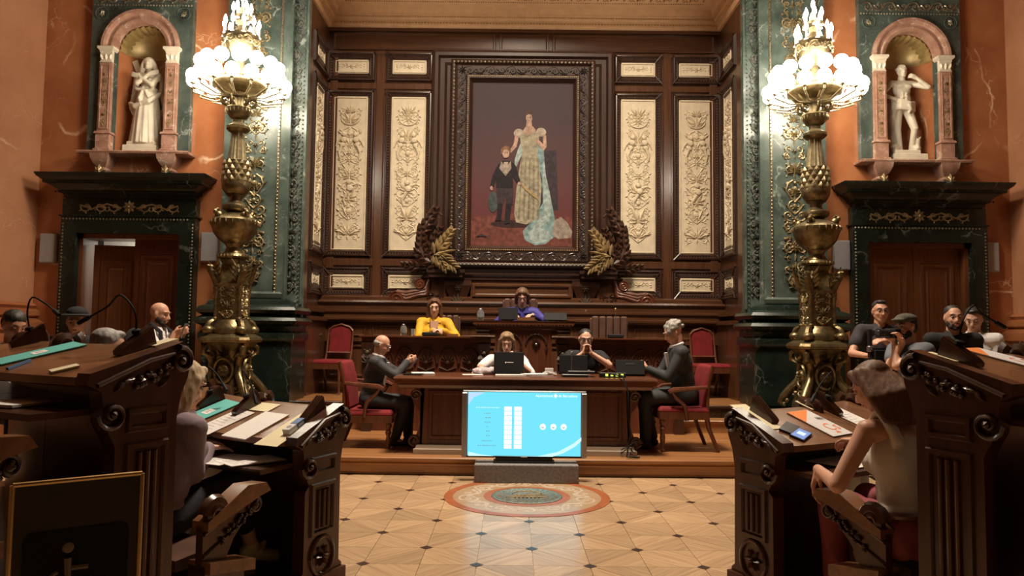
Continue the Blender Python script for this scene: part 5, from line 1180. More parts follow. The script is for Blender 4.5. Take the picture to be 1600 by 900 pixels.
sheet('cream_pad', 'cream pad beyond the wedge console below the phone of the bald man', 'paper', .08, .12, -1, 2, 252, 537, 0, 'cardcream', .006, 'loose papers')
sheet('blue_pen', 'blue pen lying under the teal folder on the raised desk', 'pen', .012, .14, -1, 2, 30, 572, 30, 'blue', .01)
sheet('paper_stack', 'fanned papers on the shelf below the raised outer desk', 'paper', .22, .3, -1, 2, 40, 625, 15, 'paper', .01, 'loose papers', True, build=lines(7))
p, r_, a_ = desk_hit(-1, 1, 461, 671); bxo = thing('tissue_box', 'small white and blue carton at the aisle end of the inner desk', 'box', p); bxo.matrix_world = desk_mat(-1, 1, p, a_, 4)
bevelled(MB().box(-.022, .022, -.07, .0, 0, .032).build('carton', 'white', bxo, 0), .002); bevelled(MB().box(-.0225, .0225, .0, .07, 0, .0325).build('blue_end', 'blue', bxo, 0), .002)
q = MB(); [q.box(.0226, .0231, .012+.009*i, .018+.009*i, .01, .02+.003*(i % 2)) for i in range(5)]; q.build('blurred_print', 'white', bxo, 0); MB().lathe([(.014, .032), (.014, .0332), (0, .0334)], (0, -.035), 16).build('round_mark', 'inkgrey', bxo)
sheet('orange_folder', 'white folder with orange corner and coral logo on the inner desk', 'folder', .21, .3, 1, 1, 1280, 662, 3, 'white', .005, build=orange_folder)
sheet('smartphone', 'dark smartphone lying on the inner desk above the lit phone', 'phone', .075, .15, 1, 1, 1233, 671, -62, 'black', .01, 'smartphones on the desk')
def lit(o, th): MB().box(-.034, .034, -.068, .068, th, th+.001).build('display', 'phoneglow', o, 0); MB().box(-.02, .02, -.02, .03, th+.001, th+.0015).build('picture', 'lcd', o, 0)
sheet('smartphone', 'smartphone with a lit blue screen on the inner desk edge', 'phone', .075, .15, 1, 1, 1251, 681, -66, 'black', .01, 'smartphones on the desk', build=lit)
sheet('printed_sheet', 'white sheet beside the woman in the white tank top, beyond the wedge', 'paper', .2, .26, 1, 1, 1328, 652, 0, 'paper', .002, 'loose papers', build=lines(8))
sheet('cream_pad', 'cream sheet at the far top edge near the first wedge of the phones desk', 'paper', .12, .3, 1, 1, 1174, 652, 0, 'cardcream', .002, 'loose papers')
sheet('cream_pad', 'cream sheet by the second wedge near the torchere foot', 'paper', .1, .12, 1, 1, 1262, 634, 0, 'cardcream', .003, 'loose papers')
sheet('cream_pad', 'cream pad before the first wedge of the raised row by the photographers', 'paper', .1, .14, 1, 2, 1462, 560, 0, 'cardcream', .006, 'loose papers')
sheet('orange_folder', 'white and orange folder on the raised outer desk at the picture edge', 'folder', .21, .3, 1, 2, 1568, 560, 3, 'white', .005, build=orange_folder)

# disabled-access sign on its stand
s0 = P(20, 757, 1.78); s1 = P(222, 741, 1.95); cx, cy = (s0.x+s1.x)/2, (s0.y+s1.y)/2; w_ = (Vector((s1.x, s1.y))-Vector((s0.x, s0.y))).length; zt_ = (s0.z+s1.z)/2
sg = thing('access_sign', 'dark wheelchair access sign in a thin gold frame on a floor stand', 'sign', (cx, cy, 0), atan2(s1.y-s0.y, s1.x-s0.x))
MB().box(-w_/2, w_/2, 0, .012, zt_-.62, zt_).build('board', plain('signboard', (.04, .032, .022), .6), sg, 0)
m = MB(); hw = w_/2
m.tube([(-hw, .0, zt_), (hw, 0, zt_)], .006, 8); m.tube([(hw, 0, zt_), (hw, 0, zt_-.62)], .006, 8); m.tube([(-hw, 0, zt_), (-hw, 0, zt_-.62)], .006, 8); m.tube([(-hw, 0, zt_-.62), (hw, 0, zt_-.62)], .006, 8); m.build('gold_frame', 'brass', sg)
def rr(x0, x1, z0, z1, r):
    return [(cx_+r*cos(a), cz_+r*sin(a)) for cx_, cz_, s_ in ((x1-r, z1-r, 0), (x0+r, z1-r, 90), (x0+r, z0+r, 180), (x1-r, z0+r, 270)) for a in [R(s_+90*k/6) for k in range(7)]]
MB().prism(rr(-.115, .115, zt_-.38, zt_-.12, .02)[::-1], -.003, 0).build('pictogram_field', 'blackmatt', sg, 0)
pi_ = MB(); pz = zt_-.25
pi_.ell((-.02, -.004, pz+.085), (.013, .002, .013)); pi_.tube([(-.02, -.004, pz+.06), (-.018, -.004, pz-.0), (.03, -.004, pz-.0), (.055, -.004, pz-.045)], .009, 6); pi_.tube([(-.02, -.004, pz+.035), (.025, -.004, pz+.033)], .006, 6)
pi_.tube([(-.018+.055*cos(t*.2), -.004, pz-.02+.055*sin(t*.2)) for t in range(10, 30)], .005, 6); pi_.build('wheelchair_symbol', plain('symb', (.2, .17, .12), .6), sg)
MB().box(-.015, .015, .012, .03, .02, zt_-.3).lathe([(.14, 0), (.14, .015), (.02, .03)], (0, .02), 20).build('stand', 'blackmatt', sg)
# ------------------------------------------------------------------ figures
V = Vector
def remesh(mb, voxel, smooth=2, wr=0.0, seed=0, wscale=9, zf=.55):
    me = bpy.data.meshes.new('tmp'); me.from_pydata([tuple(p) for p in mb.v], [], mb.f); me.update()
    o = bpy.data.objects.new('tmp', me); COL.objects.link(o)
    m = o.modifiers.new('r', 'REMESH'); m.mode = 'VOXEL'; m.voxel_size = voxel
    if smooth: s = o.modifiers.new('s', 'SMOOTH'); s.factor = .5; s.iterations = smooth
    dg = bpy.context.evaluated_depsgraph_get(); dg.update()
    r = bpy.data.meshes.new_from_object(o.evaluated_get(dg)); bpy.data.objects.remove(o)
    if wr:
        off = V((seed*3.1, seed*1.7, 0)); n = len(r.vertices); co = [0.0]*(3*n); r.vertices.foreach_get('co', co); no = [0.0]*(3*n); r.vertices.foreach_get('normal', no)
        for i in range(n):
            a = i*3; x, y, z = co[a], co[a+1], co[a+2]
            d = noise.noise(V((x*wscale, y*wscale, z*wscale*zf))+off); d = (1-abs(d)*2.4)*wr
            co[a] += no[a]*d; co[a+1] += no[a+1]*d; co[a+2] += no[a+2]*d
        r.vertices.foreach_set('co', co)
    r.shade_smooth(); return r
def ik(S, W, l1, l2, hint):
    d = W-S; L_ = d.length
    if L_ > (l1+l2)*.995: W = S+d*((l1+l2)*.995/L_); d = W-S; L_ = d.length
    a = (l1*l1-l2*l2+L_*L_)/(2*L_); h = sqrt(max(0, l1*l1-a*a)); u = d.normalized(); q = hint-u*hint.dot(u)
    q = q.normalized() if q.length > 1e-5 else u.orthogonal().normalized(); return S+u*a+q*h, W
def hand(m, W, d, n, curl=.5, th=1, k=1.0, fr=.0085):
    d = d.normalized(); n = (n-d*n.dot(d)).normalized(); t = d.cross(n)*th
    for i in (-1.5, -.5, .5, 1.5): m.cap(W+t*i*.011*k, .017*k, W+d*.082*k+t*i*.02*k, .0125*k, 8)
    for i, ln in zip((-1.5, -.5, .5, 1.5), (.062, .075, .08, .07)):
        p = W+d*.085*k+t*i*.0205*k; dr = (d+t*i*.04).normalized(); ang = 0
        for j, f in enumerate((.45, .32, .23)):
            ang += curl*(.75, 1.0, .7)[j]; dd = dr*cos(ang)+n*sin(ang); q = p+dd*ln*f*1.15*k; m.cap(p, fr*k*(1-.08*j), q, fr*k*(.94-.08*j), 8); p = q
    b = W+d*.02*k+t*.024*k+n*.008*k; q = b+(d*.6+t*.65+n*.35).normalized()*.042*k; m.cap(b, .0145*k, q, .011*k, 8); q2 = q+(d*.85+t*.15+n*(.3+curl*.4)).normalized()*.034*k; m.cap(q, .0105*k, q2, .0085*k, 8)
def basis(face, up=V((0, 0, 1))):
    y = face.normalized(); x = y.cross(up).normalized(); z = x.cross(y); return Matrix((x, y, z)).transposed()
def head_prims(m, H, B, k=1.0, neck=None, old=0, fem=False):
    q = lambda x, y, z: H+B @ (V((x, y, z))*k)
    def e(x, y, z, a, b, c): m.ell(q(x, y, z), (a*k, b*k, c*k), 16, 12, B)
    e(0, -.012, .032, .074, .092, .084); e(0, .022, -.025, .061, .068, .083); e(0, .052, -.093, .027, .028, .022)
    for s in (-1, 1):
        m.cap(q(s*.052, .0, -.045), .02*k, q(s*.02, .058, -.092), .018*k, 8); e(s*.034, .06, -.022, .021, .022, .02); e(s*.079, -.006, -.004, .009, .019, .03)
        m.cap(q(s*.012, .082, .03), .0105*k, q(s*.044, .066, .03), .01*k, 8); e(s*.011, .096, -.036, .0085, .011, .0075)
    m.cap(q(0, .083, .012), .008*k, q(0, .106, -.03), .0115*k, 8); m.cap(q(-.015, .085, -.058), .0075*k, q(.015, .085, -.058), .0075*k, 8); m.cap(q(-.013, .084, -.068), .0075*k, q(.013, .084, -.068), .0075*k, 8)
    if neck is not None: r = (.046 if fem else .056)*k; m.cap(q(0, -.02, -.05), r, neck, r*1.12, 12)
def face_parts(t, H, B, k, hair='h_brown', glasses=None, closed=False, beard=None, brow=True, lipsc='lips'):
    q = lambda x, y, z: tuple(H+B @ (V((x, y, z))*k))
    for s in (-1, 1):
        e = MB().ell(q(s*.031, .0755, .008), .0105*k, 10, 8).build('eye', 'eyewhite' if not closed else 'skin', t)
        MB().ell(q(s*.031, .0838, .006 if not closed else .0), (.008*k, .004*k, .0065*k if not closed else .003*k), 8, 6, B).build('iris', 'h_black', e)
    if brow:
        for s in (-1, 1): MB().tube([q(s*.014, .094, .029), q(s*.032, .09, .036), q(s*.05, .072, .03)], [.004*k, .005*k, .003*k], 6).build('eyebrow', hair, t)
    MB().tube([q(-.024, .084, -.062), q(-.01, .0935, -.0585), q(0, .095, -.06), q(.01, .0935, -.0585), q(.024, .084, -.062)], [.002, .0045, .005, .0045, .002], 6).build('lips', lipsc, t)
    if glasses:
        g = MB()
        for s in (-1, 1):
            g.tube([q(s*.034+.025*cos(2*pi*i/14), .101, .006+.018*sin(2*pi*i/14)) for i in range(15)], .0024*k, 5); g.tube([q(s*.058, .1, .01), q(s*.082, .04, .01), q(s*.084, -.01, .008)], .0024*k, 5)
        g.tube([q(-.01, .103, .008), q(.01, .103, .008)], .0024*k, 5); g.build('glasses', glasses, t)
    if beard:
        b = MB(); e = lambda x, y, z, a, b_, c: b.ell(V(q(x, y, z)), (a*k, b_*k, c*k), 12, 8, B)
        for s in (-1, 1): e(s*.05, .02, -.055, .024, .035, .035); e(s*.03, .05, -.085, .03, .03, .024); b.cap(V(q(s*.004, .094, -.048)), .006*k, V(q(s*.032, .074, -.062)), .007*k, 6)
        e(0, .06, -.1, .032, .032, .024); link('beard', remesh(b, .007, 2, .002), beard, t)
def hair_part(t, H, B, k, kind, mat, S=None, vox=.009):
    m = MB(); q = lambda x, y, z: H+B @ (V((x, y, z))*k)
    def e(x, y, z, a, b, c): m.ell(q(x, y, z), (a*k, b*k, c*k), 16, 12, B)
    wr, ws = .0022, 45
    if kind == 'short': e(0, -.028, .058, .079, .086, .067); e(0, -.05, .015, .076, .06, .075); e(0, .035, .098, .05, .036, .022)
    elif kind == 'crop': e(0, -.025, .057, .078, .087, .067); e(0, -.048, .01, .074, .056, .072)
    elif kind == 'fringe_bald':
        e(0, -.05, .0, .079, .06, .05)
        for s in (-1, 1): m.cap(q(s*.07, -.04, .01), .016*k, q(s*.074, .005, .02), .01*k)
    elif kind == 'curly':
        rn = random.Random(2); wr = .004
        for i in range(46):
            a, b = rn.uniform(0, 2*pi), rn.uniform(.0, 1.75); x, y, z = .08*sin(b)*cos(a), -.03+.09*sin(b)*sin(a), .03+.085*cos(b)
            if y > .045 and z < .085: continue
            m.ell(q(x, y, z), rn.uniform(.02, .032)*k, 8, 6)
        e(0, -.02, .05, .078, .085, .068)
    elif kind == 'bob':
        e(0, -.02, .053, .084, .095, .073); e(0, -.05, -.01, .08, .062, .085)
        for s in (-1, 1): m.cap(q(s*.076, .02, .045), .024*k, q(s*.08, .0, -.085), .026*k); m.cap(q(s*.03, .06, .09), .024*k, q(s*.074, .03, .03), .02*k)
    elif kind in ('long', 'wavy'):
        e(0, -.022, .053, .083, .094, .072); e(0, -.052, .0, .08, .062, .09)
        for s in (-1, 1):
            m.cap(q(s*.02, .055, .095), .022*k, q(s*.07, .03, .04), .02*k)
            for j in range(3): m.cap(q(s*(.078-.012*j), .01-.04*j, .03), .024*k, q(s*(.088-.01*j), .005-.045*j, -.14), .028*k); m.cap(q(s*(.088-.01*j), .005-.045*j, -.13), .028*k, q(s*(.095-.015*j), .02-.05*j, -.25), .016*k)
        e(0, -.075, -.1, .07, .035, .09); ws = 28; wr = .004
    elif kind == 'bun': e(0, -.018, .054, .08, .092, .067); e(0, -.05, .01, .076, .06, .07); e(0, -.115, .02, .038, .035, .04)
    link('hair', remesh(m, vox*k, 2, wr, 1, ws, .12 if kind in ('long', 'bob', 'wavy') else .5), mat, t); return
class Pose: pass
def seated(seat=.45, lean=8, legs=True, knee_out=.12, nod=0):
    p = Pose(); l = R(lean); u = V((0, -sin(l), cos(l))); p.P = V((0, 0, seat+.1)); p.C = p.P+u*.3; p.N = p.P+u*.49
    p.H = p.N+u*.05+V((0, -.03, .1)); p.S = [p.N-u*.055+V((s*.175, 0, 0)) for s in (-1, 1)]; p.hip = [p.P+V((s*.085, 0, -.02)) for s in (-1, 1)]
    p.knee = [V((s*knee_out, -.44, seat+.05)) for s in (-1, 1)]; p.ank = [V((s*knee_out, -.42, .09)) for s in (-1, 1)]; p.toe = [a+V((0, -.15, -.055)) for a in p.ank]
    p.face = V((0, -1, -sin(R(nod)))); p.W = [V((s*.12, -.3, seat+.25)) for s in (-1, 1)]; p.hint = [V((s*.5, .3, -1)) for s in (-1, 1)]
    p.hd = [V((0, -1, -.1)), V((0, -1, -.1))]; p.hn = [V((0, 0, -1)), V((0, 0, -1))]; p.curl = [.4, .4]; return p
def standing(h=1.72, lean=0, nod=0):
    p = Pose(); l = R(lean); u = V((0, -sin(l), cos(l))); k = h/1.72; p.P = V((0, 0, .93*k)); p.C = p.P+u*.3; p.N = p.P+u*.5*k
    p.H = p.N+u*.05+V((0, -.025, .1)); p.S = [p.N-u*.055+V((s*.185, 0, 0)) for s in (-1, 1)]; p.hip = [p.P+V((s*.085, 0, -.02)) for s in (-1, 1)]
    p.knee = [V((s*.1, -.02, .5*k)) for s in (-1, 1)]; p.ank = [V((s*.11, 0.02, .09)) for s in (-1, 1)]; p.toe = [a+V((0, -.15, -.055)) for a in p.ank]
    p.face = V((0, -1, -sin(R(nod)))); p.W = [V((s*.22, -.05, .85)) for s in (-1, 1)]; p.hint = [V((s*.5, .6, -.6)) for s in (-1, 1)]
    p.hd = [V((0, -.2, -1))]*2; p.hn = [V((1, 0, 0)), V((-1, 0, 0))]; p.curl = [.4, .4]; return p
def torso(m, p, g=0.0, fem=False, low=True):
    up = (p.N-p.P).normalized(); rt = (p.S[1]-p.S[0]).normalized(); fw = up.cross(rt); M = Matrix((rt, fw, up)).transposed()
    if low: m.ell(p.P, (.15+g, .115+g, .12+g), 18, 12, M)
    m.ell(p.P.lerp(p.C, .5), ((.122 if fem else .138)+g, .1+g, .17+g), 18, 12, M); m.ell(p.C+up*.02, ((.14 if fem else .155)+g, .105+g, .17+g), 18, 12, M)
    if fem:
        for s in (-1, 1): m.ell(p.C+rt*s*.065-fw*.085+up*.02, .055+g*.8, 12, 8)
    for s in (0, 1): m.cap(p.N-up*.07, .07+g, p.S[s], (.05 if fem else .058)+g, 12)
def limbs(m, p, g=0.0, arms=(0, 1), arm_to=1.0, legs=True, leg_to=1.0, k=1.0):
    for s in arms:
        E, W_ = p.E[s], p.Wr[s]
        m.cap(p.S[s], (.052+g)*k, E, (.041+g)*k, 12)
        if arm_to < .5: pass
        if arm_to > .5: e = E.lerp(W_, min(1, arm_to)); m.cap(E, (.04+g)*k, e, (.04-.013*arm_to+g)*k, 12)
    if legs:
        for s in (0, 1): m.cap(p.hip[s], .088+g, p.knee[s], .058+g, 14); m.cap(p.knee[s], .056+g, p.knee[s].lerp(p.ank[s], leg_to), .038+g*(1.3 if leg_to > .9 else 1), 12)
def half_sleeve(m, p, g, f=.55):
    for s in (0, 1): m.cap(p.S[s], .055+g, p.S[s].lerp(p.E[s], f), .05+g, 12)
def solve(p):
    p.E = []; p.Wr = []
    for s in (0, 1): e, w = ik(p.S[s], p.W[s], .29, .255, p.hint[s]); p.E.append(e); p.Wr.append(w)
def person(label, p, loc, rz, skin='skin', hair=('short', 'h_brown'), top='jacket', topmat='suit', bottom='darkcloth', fem=False, vox=.0095, k=1.0, glasses=None, beard=None, cat='person', group=None, shirt=None, shoes='black', hands=(0, 1), closed=False, legs=True, open_front=None, hk=1.0):
    solve(p); t = thing('person', label, cat, loc, rz, group); t.scale = (k, k, k); B = basis(p.face)
    m = MB(); torso(m, p, 0, fem); limbs(m, p, 0, legs=legs, leg_to=1)
    head_prims(m, p.H, B, hk, p.N, fem=fem)
    for s in hands: hand(m, p.Wr[s], p.hd[s], p.hn[s], p.curl[s], 1 if s == 0 else -1, .95)
    if legs:
        for s in (0, 1): m.cap(p.ank[s], .036, p.toe[s], .028, 10)
    link('body', remesh(m, vox, 1), skin, t)
    c = MB()
    if top in ('jacket', 'shirt'): g = .02 if top == 'jacket' else .012; torso(c, p, g, fem); limbs(c, p, g*.6, arm_to=.93, legs=False)
    elif top in ('tee', 'polo'): g = .014; torso(c, p, g, fem); half_sleeve(c, p, g+.006)
    elif top == 'rolled': g = .012; torso(c, p, g, fem); limbs(c, p, g, arm_to=.3, legs=False)
    link({'jacket': 'jacket', 'shirt': 'shirt', 'rolled': 'shirt', 'tee': 'tee_shirt', 'polo': 'polo_shirt'}[top], remesh(c, max(.011, vox), 2, .006 if top != 'tee' else .004, len(label) % 7, 8), topmat, t)
    up = (p.N-p.P).normalized(); rt = (p.S[1]-p.S[0]).normalized(); fw = up.cross(rt)
    if shirt:
        v = MB(); f0 = p.N-fw*.085-up*.0; 
        v.loft([[p.C+rt*x*1.0-fw*(.135+dy)+up*z for x, z in ((-.012, -.12), (.012, -.12), (.055, .15), (-.055, .15))] for dy in (-.02, .004)]); v.build('shirt_front', shirt, t)
        c = MB(); c.tube([p.N+rt*.062*sin(a)-fw*.068*cos(a)*1.0+up*(.012+.02*(1-cos(a))*.5) for a in [i*2*pi/12+.25 for i in range(12)]], [.016]*12, 6); c.build('collar', shirt, t)
    elif top in ('shirt', 'polo', 'rolled', 'jacket'):
        c = MB()
        for s in (-1, 1): c.loft([[p.N+rt*s*.058-fw*.0+up*(.03+h), p.N+rt*s*.05-fw*.075+up*(.015+h), p.N+rt*s*.015-fw*.108+up*(-.055+h), p.N+rt*s*.09-fw*.09+up*(-.05+h), p.N+rt*s*.1+up*(-.02+h)] for h in (0, .008)])
        c.build('collar', topmat, t)
    if bottom and legs:
        c = MB(); g = .014; c.ell(p.P, (.15+g, .12+g, .12+g)); limbs(c, p, g, arms=(), leg_to=getattr(p, 'legto', .95)); link('trousers', remesh(c, .013, 2, .006, 3, 7), bottom, t)
        for s in (0, 1):
            c = MB().cap(p.ank[s]+V((0, .02, -.04)), .042, p.toe[s]+V((0, -.03, 0.01)), .032, 12); c.cap(p.ank[s], .042, p.ank[s]+V((0, 0, -.03)), .044, 10); c.build('shoe', shoes, t)
    if hair: hair_part(t, p.H, B, hk, hair[0], hair[1])
    face_parts(t, p.H, B, hk, hair[1] if hair else 'h_brown', glasses, closed, beard)
    return t
def seat_at(px, py, Y, rz, floor, lean=8, nod=10, k=1.0, dH=V((0, 0, 0)), face=None, turn_body=0):
    "pose + location so that the head centre stands on the given line of sight"
    T = P(px, py, Y); p = seated(.45, lean, nod=nod); p.H = p.H+dH; Hz = (T.z-floor)/k; dz = Hz-p.H.z
    p = seated(.45+dz, lean, nod=nod); p.H = p.H+dH
    o = Matrix.Rotation(rz, 3, 'Z') @ (p.H*k); return p, V((T.x-o.x, T.y-o.y, floor))
def stand_at(px, py, Y, rz, floor, lean=0, nod=0):
    T = P(px, py, Y); p = standing(1.72, lean, nod); h = 1.72+(T.z-floor-p.H.z)*1.0; p = standing(h, lean, nod); p.P.z += (T.z-floor-p.H.z)
    dz = T.z-floor-p.H.z
    for a in ('H', 'C', 'N'): getattr(p, a).z += dz
    for l_ in (p.S, p.hip): 
        for v in l_: v.z += dz
    o = Matrix.Rotation(rz, 3, 'Z') @ p.H; return p, V((T.x-o.x, T.y-o.y, floor))
def loc_of(w, loc, rz, k=1.0): return Matrix.Rotation(-rz, 3, 'Z') @ ((V(w)-V(loc))/k)

# --- people at the presidency
p, L0 = seat_at(679, 480, 9.9, R(3), FL_S, 8, 12)
for s in (0, 1): p.W[s] = loc_of(V((P(684, 510, 9.66).x+(-.05, .05)[s], 9.66, dz0+.08)), L0, R(3)); p.hint[s] = V(((-1, 1)[s]*.8, .3, -.5)); p.hd[s] = V(((.8, -.8)[s], -.5, 0)); p.hn[s] = V((0, 0, -1)); p.curl[s] = .7
t = person('woman with long light-brown hair in a mustard jacket, hands together at the left side desk'.replace('left ', ''), p, L0, R(3), 'skin2', ('long', 'h_red'), 'jacket', 'mustard', 'darkcloth', True)
up = (p.N-p.P).normalized(); m = MB()
m.loft([[p.C+V((x, -.158-dy, z)) for x, z in ((-.035, -.1), (.035, -.1), (.05, .06), (.0, .035), (-.05, .06))] for dy in (-.03, .0)]); m.build('black_top', 'tee', t)
m = MB(); m.loft([[p.C+V((x, -.15-dy, z)) for x, z in ((-.05, .055), (0, .03), (.05, .055), (.06, .15), (-.06, .15))] for dy in (-.05, .0)]); m.build('neckline', 'skin2', t)
p, L0 = seat_at(816, 464, 9.85, 0, FL_P, 16, 28)
for s in (0, 1): p.W[s] = loc_of(V((L0.x+(-.14, .14)[s], 9.6, dzp+.08)), L0, 0); p.hint[s] = V(((-1, 1)[s]*.8, .3, -.45)); p.hd[s] = V(((.5, -.5)[s], -.8, 0))
person('person with chin-length brown hair and glasses in a blue shirt at the raised desk', p, L0, 0, 'skin2', ('bob', 'h_brown'), 'shirt', 'blueshirt', 'darkcloth', True, glasses='black', closed=True)
# --- table
def table_man(px, py, rz, label, hairk, mat, skin, gl, wx_, wz_, sgn, k=1.0):
    p, L0 = seat_at(px, py, 8.2, rz, Z1, 10, 28, k=k)
    for s in (0, 1): p.W[s] = loc_of(V((wx_-sgn*.02*s, 8.2+(-.035, .035)[s]*sgn, wz_)), L0, rz, k); p.hint[s] = V(((-1, 1)[s]*.6, .5, -.62)); p.hd[s] = V(((.25, -.25)[s], -.9, .25)); p.hn[s] = V(((1, -1)[s]*.6, 0, .3)); p.curl[s] = .75
    p.ank[0] += V((0, .1, 0)); p.toe[0] += V((0, .1, 0)); p.ank[1] += V((0, -.02, 0))
    return person(label, p, L0, rz, skin, (hairk, 'h_grey'), 'jacket', mat, mat, False, glasses=gl, shirt='white', closed=True, k=k), p, L0
t, p, L0 = table_man(597, 539, R(90), 'balding man in grey suit and glasses, seated in profile and looking at his phone', 'fringe_bald', 'suit', 'skin', 'metal', P(637, 573, 8.2).x, 1.12, 1, .93)
c = P(646, 568, 8.2); ph = thing('smartphone', 'smartphone held up by the balding man in grey suit', 'phone', (c.x, 8.2, c.z), 0, 'smartphones in hands'); q = MB().cbox((0, 0, 0), .012, .075, .14, Matrix.Rotation(R(35), 3, 'Y')); bevelled(q.build('body', 'metal', ph, 0), .003)
t, p, L0 = table_man(1052, 520, R(-90), 'man with wavy grey hair in a dark suit, seated in profile at the table', 'curly', 'suit2', 'skin', None, P(1008, 578, 8.2).x, 1.07, -1, 1.06)
p, L0 = seat_at(792, 535, 8.75, 0, Z1, 14, 22)
p.W[0] = loc_of(V((P(752, 578, 8.3).x, 8.3, TZ+.05)), L0, 0); p.hd[0] = V((-.6, -.8, -.1)); p.hint[0] = V((-1, 0, -.5))
p.W[1] = loc_of(V((P(806, 563, 8.45).x, 8.5, P(806, 563, 8.45).z)), L0, 0); p.hd[1] = V((-.45, .0, .6)); p.hn[1] = V((-.3, 1, .1)); p.curl[1] = .9; p.hint[1] = V((1, -.3, -1))
t = person('woman in a white blouse, one hand at her mouth, behind the black laptop', p, L0, 0, 'skin2', ('wavy', 'h_dblond'), 'rolled', 'white', 'darkcloth', True, closed=True, vox=.0085)
t = tag(link('printed_scarf', remesh(MB().ell((0, 0, 0), (.12, .07, .035)).cap((-.1, .0, 0), .03, (.11, .02, .01), .035), .012, 1, .012, 2, 20), 'print', None, (P(757, 579, 8.1).x, 8.12, TZ+.035)), 'crumpled patterned scarf beside the black laptop on the table', 'scarf')
p, L0 = seat_at(915, 530, 8.7, 0, Z1, 14, 12)
for s in (0, 1):
    c = P(917+(-6, 7)[s], 552, 8.44); p.W[s] = loc_of(V((c.x, 8.46, c.z)), L0, 0); p.hint[s] = V(((-1, 1.25)[s], -.5, -.9)); p.hd[s] = V(((.35, -.35)[s], .2, 1)); p.hn[s] = V(((1, -1)[s], -.2, 0)); p.curl[s] = .8
t = person('man with glasses in a black tee shirt, hands clasped before his mouth', p, L0, 0, 'skin2', ('crop', 'h_black'), 'tee', 'tee', 'darkcloth', False, glasses='blackmatt', vox=.0085)
MB().cbox(p.C+V((.03, -.17, -.05)), .035, .006, .045).build('badge', 'white', t, 0)

# --- standing visitors
p, L0 = stand_at(250, 491, 7.4, R(90), 0, 6, 10)
c = P(285, 517, 7.3)
for s in (0, 1): p.W[s] = loc_of(V((P(274, 522, 7.35).x, 7.35+(-.03, .04)[s], P(274, 522, 7.3).z)), L0, R(90)); p.hint[s] = V(((-1, 1)[s]*.3, .3, -1)); p.hd[s] = V((0, -1, .35)); p.hn[s] = V(((1, -1)[s], 0, .3)); p.curl[s] = .6
t = person('bald bearded man in white shirt and backpack, raising a phone by the open door', p, L0, R(90), 'skin', ('crop', 'beard') if 0 else None, 'rolled', 'white', 'darkcloth', False, beard='beard')
m = MB().ell(p.C+V((0, .2, .02)), (.14, .1, .2)); link('backpack', remesh(m, .015, 2, .005), 'darkcloth', t); m = MB()
for s in (-1, 1): m.tube([p.N+V((s*.1, .09, -.02)), p.N+V((s*.11, 0, .055)), p.N+V((s*.12, -.1, -.03)), p.C+V((s*.13, -.14, 0)), p.C+V((s*.15, -.02, -.2))], .02, 6)
m.build('strap', 'darkcloth', t)
ph = thing('smartphone', 'phone held up by the bald man in white shirt', 'phone', (c.x, 7.35, c.z), 0, 'smartphones in hands'); bevelled(MB().cbox((0, 0, 0), .012, .08, .15, Matrix.Rotation(R(15), 3, 'Y')).build('body', 'metal', ph, 0), .003)
p, L0 = seat_at(22, 508, 5.8, R(60), .36, 8, 25)
person('woman with dark tied-back hair looking down, seated behind the raised row at the picture edge', p, L0, R(60), 'skin3', ('bun', 'h_black'), 'tee', 'white', 'darkcloth', True, closed=True, vox=.012)
p, L0 = seat_at(120, 503, 6.5, R(20), .0, 5, 10)
t = person('shadowed person in dark hat and vest, seated before the open door', p, L0, R(20), 'skin3', ('short', 'h_black'), 'shirt', 'white', 'darkcloth', False, vox=.013)
m = MB(); torso(m, p, .028); link('vest', remesh(m, .015, 2), 'darkcloth', t); B = basis(p.face); MB().ell(p.H+V((0, 0, .06)), (.14, .15, .015)).ell(p.H+V((0, 0, .08)), (.09, .1, .06)).build('hat', 'darkcloth', t)
ph_ = 48; sd = -1; rzc = -R(ph_)+0; L_ = CEN+V((-sin(R(ph_)), -cos(R(ph_)), 0))*3.4
T = P(170, 546, 4.35); p, L0 = seat_at(170, 546, 4.35, R(180-48), .05, 8, 10)
person('grey-haired person seated low behind the raised desk row, only the crown of the head showing', p, L0, R(180-48), 'skin', ('short', 'h_grey'), 'jacket', 'suit', 'darkcloth', False, vox=.013)
p, L0 = stand_at(1376, 487, 7.65, R(-12), 0, 2, 0)
for s, (px, py) in enumerate(((1356, 556), (1384, 532))): c = P(px, py, 7.35); p.W[s] = loc_of(V((c.x, 7.37, c.z)), L0, R(-12)); p.hint[s] = V(((-1, 1)[s], .6, -1)); p.hd[s] = V(((.3, -.8)[s], -.5, 0)); p.hn[s] = V((0, -.3, -1)) if s == 0 else V((0, .5, -1)); p.curl[s] = .5
person('standing man with dark hair and glasses in a dark polo shirt, handling a camera rig', p, L0, R(-12), 'skin', ('short', 'h_black'), 'polo', 'polo', 'darkcloth', False, glasses='black', beard=None)
c = P(1373, 550, 7.2); t = thing('camera_rig', 'black video camera rig with a small lit screen held by the man in dark polo', 'camera', c); 
bevelled(MB().box(-.06, .06, -.05, .1, -.1, .02).build('camera_body', 'blackmatt', t, 0), .006); MB().box(-.1, -.07, -.02, .02, -.05, .22).box(-.1, .06, -.02, .02, .02, .04).build('cage', 'black', t, 0)
MB().lathe([(.02, 0), (.03, .01), (.03, .05), (.02, .06)], (-.085, 0), 12).build('grip', 'metal', t); mm = MB().box(.06, .15, -.03, -.015, -.02, .04).build('monitor', 'blackmatt', t, 0); MB().box(.07, .12, -.032, -.03, -.008, .03).build('lit_display', 'lcd', mm, 0)
p, L0 = stand_at(1416, 512, 6.8, R(-75), 0, 8, 0)
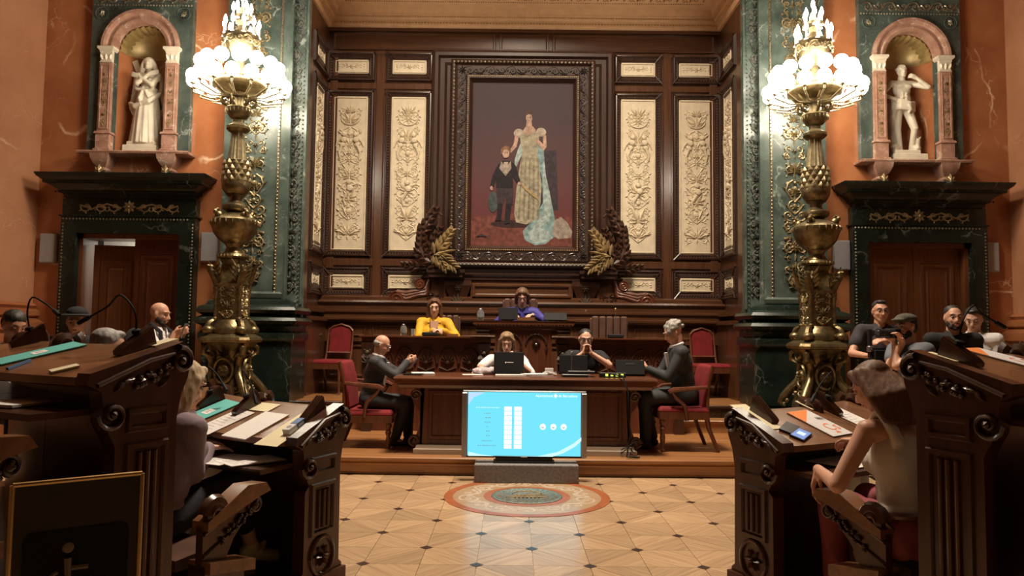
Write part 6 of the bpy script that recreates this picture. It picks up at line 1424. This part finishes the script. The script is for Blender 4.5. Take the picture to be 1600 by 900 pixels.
for s, (px, py) in enumerate(((1406, 535), (1402, 533))): c = P(px, py, 6.75); p.W[s] = loc_of(V((c.x, 6.75+(-.05, .05)[s], c.z)), L0, R(-75)); p.hint[s] = V(((-1, 1)[s]*.5, -.2, -1)); p.hd[s] = V((0, -.5, .8)); p.hn[s] = V((0, -1, .3)); p.curl[s] = .6
t = person('bearded photographer in a grey tee shirt and flat cap, aiming a camera', p, L0, R(-75), 'skin', ('crop', 'h_black'), 'tee', 'greytee', 'darkcloth', False, beard='beard')
m = MB().ell(p.H+V((0, .0, .085)), (.088, .105, .05)).ell(p.H+V((0, -.09, .07)), (.07, .06, .018)); link('flat_cap', remesh(m, .01, 2, .002), 'cap', t); m = MB().tube([p.N+V((-.12, .08, 0)), p.N+V((-.05, -.1, -.02)), p.C+V((.05, -.14, -.1)), p.C+V((.14, -.02, -.25))], .022, 6); m.build('strap', 'blueden', t)
c = P(1394, 521, 6.78); t = thing('photo_camera', 'black photo camera with long lens raised by the man in the flat cap', 'camera', c, R(-75)); bevelled(MB().box(-.07, .07, -.03, .04, -.045, .045).build('body', 'blackmatt', t, 0), .008)
MB().tube([(0, -.03, 0), (0, -.06, 0), (0, -.16, 0)], [.035, .036, .042], 14).build('lens', 'black', t); MB().ell((0, -.165, 0), (.034, .008, .034)).build('lens_glass', plain('glassdark', (.03, .03, .04), .05), t)
p, L0 = stand_at(1490, 497, 6.9, R(-15), 0, 2, 0)
person('bearded man with short dark hair in a black shirt, looking to the camera', p, L0, R(-15), 'skin', ('crop', 'h_black'), 'shirt', 'tee', 'darkcloth', False, beard='beard', vox=.011)
p, L0 = stand_at(1521, 499, 7.45, R(-40), 0, 4, 22)
person('young man with dark hair in a white shirt looking down behind the bearded man', p, L0, R(-40), 'skin2', ('short', 'h_black'), 'shirt', 'white', 'darkcloth', False, closed=True, vox=.011)

# --- councillors in the foreground
def place(p, T, rz, floor): o = Matrix.Rotation(rz, 3, 'Z') @ p.H; return V((T.x-o.x, T.y-o.y, floor))
T = P(288, 600, 3.75); rz = R(180-38)
p, L0 = seat_at(288, 600, 3.75, rz, .05, 8, 25)
# local -y is towards the hall's centre; local +x is on the picture's left after the turn
c = P(316, 712, 4.15); 
def wl(px, py, Y): c = P(px, py, Y); return loc_of(c, L0, rz)
near = 0 if (Matrix.Rotation(rz, 3, 'Z') @ V((-1, 0, 0))).x > 0 else 1
p.W[near] = loc_of(V((P(324, 712, 3.98).x, 3.98, .815)), L0, rz); p.hint[near] = V(((-1, 1)[near]*.15, .3, -1)); p.hd[near] = V(((.1, -.1)[near], -1, -.1)); p.hn[near] = V((0, 0, -1)); p.curl[near] = .25
o_ = 1-near; p.W[o_] = loc_of(V((P(312, 704, 4.15).x, 4.15, .815)), L0, rz); p.hd[o_] = V(((.5, -.5)[o_], -1, 0)); p.curl[o_] = .4
p.ank[near] = loc_of(V((P(392, 838, 4.15).x, 4.15, .26)), L0, rz); p.knee[near], _w = ik(p.hip[near], p.ank[near], .43, .42, V((0, -.3, 1))); p.toe[near] = p.ank[near]+V(((-1, 1)[near]*.0, -.13, -.11))
p.legto = .7
t = person('blonde woman in a lilac jacket, a hand on her papers, beside the raised desk', p, L0, rz, 'skin2', ('long', 'h_blond'), 'jacket', 'lilac', 'darkcloth', True, vox=.0072, shoes='cardcream')
m = MB(); A = p.ank[near]; m.tube([A+V((-.035, -.05, -.05)), A+V((0, -.09, -.01)), A+V((.035, -.05, -.05))], .012, 6); m.build('sandal_strap', 'cardcream', t)

T = P(1364, 603, 3.5); rz = R(180+22)
p = seated(.45, 10); p.P.z = .55; up_ = None
W3 = lambda px, py, Y: P(px, py, Y)
Lb = V((W3(1424, 760, 3.38).x, 3.38, .05))
def q(px, py, Y): return loc_of(P(px, py, Y), Lb, rz)
p.P = loc_of(V((Lb.x, Lb.y, .58)), Lb, rz); p.N = q(1400, 652, 3.42); p.H = q(1364, 603, 3.5); p.C = p.P.lerp(p.N, .6)
near = 0 if (Matrix.Rotation(rz, 3, 'Z') @ V((-1, 0, 0))).x < 0 else 1
far = 1-near; sg_ = (-1, 1)
p.S[near] = q(1355, 672, 3.38); p.S[far] = q(1446, 668, 3.52)
rtv = (p.S[1]-p.S[0]).normalized(); p.hip = [p.P+rtv*s*.085+V((0, 0, -.02)) for s in (-1, 1)]
p.W[near] = q(1278, 733, 3.62); p.hint[near] = V((sg_[near]*.8, .4, -1)); p.hd[near] = loc_of(V((0, 0, 0)), V((0.35, -.1, .9)), 0) ; Ri = Matrix.Rotation(-rz, 3, 'Z'); p.hd[near] = Ri @ V((-.25, .1, -1)); p.hn[near] = Ri @ V((.8, -.4, -.2)); p.curl[near] = .45
p.W[far] = q(1345, 690, 3.75); p.hint[far] = V((sg_[far]*.6, .2, -1)); p.hd[far] = Ri @ V((-.5, .8, 0)); p.hn[far] = V((0, 0, -1)); p.curl[far] = .7
p.knee[near] = loc_of(V((P(1303, 778, 3.82).x, 3.82, .6)), Lb, rz); p.ank[near] = loc_of(V((P(1308, 900, 3.85).x, 3.85, .14)), Lb, rz); p.knee[far] = p.knee[near]+Ri @ V((.22, .08, 0)); p.ank[far] = p.ank[near]+Ri @ V((.22, .08, 0))
p.toe = [a+Ri @ V((-.06, .14, -.05)) for a in p.ank]
p.face = Ri @ V((-.62, .62, -.55)); solve(p)
t = thing('person', 'woman with long brown hair in a white tank top, bent over her desk', 'person', Lb, rz)
B = basis(p.face); m = MB(); torso(m, p, 0, True); limbs(m, p, 0, k=.92); head_prims(m, p.H, B, .98, p.N, fem=True)
hand(m, p.Wr[near], p.hd[near], p.hn[near], p.curl[near], 1, 1.0); hand(m, p.Wr[far], p.hd[far], p.hn[far], p.curl[far], -1, 1.0)
for s in (0, 1): m.cap(p.ank[s], .034, p.toe[s], .026, 10)
link('body', remesh(m, .0072, 2), 'skin', t)
# tank top: the trunk below a scooped neckline with two straps
up = (p.N-p.P).normalized(); rt = (p.S[1]-p.S[0]).normalized(); fw = up.cross(rt); M = Matrix((rt, fw, up)).transposed(); g = .013
m = MB(); m.ell(p.P.lerp(p.C, .5), (.126+g, .104+g, .18+g), 20, 14, M).ell(p.C+up*.0, (.142+g, .108+g, .15+g), 20, 14, M).ell(p.P+up*.08, (.142+g, .112+g, .06+g), 20, 14, M)
for s in (-1, 1): m.ell(p.C+rt*s*.065-fw*.085+up*.0, .057+g*.8, 12, 8)
for s in (-1, 1):
    m.tube([p.C+rt*s*.1+fw*.09+up*.08, p.N+rt*s*.1+fw*.06-up*.05, p.N+rt*s*.095+up*.028-fw*.01, p.N+rt*s*.09-fw*.09-up*.06, p.C+rt*s*.08-fw*.11+up*.05], [.03, .026, .02, .024, .03], 8)
tk = link('tank_top', remesh(m, .0085, 3, .004, 5, 10), 'tank', t)
m = MB(); g = .02; m.ell(p.P, (.15+g, .125+g, .115+g), 18, 12, M); limbs(m, p, g, arms=(), leg_to=.9); link('trousers', remesh(m, .011, 2, .008, 3, 8), 'pink', t)
MB().tube([p.P+rt*.17*cos(a)+fw*.138*sin(a)+up*.075 for a in [2*pi*i/28 for i in range(29)]], .016, 6).build('belt', 'w_chair', t)
q_ = lambda x, y, z: p.H+B @ V((x, y, z)); m = MB()
m.ell(q_(0, -.018, .046), (.081, .093, .071), 16, 12, B).ell(q_(0, -.05, .0), (.078, .058, .085), 16, 12, B)
for i in range(11):
    x = i/10; a = q(1342+50*x, 584+4*x, 3.46-.02*x); b = q(1364+x*56, 622-12*x, 3.36-.02*x); c = q(1386+x*60, 656+4*x, 3.31+.02*x); m.cap(a, .03, b, .026, 10); m.cap(b, .026, c, .018, 10)
for s in (-1, 1): m.cap(q_(s*.02, .05, .09), .022, q_(s*.07, .02, .04), .02, 8); m.cap(q_(s*.074, .0, .03), .022, q_(s*.082, -.03, -.09), .024, 8); m.cap(q_(s*.082, -.03, -.08), .024, p.N+rt*s*.09+fw*.06+up*.02, .022, 8)
link('hair', remesh(m, .0065, 4, .0012, 1, 30, .1), 'h_tank', t)
face_parts(t, p.H, B, .98, 'h_brown', None, True)
for s in (-1, 1): MB().tube([q_(s*.084+.0*cos(a), -.002+.014*cos(a), -.045+.014*sin(a)) for a in [2*pi*i/12 for i in range(13)]], .003, 5).build('hoop_earring', 'brass', t)

# ------------------------------------------------------------------ marble statues
def statue(label, loc, k, kind):
    t = thing('marble_statue', label, 'statue', loc, 0); t.scale = (k, k, k); m = MB()
    p = standing(1.66); B = basis(V((.0, -1, .02)))
    if kind == 'woman':
        p.W = [V((.07, -.17, 1.3)), V((-.07, -.19, 1.25))]; p.hint = [V((-1, -.2, -1)), V((1, -.2, -1))]; p.hd = [V((1, 0, .35)), V((-1, 0, .35))]; p.hn = [V((0, 1, 0)), V((0, 1, 0))]; p.curl = [.2, .2]
        B = basis(V((.1, -1, .18)))
    else:
        p.P += V((.03, 0, 0)); p.W = [V((-.17, -.12, 1.0)), V((.2, -.14, 1.38))]; p.hint = [V((-1, .2, -.1)), V((1, -.1, -1))]; p.hd = [V((1, .1, -.3)), V((-.8, 0, .4))]; p.hn = [V((0, 1, 0)), V((0, 1, 0))]; p.curl = [.8, .9]; p.ank[0] += V((.05, -.05, 0)); p.ank[1] += V((.06, .03, .02)); p.knee[1] += V((.06, -.09, 0)); p.toe = [a+V((0, -.13, -.05)) for a in p.ank]
        B = basis(V((-.1, -1, .05)))
    solve(p); torso(m, p, 0, kind == 'woman'); limbs(m, p, .004); head_prims(m, p.H, B, 1.03, p.N, fem=kind == 'woman')
    for s in (0, 1): hand(m, p.Wr[s], p.hd[s], p.hn[s], p.curl[s], 1 if s == 0 else -1, 1.1, .011); m.cap(p.ank[s], .038, p.toe[s], .03)
    rn = random.Random(7)
    if kind == 'woman':
        m.lathe([(.001, .04), (.27, .045), (.25, .3), (.22, .6), (.19, .85), (.17, 1.0), (.15, 1.1), (.001, 1.12)], n=28, star=lambda k_, r, z: r*(1+.05*sin(k_*2.6)))
        for i in range(22): a = 2*pi*i/22; r0, r1 = .26+rn.uniform(-.02, .03), .17; m.tube([(r1*cos(a)*.9, r1*sin(a)*.7, 1.08), ((r0*.8)*cos(a+.1), r0*.72*sin(a+.1), .6+rn.uniform(-.1, .1)), (r0*cos(a+.2), r0*.9*sin(a+.2), .05)], [.02, .03, .034], 6)
        m.tube([(-.17, -.12, 1.05), (0, -.16, 1.0), (.17, -.12, 1.06)], .035, 8); m.tube([(-.02, -.18, 1.0), (-.06, -.21, .85), (-.02, -.22, .72)], [.03, .03, .015], 8); m.tube([(.03, -.18, 1.0), (.09, -.2, .88)], [.03, .012], 8)
        m.ell(p.H+V((0, .02, .045)), (.1, .11, .1)); 
        for s in (-1, 1): m.tube([p.H+V((s*.05, -.03, .09)), p.H+V((s*.1, -.01, 0)), p.H+V((s*.13, .03, -.15)), p.S[0 if s < 0 else 1]+V((s*.05, .03, -.05)), V((s*.25, .02, 1.0)), V((s*.3, .04, .75)), V((s*.2, .02, .5))], [.03, .04, .05, .055, .06, .06, .03], 8)
        m.tube([V((-.3, -.05, .8)), V((-.15, -.17, .72)), V((.1, -.2, .8)), V((.26, -.05, 1.0))], [.04, .05, .05, .04], 8)
    else:
        m.ell(p.H+V((0, .02, .05)), (.092, .1, .08))
        for i in range(24): a, b = rn.uniform(0, 6.28), rn.uniform(0, 1.5); m.ell(p.H+V((.09*sin(b)*cos(a), .02+.095*sin(b)*sin(a), .04+.085*cos(b))), .022, 8, 6)
        for i in range(5): z = .98-.035*i; m.tube([(-.19, -.02, z+.03), (-.1, -.15, z-.0), (.05, -.17, z-.06+.01*i), (.19, -.05, z-.02)], .034, 8)
        for i in range(6): x = -.12-.022*i; m.tube([(x, -.08+.03*i, .98), (x-.06, -.05+.04*i, .72), (x+.02, .0+.03*i, .5), (x-.03, .06, .2)], [.035, .045, .04, .035], 8)
        m.tube([(.02, -.17, .9), (.06, -.17, .8), (.03, -.16, .74)], [.04, .035, .015], 8)
        m.cap(V((-.12, .1, .05)), .12, V((-.08, .12, .45)), .08); m.ell(V((-.14, .02, .14)), (.12, .12, .1)); m.ell(V((-.2, -.08, .1)), (.06, .1, .05)); m.tube([(.18, .05, .1), (.26, .0, .16), (.24, -.06, .3), (.3, -.05, .36)], [.06, .05, .04, .015], 8); m.ell(V((.22, -.02, .14)), (.08, .1, .06))
        for s in (-1, 1): m.ell(p.C+V((s*.07, -.085, .05)), (.07, .03, .05))
        for i in range(3): m.ell(p.C+V((-.03, -.1, -.08-.06*i)), (.03, .02, .026)); m.ell(p.C+V((.03, -.1, -.08-.06*i)), (.03, .02, .026))
    m.box(-.25, .2 if kind != 'woman' else .25, -.22, .2, -.0, .07)
    link('figure', remesh(m, .0115, 1), 'statue', t)
    bevelled(MB().box(-.3, .3, -.26, .24, -.14, 0).build('base', 'statue', t, 0), .008)
    if kind == 'woman':
        for s in (-1, 1): MB().cbox((s*.02, .16, .85), .1, .05, 1.75, Matrix.Rotation(R(s*22), 3, 'Y')).build('cross_beam', 'statue', t, 0)
    else: face_parts(t, p.H, B, 1.03, 'statue', lipsc='statue') if 0 else None
kst = .78*(nzs-nz0+.02)/1.3
statue('white marble statue of a veiled woman with crossed arms before a diagonal cross', (AX-NX+.02, YW+.1, nz0+.11), P(220, 85, YW).z/1.0*0+ (zc(220, 84)-zc(220, 232))/1.73, 'woman')
statue('white marble statue of a half-draped youth, hand on hip, an animal at his feet', (AX+NX-.02, YW+.1, nz0+.11), (zc(1410, 95)-zc(1410, 245))/1.73, 'man')

# ------------------------------------------------------------------ things on the tables
def laptop(name, label, px, Y, z, w, h, mat='blackmatt', rz=0, tilt=12, deep=.2, y0=0, group=None):
    t = thing(name, label, 'computer', (P(px, 580, Y).x, Y, z), rz, group); M = Matrix.Rotation(R(-tilt), 3, 'X') if 0 else Matrix.Rotation(R(tilt), 3, 'X')
    bevelled(MB().box(-w/2, w/2, 0, deep, 0, .018).build('keyboard_base', mat, t, 0), .004)
    l = MB().cbox(M @ V((0, 0, h/2))+V((0, -.0, .018)), w, .012, h, M); bevelled(l.build('lid', mat, t, 0), .004); return t, M
t, M = laptop('laptop', 'open black laptop with a small white maker mark, lid towards the hall', 795, 8.02, TZ, .33, .235, tilt=-8)
m = MB().cbox(M @ V((-.035, -.008, .12))+V((0, 0, .018)), .014, .002, .014, M); m.cbox(M @ V((.015, -.008, .12))+V((0, 0, .018)), .07, .002, .007, M); m.build('maker_mark', 'paper', t, 0)
t, M = laptop('laptop', 'dark laptop before the man in black tee shirt', 896, 8.3, TZ, .32, .2, tilt=-6, group='x')
del t['group']
t, M = laptop('laptop', 'low dark laptop with a silver strip on its lid before the grey-haired man', 985, 8.05, TZ, .32, .165, tilt=-18)
MB().cbox(M @ V((-.0, -.008, .12))+V((0, 0, .018)), .1, .002, .01, M).build('silver_strip', 'metal', t, 0)
def flat(name, label, cat, px, Y, z, w, d, h, mat, rz=0, part='page', group=None):
    t = thing(name, label, cat, (P(px, 580, Y).x, Y, z), R(rz), group); n = max(1, int(h/.006)) if mat == 'paper' else 1
    rn = random.Random(int(px))
    for i in range(n): MB().cbox((rn.uniform(-.004, .004), rn.uniform(-.004, .004), h*(i+.5)/n), w, d, h/n*.9, Matrix.Rotation(rn.uniform(-.06, .06) if n > 1 else 0, 3, 'Z')).build(part, mat, t, 0)
    return t
flat('paper_stack', 'sheaf of papers in front of the balding man on the table', 'paper', 661, 8.0, TZ, .24, .2, .02, 'paper', 12, 'page', 'papers on the table')
flat('notebook', 'black notebook under the sheaf before the balding man', 'notebook', 646, 7.86, TZ, .2, .12, .014, 'black', -4, 'cover')
flat('paper_stack', 'white papers standing out under the black laptop', 'paper', 796, 7.84, TZ, .3, .1, .018, 'paper', 0, 'page', 'papers on the table')
flat('paper_stack', 'single flat papers at the edge beside the patterned scarf', 'paper', 738, 8.0, TZ, .22, .14, .006, 'paper', 8, 'page', 'papers on the table')
flat('paper_stack', 'loose white papers between the two laptops', 'paper', 834, 8.0, TZ, .26, .18, .02, 'paper', 20, 'page', 'papers on the table')
t = flat('white_box', 'small white box behind the loose papers between the laptops', 'box', 858, 8.2, TZ, .09, .07, .075, 'white', 0, 'carton')
m = MB(); rn = random.Random(3); pts = [V((rn.uniform(-.09, .09), rn.uniform(-.05, .05), .012+rn.uniform(0, .03))) for _ in range(16)]; m.tube(pts, .006, 6); t = tag(m.build('white_cable', 'white', None, loc=(P(860, 580, 8.02).x, 8.0, TZ)), 'tangled white cable beside the small white box', 'cable')
t = thing('mixing_console', 'flat black console with a thin silver rod at the middle of the table edge', 'electronics', (P(902, 583, 7.85).x, 7.85, TZ)); bevelled(MB().box(-.17, .11, -.1, .1, 0, .03).build('lower_unit', 'black', t, 0), .004); bevelled(MB().box(-.1, .19, -.02, .14, .03, .062).build('upper_unit', 'black', t, 0), .004); MB().tube([(-.06, 0, .05), (-.06, 0, .26)], .006, 6).build('silver_rod', 'metal', t); MB().ell((-.06, 0, .26), .009).build('rod_tip', 'metal', t)
t = thing('switch_box', 'black switch box with four glowing yellow-green buttons', 'electronics', (P(960, 583, 7.8).x, 7.8, TZ)); bevelled(MB().box(-.16, .12, -.03, .05, 0, .05).build('case', 'black', t, 0), .003)
for x in (-.085, -.03, .022, .078): MB().box(x-.014, x+.014, -.034, -.03, .014, .04).build('lit_button', 'ledgreen', t, 0)
c = P(968, 585, 7.62); pts = [(P(955, 578, 7.75).x, 7.75, TZ+.04), (P(972, 583, 7.6).x, 7.56, TZ+.03), (P(981, 600, 7.5).x, 7.48, .86), (P(982, 640, 7.5).x, 7.5, .6), (P(986, 665, 7.5).x, 7.55, .42), (P(978, 690, 7.55).x, 7.5, Z1+.02), (P(995, 703, 7.5).x, 7.5, Z1+.015), (P(1000, 706, 7.5).x, 7.53, Z1+.015)]
tag(MB().tube(pts, .009, 6).build('power_cable', 'blackmatt', None), 'black power cable falling from the table to the platform floor', 'cable')
pts = [V((P(983, 690, 7.6).x+rn.uniform(-.09, .09), 7.62+rn.uniform(-.05, .05), Z1+.02+rn.uniform(0, .14))) for _ in range(14)]; tag(MB().tube(pts, .005, 5).build('cable_tangle', 'blackmatt', None), 'tangle of thin black cables on the platform by the table foot', 'cable')
# presidency
def desk_screen(label, px, Y, z, w, h, tilt):
    t = thing('desk_monitor', label, 'screen', (P(px, 490, Y).x, Y, z)); M = Matrix.Rotation(R(tilt), 3, 'X'); bevelled(MB().cbox(M @ V((0, 0, h/2))+V((0, 0, .01)), w, .02, h, M).build('panel', 'blackmatt', t, 0), .004); MB().box(-w*.3, w*.3, -.0, .1, 0, .012).build('foot', 'black', t, 0); return t
desk_screen('small black screen leaning before the person in blue shirt', 794, 9.35, dzp, .25, .16, -12); desk_screen('low black screen at the closed-door end of the raised desk', 868, 9.4, dzp, .3, .12, -35)
flat('wooden_tray', 'pale wooden tray between the two screens on the raised desk', 'tray', 821, 9.3, dzp, .22, .12, .045, 'w_rowtop', 0, 'tray')
plain('glass', (.8, .85, .85), .05, 0, var=.02, Transmission_Weight=.9)
def glass(label, px, Y, z, r=.035, h=.1, cap=False):
    t = thing('water_jug' if cap else 'drinking_glass', label, 'glass', (P(px, 490, Y).x, Y, z), 0, None if cap else 'drinking glasses'); MB().lathe([(r*.8, 0), (r, h*.3), (r*.95, h*.7), (r*.6, h), (r*.55, h), (r*.85, h*.7), (r*.9, h*.3), (.0, .01)] if cap else [(r*.85, 0), (r, h), (r*.92, h), (r*.78, .008), (0, .008)], n=16).build('vessel', 'glass', t)
    if cap: MB().ell((0, 0, h+.01), (r*.5, r*.5, .015)).build('lid', 'metal', t)
glass('glass jug with metal lid on the raised desk edge', 751, 9.35, dzp, .05, .13, True); glass('glass on the side desk by the glass jug of the woman in mustard', 646, 9.5, dz0, .03, .09); glass('glass jug on the side desk beside the woman in mustard', 631, 9.5, dz0, .045, .13, True)
def conf_mic(label, px, Y, z, lean=0):
    t = thing('conference_microphone', label, 'microphone', (P(px, 510, Y).x, Y, z), 0, 'conference microphones on the side desks'); bevelled(MB().box(-.1, .1, -.05, .06, 0, .05).build('console', 'blackmatt', t, 0), .012); MB().tube([(0, 0, .05), (lean*.3, .01, .2), (lean, .03, .36)], .004, 6).build('gooseneck', 'metal', t); MB().ell((lean, .03, .37), (.012, .012, .02)).build('capsule', 'brass', t)
conf_mic('black conference microphone in front of the woman in mustard', 672, 9.42, dz0); conf_mic('black conference microphone in front of the empty leather chair', 962, 9.42, dz0)
flat('card_tray', 'small wooden card tray beside the hands of the woman in mustard', 'tray', 706, 9.5, dz0, .14, .08, .03, 'w_rowtop', 0, 'tray')
sheet('printed_sheet', 'printed sheets on the shelf under the hand of the blonde woman', 'paper', .22, .3, -1, 1, 352, 722, 8, 'paper', .003, 'papers on the desk shelves', True, build=lines(14, .18, .26))
sheet('printed_sheet', 'printed sheet with raised corner at the aisle end of the shelf', 'paper', .21, .3, -1, 1, 392, 722, -16, 'paper', .005, 'papers on the desk shelves', True, build=lines(16, .17, .26))
sheet('printed_sheet', 'wide printed sheet on the shelf before the woman in tank top', 'paper', .34, .28, 1, 1, 1322, 716, 0, 'paper', .003, 'papers on the desk shelves', True, build=lines(12, .3, .24))
